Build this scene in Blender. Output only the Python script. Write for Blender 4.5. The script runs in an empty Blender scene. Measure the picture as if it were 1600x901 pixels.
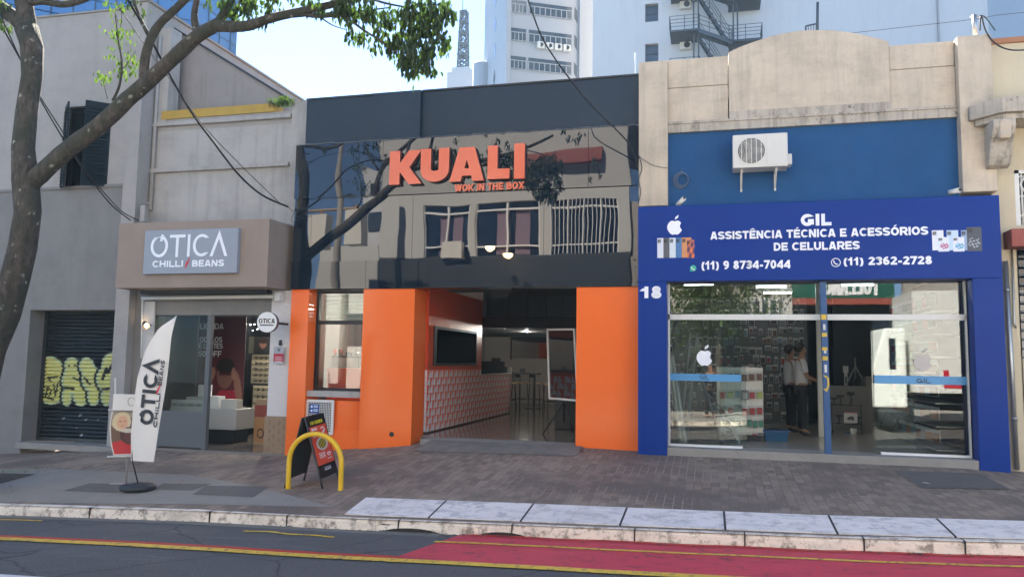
import bpy, math, random
from mathutils import Vector, Matrix
random.seed(11)
S = bpy.context.scene
COL = S.collection
# ------------------------------------------------------------------ camera
FOC, YAW, PITCH, ROLL = 1212.7, .25076, .093514, .015719
ZC, DC = 1.65, 13.0
CAM = Vector((0, -DC, ZC))
_w = Vector((-math.sin(YAW)*math.cos(PITCH), math.cos(YAW)*math.cos(PITCH), math.sin(PITCH)))
_r = Vector((math.cos(YAW), math.sin(YAW), 0)); _u = _r.cross(_w)
RR = math.cos(ROLL)*_r + math.sin(ROLL)*_u; UU = -math.sin(ROLL)*_r + math.cos(ROLL)*_u
cd = bpy.data.cameras.new('camera'); cam = bpy.data.objects.new('camera', cd); COL.objects.link(cam)
cd.sensor_width = 36; cd.lens = FOC*36/1600; cd.clip_end = 2000; cd.clip_start = .05
m3 = Matrix((RR, UU, -_w)).transposed(); cam.matrix_world = Matrix.Translation(CAM) @ m3.to_4x4()
S.camera = cam
# ------------------------------------------------------------------ light
SUN_AZ, SUN_EL = math.radians(-27), math.radians(40)
W = bpy.data.worlds.new('World'); S.world = W; W.use_nodes = True
wn = W.node_tree.nodes; bgn = wn['Background']; sky = wn.new('ShaderNodeTexSky')
sky.sky_type = 'NISHITA'; sky.sun_disc = False; sky.sun_elevation = SUN_EL; sky.sun_rotation = SUN_AZ
sky.air_density = .6; sky.dust_density = .05; sky.ozone_density = 4
W.node_tree.links.new(sky.outputs[0], bgn.inputs[0]); bgn.inputs[1].default_value = .062
sl = bpy.data.lights.new('sun', 'SUN'); sl.energy = 5; sl.angle = math.radians(.53); sl.color = (1, .90, .78)
so = bpy.data.objects.new('sun', sl); COL.objects.link(so)
sv = Vector((math.sin(SUN_AZ)*math.cos(SUN_EL), math.cos(SUN_AZ)*math.cos(SUN_EL), math.sin(SUN_EL)))
so.rotation_euler = sv.to_track_quat('Z', 'Y').to_euler(); so.location = (0, 0, 60)
S.view_settings.view_transform = 'Standard'; S.view_settings.look = 'None'
S.view_settings.exposure = 2.98; S.view_settings.gamma = 1
S.render.engine = 'CYCLES'
S.cycles.max_bounces = 8; S.cycles.transparent_max_bounces = 16

# ------------------------------------------------------------------ geometry of the place, measured from the photograph
def ray(px, py): return (px-800)/FOC*RR - (py-450.5)/FOC*UU + _w
def U(px, py, Y=0.0):                      # point of the street-parallel plane y=Y seen at a pixel
    d = ray(px, py); return CAM + d*((Y+DC)/d.y)
def GZ(px, py, z):                         # point of the level z (camera-relative) seen at a pixel
    d = ray(px, py); return CAM + d*(z/d.z)
def interp(x, tab):
    if x <= tab[0][0]: a, b = tab[0], tab[1]
    elif x >= tab[-1][0]: a, b = tab[-2], tab[-1]
    else:
        for a, b in zip(tab, tab[1:]):
            if a[0] <= x <= b[0]: break
    return a[1] + (b[1]-a[1])*(x-a[0])/(b[0]-a[0])
GF = [(-60, -3.9), (-14, -2.03), (-10.7, -1.80), (-7.7, -1.80), (-6.5, -1.64), (-5.15, -1.50), (-4.7, -1.43), (-2.2, -1.40), (-1.1, -1.42), (3.6, -1.43), (4.5, -1.49), (60, .6)]
GK = [(-60, -3.9), (-9.1, -2.0), (-6.2, -1.895), (-4, -1.85), (-.7, -1.757), (1.2, -1.705), (2.9, -1.634), (60, .6)]
YK = -4.5
def gf(x): return ZC + interp(x, GF)
def gk(x): return ZC + interp(x, GK)
def walk(x, y):
    t = min(1, max(0, -y/4.5)); return gf(x)*(1-t) + gk(x)*t
def road(x, y=0): return gk(x) - .125
def ground(x, y): return walk(x, y) if y > YK else road(x)
def Gd(px, py, guess=-1.8):                # point of the real ground seen at a pixel
    z = guess
    for _ in range(12):
        p = GZ(px, py, z); z = .5*z + .5*(ground(p.x, p.y)-ZC)
    return GZ(px, py, z)

# ------------------------------------------------------------------ helpers
def tag(o, label=None, cat=None, group=None, kind=None):
    if label: o['label'] = label
    if cat: o['category'] = cat
    if group: o['group'] = group
    if kind: o['kind'] = kind
    return o
def thing(name, label, cat, loc, group=None):
    o = bpy.data.objects.new(name, None); COL.objects.link(o); o.location = loc; o.empty_display_size = .1
    return tag(o, label, cat, group)
class MB:
    def __init__(s): s.v = []; s.f = []; s.m = []; s.sm = []
    def face(s, pts, mi=0, sm=False):
        n = len(s.v); s.v += [tuple(p) for p in pts]; s.f.append(tuple(range(n, n+len(pts)))); s.m.append(mi); s.sm.append(sm)
    def box(s, x0, x1, y0, y1, z0, z1, mi=0):
        if x0 > x1: x0, x1 = x1, x0
        if y0 > y1: y0, y1 = y1, y0
        if z0 > z1: z0, z1 = z1, z0
        s.hexa([(x0, y0, z0), (x1, y0, z0), (x1, y1, z0), (x0, y1, z0), (x0, y0, z1), (x1, y0, z1), (x1, y1, z1), (x0, y1, z1)], mi); return s
    def hexa(s, p, mi=0):
        n = len(s.v); s.v += [tuple(q) for q in p]
        for f in ((0, 3, 2, 1), (4, 5, 6, 7), (0, 1, 5, 4), (1, 2, 6, 5), (2, 3, 7, 6), (3, 0, 4, 7)):
            s.f.append(tuple(n+i for i in f)); s.m.append(mi); s.sm.append(False)
    def prism(s, poly, y0, y1, mi=0, side=None):      # poly: (x,z) list, extruded in y
        n = len(s.v); k = len(poly); s.v += [(x, y0, z) for x, z in poly] + [(x, y1, z) for x, z in poly]
        s.f.append(tuple(range(n, n+k))); s.f.append(tuple(range(n+2*k-1, n+k-1, -1))); s.m += [mi, mi]; s.sm += [False]*2
        for i in range(k):
            j = (i+1) % k; s.f.append((n+i, n+k+i, n+k+j, n+j)); s.m.append(mi if side is None else side); s.sm.append(False)
    def hprism(s, poly, z0, z1, mi=0):                # poly: (x,y) list, extruded in z
        n = len(s.v); k = len(poly); s.v += [(x, y, z0) for x, y in poly] + [(x, y, z1) for x, y in poly]
        s.f.append(tuple(range(n+k-1, n-1, -1))); s.f.append(tuple(range(n+k, n+2*k))); s.m += [mi, mi]; s.sm += [False]*2
        for i in range(k):
            j = (i+1) % k; s.f.append((n+i, n+j, n+k+j, n+k+i)); s.m.append(mi); s.sm.append(False)
    def tube(s, pts, r, n=8, mi=0, caps=True, wob=0):
        pts = [Vector(p) for p in pts]; rs = r if isinstance(r, (list, tuple)) else [r]*len(pts)
        b = len(s.v); prev = None
        for i, p in enumerate(pts):
            d = (pts[min(i+1, len(pts)-1)] - pts[max(i-1, 0)]).normalized()
            if prev is None: a = d.cross(Vector((0, 0, 1)) if abs(d.z) < .9 else Vector((1, 0, 0))).normalized()
            else: a = (prev - d*prev.dot(d)).normalized()
            prev = a; c = d.cross(a)
            for k in range(n):
                t = 2*math.pi*k/n; rr = rs[i]*(1+random.uniform(-wob, wob))
                s.v.append(tuple(p + (a*math.cos(t) + c*math.sin(t))*rr))
        for i in range(len(pts)-1):
            for k in range(n):
                k2 = (k+1) % n
                s.f.append((b+i*n+k, b+i*n+k2, b+(i+1)*n+k2, b+(i+1)*n+k)); s.m.append(mi); s.sm.append(n > 4)
        if caps:
            s.f.append(tuple(b+k for k in range(n-1, -1, -1))); s.f.append(tuple(b+(len(pts)-1)*n+k for k in range(n))); s.m += [mi, mi]; s.sm += [False]*2
        return s
    def bar(s, a, b, w, mi=0): return s.tube([a, b], w*.7, 4, mi)
    def lathe(s, prof, c, n=24, mi=0, axis='z'):
        b = len(s.v)
        for r, h in prof:
            for k in range(n):
                t = 2*math.pi*k/n; x, y = r*math.cos(t), r*math.sin(t)
                s.v.append((c[0]+x, c[1]+y, c[2]+h) if axis == 'z' else (c[0]+x, c[1]+h, c[2]+y) if axis == 'y' else (c[0]+h, c[1]+x, c[2]+y))
        for i in range(len(prof)-1):
            for k in range(n):
                k2 = (k+1) % n; q = (b+i*n+k, b+i*n+k2, b+(i+1)*n+k2, b+(i+1)*n+k)
                s.f.append(q if axis != 'y' else q[::-1]); s.m.append(mi); s.sm.append(True)
        for i, rev in ((0, 1), (len(prof)-1, 0)):
            if prof[i][0] > 1e-4:
                q = [b+i*n+k for k in range(n)]; s.f.append(tuple(q[::-1] if rev else q)); s.m.append(mi); s.sm.append(False)
        return s
    def ribbon(s, path, w, y0, y1, mi=0, side=None):  # mitred flat stroke in the xz plane
        P = [Vector(p) for p in path]; L = []; R = []
        for i, p in enumerate(P):
            d1 = (P[i]-P[i-1]).normalized() if i else (P[1]-P[0]).normalized()
            d2 = (P[i+1]-P[i]).normalized() if i < len(P)-1 else d1
            n1 = Vector((-d1.y, d1.x)); n2 = Vector((-d2.y, d2.x)); nn = (n1+n2)
            nn = nn.normalized() if nn.length > 1e-6 else n1
            k = w/2/max(.25, nn.dot(n1)); l_, r_ = p+nn*k, p-nn*k
            if i in (0, len(P)-1) and .3 < abs(d1.y) < .995:      # ends of slanting strokes are cut level
                l_ = l_+d1*((p.y-l_.y)/d1.y); r_ = r_+d1*((p.y-r_.y)/d1.y)
            L.append(l_); R.append(r_)
        for i in range(len(P)-1):
            q = [L[i], R[i], R[i+1], L[i+1]]; n = len(s.v)
            s.v += [(a.x, y0, a.y) for a in q] + [(a.x, y1, a.y) for a in q]
            fs = [(n, n+1, n+2, n+3), (n+7, n+6, n+5, n+4), (n+1, n+5, n+6, n+2), (n+3, n+7, n+4, n)]
            mm = [mi, mi] + [mi if side is None else side]*2
            if i == 0: fs.append((n, n+4, n+5, n+1)); mm.append(mm[-1])
            if i == len(P)-2: fs.append((n+2, n+6, n+7, n+3)); mm.append(mm[-1])
            s.f += fs; s.m += mm; s.sm += [False]*len(fs)
    def build(s, name, mats, parent=None, bevel=0, smooth=None, col=None):
        if not isinstance(mats, (list, tuple)): mats = [mats]
        me = bpy.data.meshes.new(name); me.from_pydata(s.v, [], s.f)
        for m in mats: me.materials.append(m)
        me.polygons.foreach_set('material_index', s.m)
        me.polygons.foreach_set('use_smooth', s.sm if smooth is None else [smooth]*len(s.f))
        if col is not None:
            a = me.color_attributes.new('Col', 'FLOAT_COLOR', 'POINT')
            a.data.foreach_set('color', [c for q in col for c in (q[0], q[1], q[2], 1)])
        me.update(); o = bpy.data.objects.new(name, me); COL.objects.link(o)
        if parent is not None: adopt(o, parent)
        if bevel:
            b = o.modifiers.new('bevel', 'BEVEL'); b.width = bevel; b.segments = 2; b.limit_method = 'ANGLE'; b.angle_limit = .6
        return o
def adopt(o, parent):                      # meshes are modelled in world coordinates
    o.parent = parent
    if parent.parent is None: o.matrix_parent_inverse = Matrix.Translation(-Vector(parent.location))
def BX(*a): return MB().box(*a)
def lin(c): return tuple(x/12.92 if x <= .04045 else ((x+.055)/1.055)**2.4 for x in c)
def hx(h): return lin(tuple(int(h[i:i+2], 16)/255 for i in (0, 2, 4)))
def copy_tree(o, parent=None, loc=None, rz=None):
    c = o.copy(); COL.objects.link(c)
    if parent is not None: c.parent = parent
    if loc is not None: c.location = loc
    if rz is not None: c.rotation_euler = (0, 0, rz)
    for ch in list(o.children): copy_tree(ch, c)
    return c

# ------------------------------------------------------------------ materials
def new_mat(name):
    m = bpy.data.materials.new(name); m.use_nodes = True; nt = m.node_tree
    return m, nt, nt.nodes['Principled BSDF']
def noise(nt, vec, scale, detail=4, rough=.6):
    n = nt.nodes.new('ShaderNodeTexNoise'); n.inputs['Scale'].default_value = scale; n.inputs['Detail'].default_value = detail
    n.inputs['Roughness'].default_value = rough; nt.links.new(vec, n.inputs['Vector']); return n.outputs['Fac']
def ramp(nt, fac, a, b, ca=(0, 0, 0, 1), cb=(1, 1, 1, 1)):
    r = nt.nodes.new('ShaderNodeValToRGB'); r.color_ramp.elements[0].position = a; r.color_ramp.elements[1].position = b
    r.color_ramp.elements[0].color = ca; r.color_ramp.elements[1].color = cb; nt.links.new(fac, r.inputs[0]); return r.outputs[0]
def mixc(nt, fac, a, b, mode='MIX'):
    n = nt.nodes.new('ShaderNodeMix'); n.data_type = 'RGBA'; n.blend_type = mode
    for sk, v in ((n.inputs[0], fac), (n.inputs[6], a), (n.inputs[7], b)):
        if isinstance(v, (int, float)): sk.default_value = v
        elif isinstance(v, tuple): sk.default_value = (*v[:3], 1)
        else: nt.links.new(v, sk)
    return n.outputs[2]
def mapping(nt, sc=(1, 1, 1)):
    t = nt.nodes.new('ShaderNodeTexCoord'); mp = nt.nodes.new('ShaderNodeMapping'); mp.inputs['Scale'].default_value = sc
    nt.links.new(t.outputs['Object'], mp.inputs[0]); return mp.outputs[0]
def bump(nt, bs, h, strength, dist=.01):
    b = nt.nodes.new('ShaderNodeBump'); b.inputs['Strength'].default_value = strength; b.inputs['Distance'].default_value = dist
    nt.links.new(h, b.inputs['Height']); nt.links.new(b.outputs[0], bs.inputs['Normal'])
def M(name, col, rough=.6, var=.12, scale=2.5, streak=0, grime=None, bmp=.15, bsc=60, metal=0, spots=0, ior=1.5, coat=0, bdist=.004, stf=2.2, blot=0):
    m, nt, bs = new_mat(name); v = mapping(nt)
    c = mixc(nt, noise(nt, v, scale, 6), tuple(x*(1-var) for x in col), tuple(min(1, x*(1+var)) for x in col))
    g = grime or tuple(x*.35 for x in col)
    if streak:
        v2 = mapping(nt, (stf, stf, .30)); f = ramp(nt, noise(nt, v2, 1.5, 9, .72), .48, .78)
        k = nt.nodes.new('ShaderNodeMath'); k.operation = 'MULTIPLY'; k.inputs[1].default_value = streak; nt.links.new(f, k.inputs[0])
        c = mixc(nt, k.outputs[0], c, g)
    if blot:
        f = ramp(nt, noise(nt, mapping(nt, (1, 1, 1.6)), 1.1, 10, .75), .46, .66); k = nt.nodes.new('ShaderNodeMath'); k.operation = 'MULTIPLY'; k.inputs[1].default_value = blot
        nt.links.new(f, k.inputs[0]); c = mixc(nt, k.outputs[0], c, tuple(x*.45 for x in col))
    if spots:
        f = ramp(nt, noise(nt, v, 9, 8, .7), .58, .70); k = nt.nodes.new('ShaderNodeMath'); k.operation = 'MULTIPLY'; k.inputs[1].default_value = spots
        nt.links.new(f, k.inputs[0]); c = mixc(nt, k.outputs[0], c, g)
    nt.links.new(c, bs.inputs['Base Color']); bs.inputs['Metallic'].default_value = metal; bs.inputs['IOR'].default_value = ior
    r = nt.nodes.new('ShaderNodeMapRange'); r.inputs[3].default_value = rough*.85; r.inputs[4].default_value = min(1, rough*1.15)
    nt.links.new(noise(nt, v, scale*3, 4), r.inputs[0]); nt.links.new(r.outputs[0], bs.inputs['Roughness'])
    if coat: bs.inputs['Coat Weight'].default_value = coat; bs.inputs['Coat Roughness'].default_value = .05
    if bmp: bump(nt, bs, noise(nt, v, bsc, 5), bmp, bdist)
    return m
def glossy(name, col, ior=1.8, wave=.35, wsc=.9, rough=.02, dist=.02, sc3=(1, 1, 1)):
    m, nt, bs = new_mat(name); v = mapping(nt, sc3)
    nt.links.new(mixc(nt, noise(nt, v, 1.5, 4), tuple(x*.9 for x in col), tuple(x*1.1 for x in col)), bs.inputs['Base Color'])
    bs.inputs['IOR'].default_value = ior; bs.inputs['Roughness'].default_value = rough
    if wave: bump(nt, bs, noise(nt, v, wsc, 1.5, .4), wave, dist)
    return m
def glassm(name, boost=1.7, tint=(.93, .96, .95), wave=0):
    m, nt, bs = new_mat(name); nt.nodes.remove(bs); out = nt.nodes['Material Output']
    t = nt.nodes.new('ShaderNodeBsdfTransparent'); t.inputs[0].default_value = (*tint, 1)
    g = nt.nodes.new('ShaderNodeBsdfGlossy'); g.inputs['Roughness'].default_value = .01
    f = nt.nodes.new('ShaderNodeFresnel'); f.inputs[0].default_value = boost; mx = nt.nodes.new('ShaderNodeMixShader')
    if wave:
        b = nt.nodes.new('ShaderNodeBump'); b.inputs['Strength'].default_value = wave; b.inputs['Distance'].default_value = .01
        nt.links.new(noise(nt, mapping(nt), 1.1, 1), b.inputs['Height']); nt.links.new(b.outputs[0], g.inputs['Normal'])
    nt.links.new(f.outputs[0], mx.inputs[0]); nt.links.new(t.outputs[0], mx.inputs[1]); nt.links.new(g.outputs[0], mx.inputs[2]); nt.links.new(mx.outputs[0], out.inputs[0])
    return m
def emit(name, col, st):
    m, nt, bs = new_mat(name); bs.inputs['Base Color'].default_value = (*col, 1); bs.inputs['Emission Color'].default_value = (*col, 1); bs.inputs['Emission Strength'].default_value = st
    return m
def attr_mat(name, rough=.5, fine=.06):
    m, nt, bs = new_mat(name); a = nt.nodes.new('ShaderNodeAttribute'); a.attribute_name = 'Col'
    n = ramp(nt, noise(nt, mapping(nt), 30, 4), .2, .8, (1-fine*2, 1-fine*2, 1-fine*2, 1), (1, 1, 1, 1))
    nt.links.new(mixc(nt, 1.0, a.outputs[0], n, 'MULTIPLY'), bs.inputs['Base Color']); bs.inputs['Roughness'].default_value = rough
    return m

MT = dict(

 greyup=M('painted_grey_render', (.34, .315, .29), .85, .14, .5, .22, (.14, .13, .12), .3, 30, blot=.22),
 greylow=M('dark_grey_render', (.205, .195, .182), .8, .12, 1.1, .25, (.08, .08, .075), .3, 30, blot=.25),
 greyB=M('mid_grey_render', (.40, .375, .345), .85, .10, 1.0, .45, (.12, .115, .11), .3, 30, blot=.3, stf=4),
 gable=M('raw_cement_render', (.26, .235, .22), .9, .25, 1.2, .6, (.12, .11, .10), .4, 25, spots=.3),
 yellowband=M('faded_yellow_paint', (.42, .27, .05), .8, .2, 2, .3),
 canopy=M('burnt_cement', (.29, .225, .18), .75, .22, 1.3, .12, None, .15, 40),
 cement=M('cement', (.27, .25, .22), .9, .25, 2.5, .2, None, .5, 30, spots=.3),
 orange=M('orange_gloss_panel', (.88, .155, .022), .16, .05, .8, .05, (.6, .1, .03), .12, .9, ior=1.42, bdist=.03),
 orangein=M('orange_interior_paint', (.62, .085, .028), .35, .08, 1),
 darkband=M('charcoal_panel', (.014, .028, .045), .40, .2, .8, .15, (.04, .055, .07), .1, 3, ior=1.35),
 blackgloss=glossy('black_gloss_panel', (.006, .012, .022), 1.58, .5, .55, .015, .035),
 blackflat=glossy('black_glass_band', (.006, .012, .022), 1.66, .18, .8, .01, .02),
 letter=M('orange_letter_face', (.78, .15, .07), .25, .05, 1, bmp=0), letterside=M('letter_side', (.16, .03, .02), .4, .1, bmp=0),
 blue=M('royal_blue_panel', (.003, .034, .22), .36, .14, .7, .10, (.02, .05, .26), .1, 2.0, ior=1.22),
 bluewall=M('blue_wall_paint', (.006, .068, .19), .85, .16, 1.2, .25, (.008, .035, .10), .35, 25),
 beige=M('weathered_beige_render', (.57, .47, .35), .9, .20, .55, .55, (.22, .19, .15), .45, 22, spots=.22, stf=3, blot=.42),
 beigedirty=M('mould_stained_beige', (.46, .40, .32), .9, .2, 1.5, .95, (.035, .035, .032), .5, 22, spots=.9, stf=6, blot=.5),
 cream=M('cream_painted_wall', (.58, .49, .33), .85, .12, 1, .25, (.3, .26, .19), .3, 20, spots=.08),
 white=M('white_paint', (.75, .75, .73), .45, .05, bmp=.05), frame=M('white_aluminium', (.66, .65, .60), .35, .05, bmp=0),
 text=M('white_letter', (.82, .83, .86), .4, .03, bmp=0), black=M('matt_black', (.012, .012, .013), .5, .2, bmp=.05),
 blackmetal=M('black_metal', (.015, .015, .017), .35, .1, bmp=0), grey=M('grey_paint', (.095, .098, .10), .5, .1),
 steel=M('galvanised_steel', (.42, .42, .40), .4, .15, 3, metal=.8), yellow=M('yellow_bollard_paint', (.72, .44, .012), .38, .12, 6, spots=.12, bmp=.1),
 redpaint=M('awning_red', (.28, .06, .04), .6, .15), terra=M('terracotta', (.36, .16, .08), .8, .2),
 glass=glassm('shop_glass', 1.75, (.86, .91, .90), .05), glass2=glassm('window_glass', 1.2, (.7, .75, .75), .1),
 mirror=glossy('mirror', (.02, .02, .02), 2.6, 0), floor_in=M('glossy_floor', (.22, .19, .165), .12, .12, 1.5, bmp=.02, coat=.3),
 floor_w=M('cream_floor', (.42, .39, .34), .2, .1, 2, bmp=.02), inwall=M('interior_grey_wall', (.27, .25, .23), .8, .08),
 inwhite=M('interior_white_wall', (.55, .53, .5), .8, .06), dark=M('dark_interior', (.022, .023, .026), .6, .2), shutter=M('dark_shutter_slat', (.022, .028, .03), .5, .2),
 bark=M('tree_bark', (.075, .066, .056), .95, .5, 7, .5, (.02, .018, .016), 1.0, 22, spots=.0, bdist=.05),
 wire=M('cable_sheath', (.02, .02, .022), .6, .1, bmp=0), rubber=M('black_rubber', (.02, .025, .03), .55, .15, bmp=.2),
 banner=M('white_banner_cloth', (.72, .70, .66), .8, .05, 3, bmp=.2), navyink=M('dark_ink', (.02, .024, .03), .6, .05, bmp=0), redink=M('red_ink', (.55, .01, .03), .5, .05, bmp=0),
 wood=M('light_wood', (.38, .26, .15), .6, .2, 4), bluetape=M('light_blue_film', (.07, .28, .52), .4, .06, bmp=0),
 bluepole=M('scuffed_blue_pole', (.015, .075, .2), .5, .15, 4, bmp=.1), yellowtape=M('yellow_tape', (.6, .40, .03), .5, .15, bmp=0),
 lamp=emit('cool_tube_light', (.95, .98, 1), 3.5), warm=emit('warm_bulb', (1, .62, .25), 14), spot=emit('spot_light_face', (1, .95, .85), 30),
 plasticw=M('aged_white_plastic', (.62, .60, .54), .45, .06, 3, .15, (.35, .32, .27), bmp=.05),
 skin=M('skin', (.36, .19, .12), .5, .05, bmp=0), hair=M('dark_hair', (.02, .015, .012), .7, .1, bmp=0),
 shirt=M('white_shirt', (.62, .62, .64), .8, .06, 6, bmp=.2), trousers=M('dark_trousers', (.012, .013, .018), .8, .1, bmp=.1),
 pic=attr_mat('printed_picture', .45), stickers=attr_mat('printed_vinyl', .35), leafm=None)
def leaf_mat(name, c1, c2):
    m, nt, bs = new_mat(name); o = nt.nodes.new('ShaderNodeNewGeometry')
    c = mixc(nt, o.outputs['Random Per Island'], c1, c2); nt.links.new(c, bs.inputs['Base Color'])
    bs.inputs['Roughness'].default_value = .45; bs.inputs['Specular IOR Level'].default_value = .4
    out = nt.nodes['Material Output']; tr = nt.nodes.new('ShaderNodeBsdfTranslucent'); nt.links.new(mixc(nt, 1.0, c, (1.5, 1.7, .5), 'MULTIPLY'), tr.inputs[0])
    mx = nt.nodes.new('ShaderNodeMixShader'); mx.inputs[0].default_value = .35
    nt.links.new(bs.outputs[0], mx.inputs[1]); nt.links.new(tr.outputs[0], mx.inputs[2]); nt.links.new(mx.outputs[0], out.inputs[0]); return m
def bark_mat():
    m, nt, bs = new_mat('tree_bark'); v = mapping(nt); v2 = mapping(nt, (1, 1, .35))
    c = mixc(nt, ramp(nt, noise(nt, v2, 16, 8, .7), .35, .65), (.03, .027, .023), (.125, .108, .088))
    c = mixc(nt, ramp(nt, noise(nt, v, 2.2, 4), .45, .62), c, (.045, .05, .036))
    vo = nt.nodes.new('ShaderNodeTexVoronoi'); vo.inputs['Scale'].default_value = 8; nt.links.new(mixc(nt, .15, v, noise(nt, v, 12, 4), 'ADD'), vo.inputs['Vector'])
    k = nt.nodes.new('ShaderNodeMath'); k.operation = 'MULTIPLY'; nt.links.new(ramp(nt, vo.outputs['Distance'], .16, .26, (1, 1, 1, 1), (0, 0, 0, 1)), k.inputs[0]); nt.links.new(ramp(nt, noise(nt, v, 3.2, 5), .50, .56), k.inputs[1])
    c = mixc(nt, k.outputs[0], c, (.30, .32, .27)); nt.links.new(c, bs.inputs['Base Color']); bs.inputs['Roughness'].default_value = .95; bump(nt, bs, noise(nt, v2, 20, 8, .75), 1.0, .06); return m
MT['bark'] = bark_mat()
MT['leaf'] = leaf_mat('tree_leaf', (.022, .04, .016), (.05, .085, .03)); MT['leaf2'] = leaf_mat('young_leaf', (.045, .085, .022), (.09, .14, .035))

# ------------------------------------------------------------------ a bold sign-writer's alphabet drawn as strokes (cap height 1)
def _arc(cx, cz, rx, rz, a0, a1, n=12): return [(cx+rx*math.cos(math.radians(a0+(a1-a0)*i/n)), cz+rz*math.sin(math.radians(a0+(a1-a0)*i/n))) for i in range(n+1)]
def glyph(c, w):
    h = w/2; T = 1-h; g = {
    'A': (.80, [[(h, 0), (.36, 1)], [(.80-h, 0), (.44, 1)], [(.2, .27), (.6, .27)]]),
    'B': (.74, [[(h, 0), (h, 1)], [(h, T), (.40, T)]+_arc(.42, T-.21, .20, .21, 85, -85, 8)+[(h, T-.42)], [(h, h), (.44, h)]+_arc(.45, h+.225, .22, .225, -85, 85, 8)+[(h, h+.45)]]),
    'C': (.78, [_arc(.42, .5, .42-h, .5-h, 48, 312, 18)]),
    'D': (.76, [[(h, 0), (h, 1)], [(h, T), (.34, T)]+_arc(.34, .5, .42-h, .5-h, 88, -88, 14)+[(.34, h), (h, h)]]),
    'E': (.68, [[(.68, T), (h, T), (h, h), (.70, h)], [(h, .5), (.62, .5)]]),
    'F': (.66, [[(.66, T), (h, T), (h, 0)], [(h, .48), (.58, .48)]]), 'P': (.72, [[(h, 0), (h, 1)], [(h, T), (.42, T)]+_arc(.42, T-.23, .22, .23, 85, -85, 8)+[(h, T-.46)]]),
    'Q': (.86, [_arc(.42, .5, .42-h, .5-h, 0, 360, 28), [(.50, .24), (.82, -.04)]]), 'V': (.80, [[(h*.9, 1), (.40, h*.6), (.80-h*.9, 1)]]),
    '5': (.62, [[(.58, T), (.14, T), (.09, .52)]+_arc(.29, .33, .32-h, .33-h, 100, -160, 12)]),
    'G': (.84, [_arc(.43, .5, .43-h, .5-h, 50, 330, 18), [(.46, .42), (.84-h, .42), (.84-h, .10)]]),
    'H': (.76, [[(h, 0), (h, 1)], [(.76-h, 0), (.76-h, 1)], [(h, .5), (.76-h, .5)]]),
    'I': (w+.02, [[(h+.01, 0), (h+.01, 1)]]), 'K': (.78, [[(h, 0), (h, 1)], [(.70, 1), (.26, .50), (.74, 0)]]),
    'L': (.64, [[(h, 1), (h, h), (.64, h)]]), 'M': (.90, [[(h, 0), (h, 1)], [(.90-h, 0), (.90-h, 1)], [(h*1.2, .97), (.45, .12), (.90-h*1.2, .97)]]),
    'N': (.76, [[(h, 0), (h, 1)], [(.76-h, 0), (.76-h, 1)], [(h*1.3, .97), (.76-h*1.3, .03)]]),
    'O': (.84, [_arc(.42, .5, .42-h, .5-h, 0, 360, 28)]),
    'R': (.78, [[(h, 0), (h, 1)], [(h, T), (.46, T)]+_arc(.46, T-.23, .23, .23, 85, -85, 8)+[(h, T-.46)], [(.42, .46), (.70, 0)]]),
    'S': (.72, [_arc(.36, .73, .27, .27-h, 20, 200, 9)+[(.12, .60)]+[(.36, .50)]+[(.60, .40)]+_arc(.36, .27, .27, .27-h, 20, -160, 9)]),
    'T': (.70, [[(0, T), (.70, T)], [(.35, 0), (.35, T)]]), 'U': (.76, [[(h, 1), (h, .38)]+_arc(.38, .38, .38-h, .38-h, 190, 350, 10)+[(.76-h, .38), (.76-h, 1)]]),
    'W': (1.06, [[(.09, 1), (.28, 0)], [(.49, 1), (.32, 0)], [(.57, 1), (.74, 0)], [(.97, 1), (.78, 0)]]), 'X': (.76, [[(h*.8, 0), (.76-h*.8, 1)], [(h*.8, 1), (.76-h*.8, 0)]]),
    '0': (.62, [_arc(.31, .5, .31-h, .5-h, 0, 360, 24)]), '1': (.48, [[(.30, 0), (.30, 1)], [(.07, .60), (.25, .84)]]),
    '2': (.62, [_arc(.31, 1-.30, .31-h, .30-h, 165, -25, 9)+[(.10, h*.6+.05)], [(.02, h), (.62, h)]]),
    '3': (.62, [_arc(.30, .74, .25-h*.3, .26-h, 160, -70, 9), _arc(.30, .29, .31-h, .29-h, 80, -160, 10)]),
    '4': (.66, [[(.50, 0), (.50, .98)], [(.47, .92), (.06, .32)], [(.0, .27), (.66, .27)]]),
    '6': (.62, [_arc(.31, .32, .31-h, .32-h, 0, 360, 20), _arc(.40, .5, .40-h, .5-h, 185, 75, 9)]),
    '7': (.60, [[(0, T), (.52, T), (.20, 0)]]), '8': (.62, [_arc(.31, .74, .27-h, .26-h, 0, 360, 16), _arc(.31, .28, .31-h, .28-h, 0, 360, 18)]),
    '9': (.62, [_arc(.31, .68, .31-h, .32-h, 0, 360, 20), _arc(.22, .5, .40-h, .5-h, 5, -105, 9)]),
    '(': (.36, [_arc(.52, .38, .40, .68, 130, 230, 8)]), ')': (.36, [_arc(-.16, .38, .40, .68, 50, -50, 8)]), '-': (.38, [[(.02, .37), (.36, .37)]]),
    '.': (.2, [[(.1, 0), (.1, w)]]), '/': (.4, [[(0, 0), (.4, 1)]]), ' ': (.30, [])}
    acc = {'Ê': ('E', [[(.14, 1.12), (.34, 1.27), (.54, 1.12)]]), 'É': ('E', [[(.28, 1.10), (.46, 1.28)]]), 'Ó': ('O', [[(.36, 1.10), (.56, 1.28)]])}
    if c in acc:
        b = g[acc[c][0]]; return b[0], b[1], acc[c][1]
    return (*g.get(c, g['O']), [])
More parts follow.
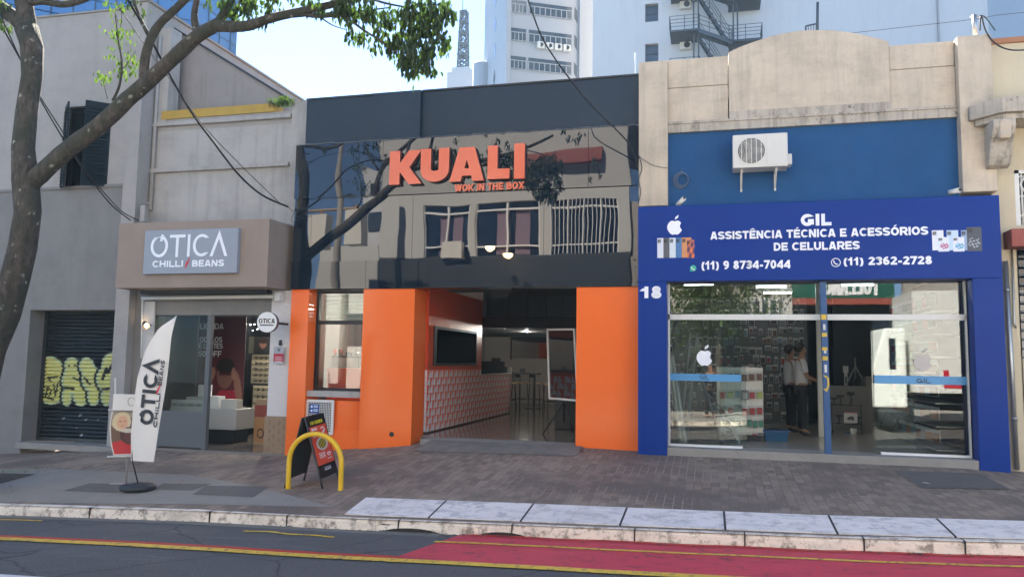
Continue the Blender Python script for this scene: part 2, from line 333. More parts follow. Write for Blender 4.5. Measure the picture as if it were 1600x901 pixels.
def write(name, s, P, ax, up, w, h, mat, parent, bold=.2, thick=.006):
    """text from P running w metres along ax, capitals h metres tall along up; one mesh of mitred strokes"""
    tot = sum(glyph(c, bold)[0]+.09 for c in s)-.09; k = w/tot; mb = MB(); x = 0; q = 0
    for c in s:
        wd, st, ac = glyph(c, bold)
        for i, p in enumerate(st): mb.ribbon([((x+a)*k, b*h) for a, b in p], bold*(h*.5+k*.5), -thick-.0006*i, 0)
        for p in ac: mb.ribbon([((x+a)*k, b*h) for a, b in p], bold*.6*h, -thick, 0)
        x += wd+.09
    P = Vector(P); ax = Vector(ax).normalized(); up = Vector(up).normalized(); n = ax.cross(up)
    mb.v = [tuple(P+ax*a-n*b+up*c_) for a, b, c_ in mb.v]
    return mb.build(name, mat, parent)
def wpx(name, s, xl, xr, yt, yb, Y, mat, parent, bold=.2, thick=.006):
    xm = (xl+xr)/2; z0 = U(xm, yb, Y).z; z1 = U(xm, yt, Y).z; x0 = U(xl, yb, Y).x; x1 = U(xr, yb, Y).x
    return write(name, s, (x0, Y, z0), (1, 0, 0), (0, 0, 1), x1-x0, z1-z0, mat, parent, bold, thick)
def picture(name, P, ax, up, w, h, nu, nv, fn, mat, parent, thick=.006):
    """printed sheet: fn(u,v)->sRGB colour, on a fine grid with real thickness"""
    P = Vector(P); ax = Vector(ax).normalized(); up = Vector(up).normalized(); n = ax.cross(up); mb = MB(); col = []
    for j in range(nv+1):
        for i in range(nu+1):
            u, v = i/nu, j/nv; mb.v.append(tuple(P+ax*w*u+up*h*v)); col.append(lin(fn(u, v)))
    for j in range(nv):
        for i in range(nu):
            a = j*(nu+1)+i; mb.f.append((a, a+1, a+nu+2, a+nu+1))
    b = len(mb.v)
    for (u, v) in ((0, 0), (1, 0), (1, 1), (0, 1)): mb.v.append(tuple(P+ax*w*u+up*h*v-n*thick)); col.append((.3, .3, .3))
    c = [0, nu, (nu+1)*(nv+1)-1, (nu+1)*nv]
    mb.f += [(b+3, b+2, b+1, b)] + [(c[i], b+i, b+(i+1) % 4, c[(i+1) % 4]) for i in range(4)]
    mb.m = [0]*len(mb.f); mb.sm = [False]*len(mb.f)
    return mb.build(name, mat, parent, col=col)
def ell(u, v, cx, cy, rx, ry, ang=0):
    du, dv = u-cx, v-cy
    if ang: c, s_ = math.cos(ang), math.sin(ang); du, dv = du*c+dv*s_, -du*s_+dv*c
    return (du/rx)**2 + (dv/ry)**2 < 1
def hexc(h): return tuple(int(h[i:i+2], 16)/255 for i in (0, 2, 4))
def PB(mb, xl, yt, xr, yb, y0, y1, mi=0):  # box whose front (y0) face fills a pixel rectangle
    xm, ym = (xl+xr)/2, (yt+yb)/2
    mb.box(U(xl, ym, y0).x, U(xr, ym, y0).x, y0, y1, U(xm, yb, y0).z, U(xm, yt, y0).z, mi); return mb
# ================================================================== GROUND
def sheet(name, x0, x1, y0, y1, fz, dz, mat, nx=40, ny=10, kind='structure', poly=None):
    mb = MB()
    for j in range(ny+1):
        for i in range(nx+1):
            if poly: # bilinear in quad poly (4 xy points)
                u, v = i/nx, j/ny; a, b, c, d = [Vector(p) for p in poly]; p = (a*(1-u)+b*u)*(1-v) + (d*(1-u)+c*u)*v; x, y = p.x, p.y
            else: x, y = x0+(x1-x0)*i/nx, y0+(y1-y0)*j/ny
            mb.v.append((x, y, fz(x, y)+dz))
    for j in range(ny):
        for i in range(nx):
            a = j*(nx+1)+i; mb.f.append((a, a+1, a+nx+2, a+nx+1)); mb.m.append(0); mb.sm.append(True)
    return tag(mb.build(name, mat), kind=kind)
# materials of the ground
def asphalt(name, col):
    m, nt, bs = new_mat(name); v = mapping(nt)
    c = mixc(nt, noise(nt, v, .8, 5), tuple(x*.62 for x in col), tuple(x*1.3 for x in col))
    c = mixc(nt, ramp(nt, noise(nt, v, 75, 3), .54, .70), c, tuple(x*2.3 for x in col))
    c = mixc(nt, ramp(nt, noise(nt, mapping(nt, (.4, 2.5, 1)), 1.3, 6, .7), .58, .75), c, tuple(x*1.6 for x in col))
    vo = nt.nodes.new('ShaderNodeTexVoronoi'); vo.feature = 'DISTANCE_TO_EDGE'; vo.inputs['Scale'].default_value = .55
    nd = nt.nodes.new('ShaderNodeTexNoise'); nd.inputs['Scale'].default_value = 2.5; nd.inputs['Detail'].default_value = 6; nt.links.new(v, nd.inputs['Vector'])
    nt.links.new(mixc(nt, .25, v, nd.outputs['Color'], 'ADD'), vo.inputs['Vector'])
    c = mixc(nt, ramp(nt, vo.outputs['Distance'], .0, .012, (1, 1, 1, 1), (0, 0, 0, 1)), c, tuple(x*.45 for x in col))
    nt.links.new(c, bs.inputs['Base Color']); bs.inputs['Roughness'].default_value = .85; bump(nt, bs, noise(nt, v, 140, 3), .5, .004); return m
def pavers(name, col):
    m, nt, bs = new_mat(name); t = nt.nodes.new('ShaderNodeTexCoord'); mp = nt.nodes.new('ShaderNodeMapping'); mp.inputs['Rotation'].default_value = (0, 0, math.pi/2)
    nt.links.new(t.outputs['Object'], mp.inputs[0]); v = mp.outputs[0]
    br = nt.nodes.new('ShaderNodeTexBrick'); br.inputs['Scale'].default_value = 1; br.inputs['Brick Width'].default_value = .22; br.inputs['Row Height'].default_value = .11
    br.inputs['Mortar Size'].default_value = .006; br.inputs['Mortar Smooth'].default_value = .6; br.inputs['Color1'].default_value = (*[x*.72 for x in col], 1); br.inputs['Color2'].default_value = (*[x*1.3 for x in col], 1)
    br.inputs['Mortar'].default_value = (*[x*.55 for x in col], 1); br.inputs['Bias'].default_value = -.1
    wv = noise(nt, v, 3, 3); nt.links.new(mixc(nt, .012, v, wv, 'ADD'), br.inputs['Vector'])
    c = br.outputs['Color']
    lite = ramp(nt, noise(nt, v, 1.1, 7, .72), .50, .72)
    c = mixc(nt, lite, c, tuple(x*1.35 for x in col)); c = mixc(nt, ramp(nt, noise(nt, v, .5, 5), .5, .62), c, tuple(x*y for x, y in zip(col, (.62, .62, .66))))
    mort = nt.nodes.new('ShaderNodeMath'); mort.operation = 'MULTIPLY'; nt.links.new(br.outputs['Fac'], mort.inputs[0]); nt.links.new(ramp(nt, noise(nt, v, .9, 4), .52, .6), mort.inputs[1])
    c = mixc(nt, mort.outputs[0], c, tuple(x*1.55 for x in col))
    c = mixc(nt, ramp(nt, noise(nt, v, 22, 5), .62, .72), c, tuple(x*1.7 for x in col))
    nt.links.new(c, bs.inputs['Base Color']); bs.inputs['Roughness'].default_value = .8
    h = mixc(nt, br.outputs['Fac'], noise(nt, v, 60, 4), (0, 0, 0)); bump(nt, bs, h, .55, .006); return m
def painted(name, col, wear, under, sc=5):
    m, nt, bs = new_mat(name); v = mapping(nt)
    c = mixc(nt, noise(nt, v, 2.2, 5), tuple(x*.85 for x in col), tuple(min(1, x*1.12) for x in col))
    f = ramp(nt, noise(nt, v, sc, 9, .72), 1-wear, 1-wear+.10); c = mixc(nt, f, c, under)
    f2 = ramp(nt, noise(nt, mapping(nt, (1.2, 3, 3)), 1.4, 8, .75), .50, .70); c = mixc(nt, f2, c, tuple(x*.66 for x in col)); c = mixc(nt, ramp(nt, noise(nt, v, 45, 3), .66, .70), c, tuple(x*.35 for x in col))
    nt.links.new(c, bs.inputs['Base Color']); bs.inputs['Roughness'].default_value = .7; bump(nt, bs, noise(nt, v, 120, 4), .4, .004); return m
asph = asphalt('asphalt', (.082, .078, .075)); pave = pavers('dark_paving_bricks', (.25, .185, .135)); conc = M('pavement_concrete', (.27, .24, .20), .85, .2, 1.5, 0, None, .4, 90, spots=.25)
patchm = M('dark_patch', (.13, .115, .10), .85, .25, 3, bmp=.4, bsc=90); gut = M('gutter_concrete', (.17, .16, .14), .9, .25, 3, bmp=.4, spots=.4)
redlane = painted('red_lane_paint', (.60, .045, .07), .44, (.16, .035, .045), 5); redfresh = painted('fresh_red_paint', (.50, .035, .025), .34, (.2, .05, .05))
yel = painted('yellow_road_paint', (.74, .47, .05), .48, (.16, .13, .07), 14); whitep = painted('white_kerb_paint', (.78, .70, .60), .50, (.26, .22, .18), 6); slabp = painted('white_slab_paint', (.82, .74, .67), .50, (.55, .50, .46), 5)
sheet('ground', -160, 160, -150, 190, lambda x, y: -4.6, 0, M('earth', (.12, .11, .09), .95), 4, 4)
sheet('road', -60, 60, -11.6, YK+.01, road, 0, asph, 800, 6)
sheet('pavement', -60, 60, YK-.0, 1.2, lambda x, y: walk(x, min(y, 0)), 0, pave, 240, 16)
# concrete strip and patches at the left end of the pavement
P = lambda px, py: (lambda p: (p.x, p.y))(Gd(px, py))
sheet('pavement_concrete', 0, 0, 0, 0, walk, .004, conc, 30, 8, poly=[P(-420, 790), P(520, 792), P(300, 742), P(-420, 728)])
sheet('pavement_patch', 0, 0, 0, 0, walk, .008, patchm, 12, 6, poly=[P(98, 767), P(178, 770), P(245, 757), P(140, 755)])
sheet('pavement_patch', 0, 0, 0, 0, walk, .008, patchm, 12, 6, poly=[P(240, 764), P(300, 766), P(330, 756), P(255, 755)])
sheet('pavement_patch', 0, 0, 0, 0, walk, .008, patchm, 12, 6, poly=[P(300, 773), P(395, 777), P(420, 761), P(322, 759)])
sheet('pavement_patch', 0, 0, 0, 0, walk, .008, patchm, 12, 6, poly=[P(1440, 762), P(1580, 765), P(1530, 740), P(1395, 735)])
sheet('pavement_patch', 0, 0, 0, 0, walk, .008, M('brown_mortar_line', (.20, .15, .11), .9, .2, 4), 12, 3, poly=[P(528, 796), P(545, 797), P(590, 770), P(572, 769)])
# door thresholds
sheet('pavement_patch', -4.75, -2.05, -.75, .02, lambda x, y: walk(x, y)*(1-max(0, (y+.75)/.77))+(gf(-3.4)+.024)*max(0, (y+.75)/.77), .006, M('rough_cement_ramp', (.20, .175, .145), .95, .45, 5, bmp=1, bsc=25, spots=.5, bdist=.02), 24, 8)
# kerb, with two drain mouths cut in its face
def kerb_thing():
    d1 = (U(596, 812, YK).x, U(690, 812, YK).x); d2 = (U(745, 818, YK).x, U(826, 820, YK).x); mb = MB(); hol = MB()
    xs = [-60, -30, -20] + [-14+.12*i for i in range(160)] + [8, 15, 30, 60]; yt = YK+.13
    def lift(x):
        for a, b in (d1, d2):
            if a < x < b: return .05*math.sin(math.pi*(x-a)/(b-a))**.6
        return -.04
    jx = [-9.6, -7.7, -5.95, -4.9, -3.48, -2.14, -.80, .32, 1.45, 2.35, 3.3]
    for a, b in zip(xs, xs[1:]):
        ra, rb = road(a), road(b); ta, tb = gk(a), gk(b); la, lb = ra+lift(a), rb+lift(b); w = .012*math.sin(a*3.1); w2 = .012*math.sin(b*3.1)
        mb.face([(a, YK-.01, la), (b, YK-.01, lb), (b, YK+w2*.3, tb-.03), (a, YK+w*.3, ta-.03)], 0)
        mb.face([(a, YK+w*.3, ta-.03), (b, YK+w2*.3, tb-.03), (b, YK+.025, tb+.006), (a, YK+.025, ta+.006)], 0)
        mb.face([(a, YK+.025, ta+.006), (b, YK+.025, tb+.006), (b, yt, tb+.006), (a, yt, ta+.006)], 0)
        mb.face([(a, yt, ta+.006), (b, yt, tb+.006), (b, yt, tb-.05), (a, yt, ta-.05)], 0)
    for x in jx: mb.box(x, x+.013, YK-.013, yt+.004, road(x)+.0, gk(x)+.008, 1)
    for a, b in (d1, d2): mb.box(a, b, YK-.0, YK+.30, road(a)-.02, road(a)+.085, 1)
    tag(mb.build('kerb', [whitep, M('joint_gap', (.03, .027, .024), .95, bmp=0)]), kind='structure')
kerb_thing()
# white painted slabs behind the kerb
def slabs():
    k = lambda px, py: Gd(px, py)
    bounds = [((549, 796), (585, 769)), ((680, 801), (708, 774)), ((820, 807), (840, 780)), ((972, 813), (982, 788)), ((1133, 823), (1131, 798)), ((1309, 835), (1295, 807)), ((1496, 842), (1468, 815)), ((1700, 852), (1640, 822)), ((1960, 868), (1850, 834))]
    mb = MB()
    for (a, b), (c, d) in zip(bounds, bounds[1:]):
        p, q, r, s_ = k(*a), k(*c), k(*d), k(*b); g = .012; n = 6
        y1 = (r.y+s_.y)/2
        for i in range(n):
            u0, u1 = i/n, (i+1)/n
            def pt(u, v):
                x = (p.x+g)*(1-u)+(q.x-g)*u if v == 0 else (s_.x+g)*(1-u)+(r.x-g)*u; y = YK+.14 if v == 0 else -3.62
                return (x, y, walk(x, y)+.012)
            mb.face([pt(u0, 0), pt(u1, 0), pt(u1, 1), pt(u0, 1)])
            mb.face([(*pt(u0, 0)[:2], pt(u0, 0)[2]-.03), (*pt(u1, 0)[:2], pt(u1, 0)[2]-.03), pt(u1, 0), pt(u0, 0)])
    tag(mb.build('painted_slabs', slabp), kind='structure')
    x = k(549, 796).x; b = k(585, 769); sheet('slab_bed', 0, 0, 0, 0, walk, .004, M('slab_joint_bed', (.04, .037, .033), .95, bmp=0), 40, 3, poly=[(x, YK+.13), (12, YK+.13), (12, -3.61), (b.x, -3.61)])
slabs()
# gutter strip and road paint, each a sheet a few millimetres above the asphalt
sheet('gutter', -40, U(690, 828, YK).x, YK-.16, YK+.0, road, .004, gut, 80, 1)
LX = -3.0
def lane():
    mb = MB(); a, b = Gd(700, 822, -1.93), Gd(606, 887, -1.95)
    for i in range(40):
        f = lambda t: (14-(14-(-2.9))*(1-t))
        x0t, x1t = -2.72+(16)*i/40, -2.72+16*(i+1)/40; x0b, x1b = -3.05+16.33*i/40, -3.05+16.33*(i+1)/40
        mb.face([(x0b, -5.70, road(x0b)+.008), (x1b, -5.70, road(x1b)+.008), (x1t, YK-.02, road(x1t)+.008), (x0t, YK-.02, road(x0t)+.008)])
    tag(mb.build('red_cycle_lane', redlane), kind='structure')
lane()
def wline(name, x0, x1, y, w, mat, dz, n=60, amp=.008, fr=2.2):
    mb = MB()
    for i in range(n):
        a, b = x0+(x1-x0)*i/n, x0+(x1-x0)*(i+1)/n; ya, yb = y+amp*math.sin(a*fr)+amp*.6*math.sin(a*fr*3.3), y+amp*math.sin(b*fr)+amp*.6*math.sin(b*fr*3.3)
        mb.face([(a, ya-w/2, road(a)+dz), (b, yb-w/2, road(b)+dz), (b, yb+w/2, road(b)+dz), (a, ya+w/2, road(a)+dz)])
    return tag(mb.build(name, mat), kind='structure')
wline('yellow_lane_line', -40, 40, -5.76, .13, yel, .012, 160)
wline('red_lane_edge', -40, -2.95, -5.64, .10, redfresh, .008, 120)
wline('yellow_lane_line', -2.88, 14, -4.93, .06, yel, .014, 80)
wline('red_kerb_line', -2.6, 14, YK-.055, .09, redfresh, .014, 90, .02, 5)
p0, p1 = Gd(377, 831, -1.95), Gd(527, 837, -1.95); wline('yellow_dash', p0.x, p1.x, (p0.y+p1.y)/2, .055, yel, .008, 24, .03, 3.4)
p0, p1 = Gd(-40, 810, -2.1), Gd(64, 814, -2.1); wline('yellow_dash', p0.x, p1.x, (p0.y+p1.y)/2, .055, yel, .008, 12)
p0 = Gd(20, 897, -2.1); wline('white_lane_line', -40, p0.x+.55, p0.y-.08, .12, painted('white_road_paint', (.6, .6, .6), .4, (.1, .1, .1)), .008, 60)
# far side of the street, seen only in the shop windows
sheet('far_kerb', -60, 60, -11.75, -11.6, lambda x, y: gk(x), 0, whitep, 60, 1); sheet('far_pavement', -60, 60, -17, -11.75, lambda x, y: gk(x), 0, M('far_light_concrete', (.34, .32, .29), .9), 60, 4)
tag(MB().build('x', asph) if 0 else (lambda mb: ([mb.face([(a, -11.6, road(a)), (a+4, -11.6, road(a+4)), (a+4, -11.6, gk(a+4)), (a, -11.6, gk(a))]) for a in range(-60, 60, 4)], mb.build('far_kerb_face', whitep))[1])(MB()), kind='structure')

# ================================================================== STREET FRONT
XA = U(222, 200, 0).x; YB = .35
XBK = U(458, 400, 0).x; XKG = U(998.5, 300, 0).x; XG = U(1562, 370, -.25).x
def zz(px, py, Y=0): return U(px, py, Y).z
FL = -2.6
# ---- grey corner building with shutter (A)
A = thing('grey_building', 'grey two-tone building with dark shutters and a graffiti roller door at the left', 'building', (-14, 0, gf(-14)))
rx0, rx1 = U(58, 590, .25).x, U(190, 590, .0).x; rl = U(40, 590, 0).x; rzt = zz(120, 484, 0)
wx0, wx1 = U(100, 230, 0).x, U(171, 230, 0).x; wz0, wz1 = zz(130, 294), zz(130, 166); zs = zz(120, 293)
ztopA = zz(222, 13); ztl = zz(62, 29)
def wallA(x0, x1, z0, z1a, z1b, m): 
    mb = MB(); mb.prism([(x0, z0), (x1, z0), (x1, z1b), (x0, z1a)], 0, .3, 0); return mb
tz = lambda x: ztl + (x-U(62, 29).x)*(ztopA-ztl)/(XA-U(62, 29).x)
up = MB(); dz = zs
for a, b, z0 in ((-40, wx0, dz), (wx1, XA-.32, dz)): up.prism([(a, z0), (b, z0), (b, tz(b)), (a, tz(a))], 0, .3)
up.prism([(wx0, wz1), (wx1, wz1), (wx1, tz(wx1)), (wx0, tz(wx0))], 0, .3)
up.build('upper_wall', MT['greyup'], A)
lo = MB(); lo.box(-40, rl, .0, .3, FL, dz-.002); lo.box(rx1, XA-.32, 0, .3, FL, dz-.002); lo.box(rl, rx1, 0, .3, rzt, dz-.002); lo.box(wx0, wx1, .002, .3, dz-.002, wz0)
lo.box(rl-.002, rl+.001, .3, 1.4, FL, rzt); lo.box(rl, rx1, .3, 1.4, rzt, rzt+.1); lo.box(rx1, rx1+.1, .3, 1.4, FL, rzt); lo.build('lower_wall', MT['greylow'], A)
BX(-40, XA-.32, -.03, .0, dz-.03, dz+.03).build('string_course', MT['greylow'], A)
pil = MB(); zc = zz(232, 5); pil.box(XA-.32, XA, -.06, YB+8, FL, zc); pil.build('corner_pillar', MT['greyup'], A)
BX(XA-.36, XA+.05, -.10, YB+8, zc, zc+.05).build('pillar_cap', MT['cement'], A)
cop = MB(); cop.prism([(-40, tz(-40)), (XA-.33, tz(XA-.33)), (XA-.33, tz(XA-.33)+.04), (-40, tz(-40)+.04)], -.03, .35); cop.build('coping', MT['cement'], A)
BX(-40, XA-.33, .3, 9, ztl-.6, ztl-.5).build('roof', MT['cement'], A)
BX(-40.2, -40, .0, 9, FL, ztl).build('side_wall', MT['greyup'], A)
BX(rl, rx1, -.14, .3, gf(-12), gf(-12)+.12).build('door_step', MT['cement'], A, .01)
# window with open dark shutters
wi = BX(wx0, wx1, .22, .26, wz0, wz1).build('window', glossy('dark_window_glass', (.012, .02, .028), 1.6, .1), A)
fr = MB(); fr.box(wx0, wx0+.05, .1, .22, wz0, wz1); fr.box(wx1-.05, wx1, .1, .22, wz0, wz1); fr.box(wx0+.05, wx1-.05, .1, .22, wz1-.06, wz1); fr.box((wx0+wx1)/2+.13, (wx0+wx1)/2+.24, .14, .215, wz0, wz1-.7); fr.build('frame', MT['black'], wi)
shm = M('dark_teal_shutter', (.005, .014, .02), .5, .2, 3, ior=1.25)
for sx, hw in ((wx0, -1), (wx1, 1)):
    mb = MB(); ln = .46
    q = [(sx, -.005), (sx+hw*.02+.62*(.18 if hw > 0 else .12)*0, -.005)]
    # leaf stands open at an angle, hinged on the jamb
    dx, dy = (.40, -.42) if hw < 0 else (-.36, -.44)
    a = Vector((sx, 0, 0)); b = Vector((sx+dx*.95, dy*.75, 0)); n = Vector((dy, -dx, 0)).normalized()*.03
    mb.hexa([(a.x, a.y, wz0+.02), (b.x, b.y, wz0-.02), (b.x+n.x, b.y+n.y, wz0-.02), (a.x+n.x, a.y+n.y, wz0+.02), (a.x, a.y, wz1), (b.x, b.y, wz1+.0), (b.x+n.x, b.y+n.y, wz1+.0), (a.x+n.x, a.y+n.y, wz1)])
    for k in range(22):
        z = wz0+.08+(wz1-wz0-.16)*k/22
        for sgn in (1, -1):
            m_ = a.lerp(b, .12) - n*.25 if sgn > 0 else a.lerp(b, .12)+n*1.25; e = a.lerp(b, .88) - n*.25 if sgn > 0 else a.lerp(b, .88)+n*1.25
            mb.tube([(m_.x, m_.y, z), (e.x, e.y, z)], .014, 4)
    mb.build('shutter', shm, A)
# roller door with graffiti
SX0, SX1, SZ0, SZ1 = rl, rx1, gf(-12)+.12, rzt
def rollcol(x, z):
    """paint on the slats: cream bubble letters edged in black"""
    px, py = grcoord(x, z); base = (.10, .135, .15)
    L = [[(77, 578, 20, 22), (80, 610, 22, 22), (90, 592, 12, 30)], [(112, 570, 12, 12), (112, 596, 16, 20), (104, 620, 8, 15), (126, 615, 13, 20), (112, 583, 13, 12)], [(135, 572, 12, 14), (150, 604, 14, 24), (141, 590, 14, 22), (146, 618, 10, 16)], [(176, 572, 18, 22), (170, 592, 20, 22), (166, 620, 9, 14), (188, 600, 16, 20), (192, 628, 8, 12)]]
    def ins(q, g): return any(((px-a)/(c+g))**2+((py-b)/(d+g))**2 < 1 for a, b, c, d in q)
    c = base
    if ins(L[0]+L[1]+L[2]+L[3], 9): c = (.05, .06, .07)
    for q in L:
        if ins(q, 3.6): c = (.045, .05, .055)
        if ins(q, 0):
            t = max(0, min(1, (py-552)/75)); c = (.84-.02*t, .83-.01*t, .53-.06*t) if (int(py*0.8) % 5) else (.74, .75, .52)
            if ins(q, -3) is False: c = (.72, .78, .62)
    for a, b in ((108, 571), (117, 571)):
        if (px-a)**2+(py-b)**2 < 4: c = (.05, .05, .05)
    def seg(x0, y0, x1, y1, w=1.3):
        dx, dy = x1-x0, y1-y0; t = max(0, min(1, ((px-x0)*dx+(py-y0)*dy)/(dx*dx+dy*dy))); return (px-x0-dx*t)**2+(py-y0-dy*t)**2 < w*w
    for sg in ((66, 598, 62, 612), (62, 612, 70, 616), (64, 605, 70, 604), (74, 604, 72, 618), (74, 604, 80, 610), (80, 610, 77, 618), (84, 600, 86, 618), (90, 598, 88, 612), (64, 594, 66, 600), (76, 592, 80, 596), (62, 618, 84, 624), (75, 590, 90, 588, 1.6), (115, 590, 123, 594, 1.6), (99, 606, 115, 607, 2), (132, 590, 140, 600, 1.8), (166, 575, 160, 592, 2.2), (178, 566, 168, 582, 2.6), (160, 608, 178, 606, 2), (182, 578, 178, 596, 2.4)):
        if seg(*sg): c = (.05, .055, .06)
    for a, b, r in ((99, 653, 2), (125, 648, 2.2), (134, 655, 1.8), (127, 679, 2.2), (120, 668, 1.4), (152, 655, 1.2)):
        if (px-a)**2+(py-b)**2 < r*r: c = (.6, .62, .64)
    return c
def grcoord(x, z):
    p = Vector((x, .40, z)) - CAM; d = p.dot(_w); return 800+FOC*p.dot(RR)/d, 450.5-FOC*p.dot(UU)/d
R = thing('roller_door', 'dark closed metal roller door sprayed with yellow and black bubble graffiti', 'roller door', ((SX0+SX1)/2, .4, SZ0))
mb = MB(); col = []; nxs = 230; ns = 34
rows = []
for k in range(ns):
    z0 = SZ0+(SZ1-SZ0)*k/ns; hgt = (SZ1-SZ0)/ns
    for t, yy in ((0, .43), (.10, .415), (.3, .397), (.55, .392), (.8, .402), (.95, .425)): rows.append((z0+t*hgt, yy))
for z, yy in rows:
    for i in range(nxs+1):
        x = SX0+(SX1-SX0)*i/nxs; mb.v.append((x, yy, z)); col.append(lin(rollcol(x, z)))
for j in range(len(rows)-1):
    for i in range(nxs):
        a = j*(nxs+1)+i; mb.f.append((a, a+1, a+nxs+2, a+nxs+1)); mb.m.append(0); mb.sm.append(False)
mb.build('slats', attr_mat('sprayed_slats', .5, .12), R, col=col)
g = MB(); g.box(SX0, SX0+.07, .36, .44, SZ0, SZ1); g.box(SX1-.07, SX1, .36, .44, SZ0, SZ1); g.box(SX0+.07, SX1-.07, .37, .44, SZ0-.0, SZ0+.07); g.build('guide_rails', MT['shutter'], R)

# ---- recessed building over the optician (B)
B = thing('grey_building', 'narrow grey building with faded yellow band and sloping gable above the optician', 'building', (-9, YB, gf(-9)))
XB1 = XBK
z = lambda px, py: zz(px, py, YB)
zyt, zyb = z(345, 168), z(345, 181)
w = MB(); w.box(XA, XB1, YB, YB+.3, zz(320, 455, YB)+.2, zyb-.25); w.build('upper_wall', MT['greyB'], B)
BX(XA, XB1-.0, YB-.0, YB+.3, zyb-.25, zyb).build('frieze', MT['greyup'], B)
BX(XA+.18, U(430, 170, YB).x, YB-.03, YB+.3, zyb, zyt).build('yellow_band', MT['yellowband'], B)
for px, py, nm in ((345, 189, 'moulding'), (345, 262, 'moulding')):
    q = z(px, py); m_ = MB(); m_.prism([(0, 0)]*0 or [(XA, q-.05), (XB1-.35, q-.05), (XB1-.35, q+.03), (XA, q+.03)], YB-.08, YB); m_.build(nm, MT['greyB'], B, .01)
sp = MB(); sp.box(XA+.0, XA+.30, YB-.02, YB+.3, zyt-.3, z(256, 45)); sp.build('corner_post', MT['greyB'], B)
XR = XB1; rp = MB(); rp.box(XB1-.33, XB1, YB-.05, YB+.3, FL+.8, z(455, 160)); rp.build('end_pier', MT['greyB'], B)
ga = MB(); gx0, gx1 = U(270, 45, .8).x, U(452, 156, .8).x; ga.prism([(gx0, zyb-.3), (gx1, zyb-.3), (gx1, zz(452, 157, .8)), (gx0, zz(272, 45, .8))], .8, 1.0); ga.build('gable_wall', MT['gable'], B)
gc = MB(); za, zb = zz(272, 45, .8), zz(452, 157, .8); gc.prism([(gx0, za), (gx1, zb), (gx1, zb+.05), (gx0, za+.05)], .76, 1.05); gc.build('gable_coping', MT['blackmetal'], B)
rf = MB(); rf.face([(gx0, 1.0, za-.05), (gx1, 1.0, zb-.05), (gx1, 9, zb-.05), (gx0, 9, za-.05)]); rf.build('roof', MT['terra'], B)
dp = MB(); dp.tube([(XA+.06, YB-.05, z(240, 60)), (XA+.06, YB-.05, z(236, 330))], .035, 8); dp.build('drain_pipe', MT['greyB'], B)
# canopy
cY = -.6; cx0, cx1 = U(183, 400, cY).x, U(419, 395, cY).x; cz1, cz0 = zz(305, 345, cY), zz(300, 449, cY)
BX(cx0, cx1, cY, YB+.02, cz0, cz1).build('canopy', MT['canopy'], B, .008)
# shop front below canopy: left jamb, right tiled jamb, header
jx = U(222, 600, .1).x; jr0 = U(419, 600, .1).x; jr1 = XB1
BX(XA-.0, jx, .12, YB+.3, FL, cz0).build('left_jamb', MT['greylow'], B)
zb_ = zz(436, 650, .1); BX(jr0, jr1-.02, .1, YB+.3, zb_, cz0).build('white_jamb', M('white_relief_tile', (.60, .57, .55), .6, .08, 4, bmp=.8, bsc=14, bdist=.02), B)
bk = MB(); 
brick_t = M('tan_brick_tile', (.30, .20, .12), .8, .2, 6); 
for r in range(9):
    h = (zb_-gf(-7.9))/9; z0 = gf(-7.9)+r*h; off = .11*(r % 2)
    xx = jr0-.02
    while xx < jr1-.03:
        xe = min(jr1-.03, xx+(off or .2)); off = 0; bk.box(xx, xe-.008, .07, .12, z0+.004, z0+h-.004); xx = xe
bk.build('brick_plinth', brick_t, B); BX(jr0-.01, jr1-.03, .085, YB+.3, FL, zb_-.003).build('plinth_core', MT['cement'], B)
BX(jx, jr0, .13, YB+.3, zz(330, 492, .15), cz0).build('door_header', MT['greylow'], B)
aw = MB(); aw.tube([U(222, 466, -.02), U(436, 463, -.02)], .035, 10); aw.box(U(437, 460, 0).x-.06, U(437, 460, 0).x+.05, -.08, .08, zz(437, 464, 0)-.07, zz(437, 464, 0)+.08); aw.build('awning_roller', MT['plasticw'], B)
aw = MB(); aw.box(jx, jr0, -.1, .1, zz(330, 459, 0), zz(330, 453, 0)); aw.build('awning_housing', MT['dark'], B)
aw = MB(); aw.tube([U(223, 466, 0), U(221, 560, 0)], .02, 8); aw.build('conduit', MT['plasticw'], B)
# interior of the optician
ofl = gf(-8.9)+.04
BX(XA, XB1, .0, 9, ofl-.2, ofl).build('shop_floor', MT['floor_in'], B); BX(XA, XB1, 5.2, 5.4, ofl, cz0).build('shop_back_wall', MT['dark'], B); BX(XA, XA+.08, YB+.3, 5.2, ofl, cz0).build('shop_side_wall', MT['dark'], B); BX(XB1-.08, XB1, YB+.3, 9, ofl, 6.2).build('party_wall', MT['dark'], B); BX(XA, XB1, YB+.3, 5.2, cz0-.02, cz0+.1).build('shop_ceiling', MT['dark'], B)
BX(XA+.0, XB1-.1, 9, 9.2, FL, 6.2).build('rear_wall', MT['greyB'], B)
# left glazed door leaf (grey lower panel)
dl0, dl1 = U(252, 600, .15).x, U(320, 600, .15).x; dz0 = ofl; dzm = zz(290, 642, .15); dzt = zz(290, 492, .15)
D = BX(dl0, dl1, .15, .19, dz0+.02, dzm).build('door_panel', MT['grey'], B)
fr = MB(); fr.box(dl1, dl1+.09, .13, .22, dz0, dzt); fr.box(jx, jx+.07, .13, .22, dz0, dzt); fr.box(jx+.07, dl0, .15, .19, dz0, dzm-.001); fr.build('door_frame', MT['grey'], B)
BX(jx+.07, dl1, .16, .172, dzm+.002, dzt).build('door_glass', MT['glass2'], B)

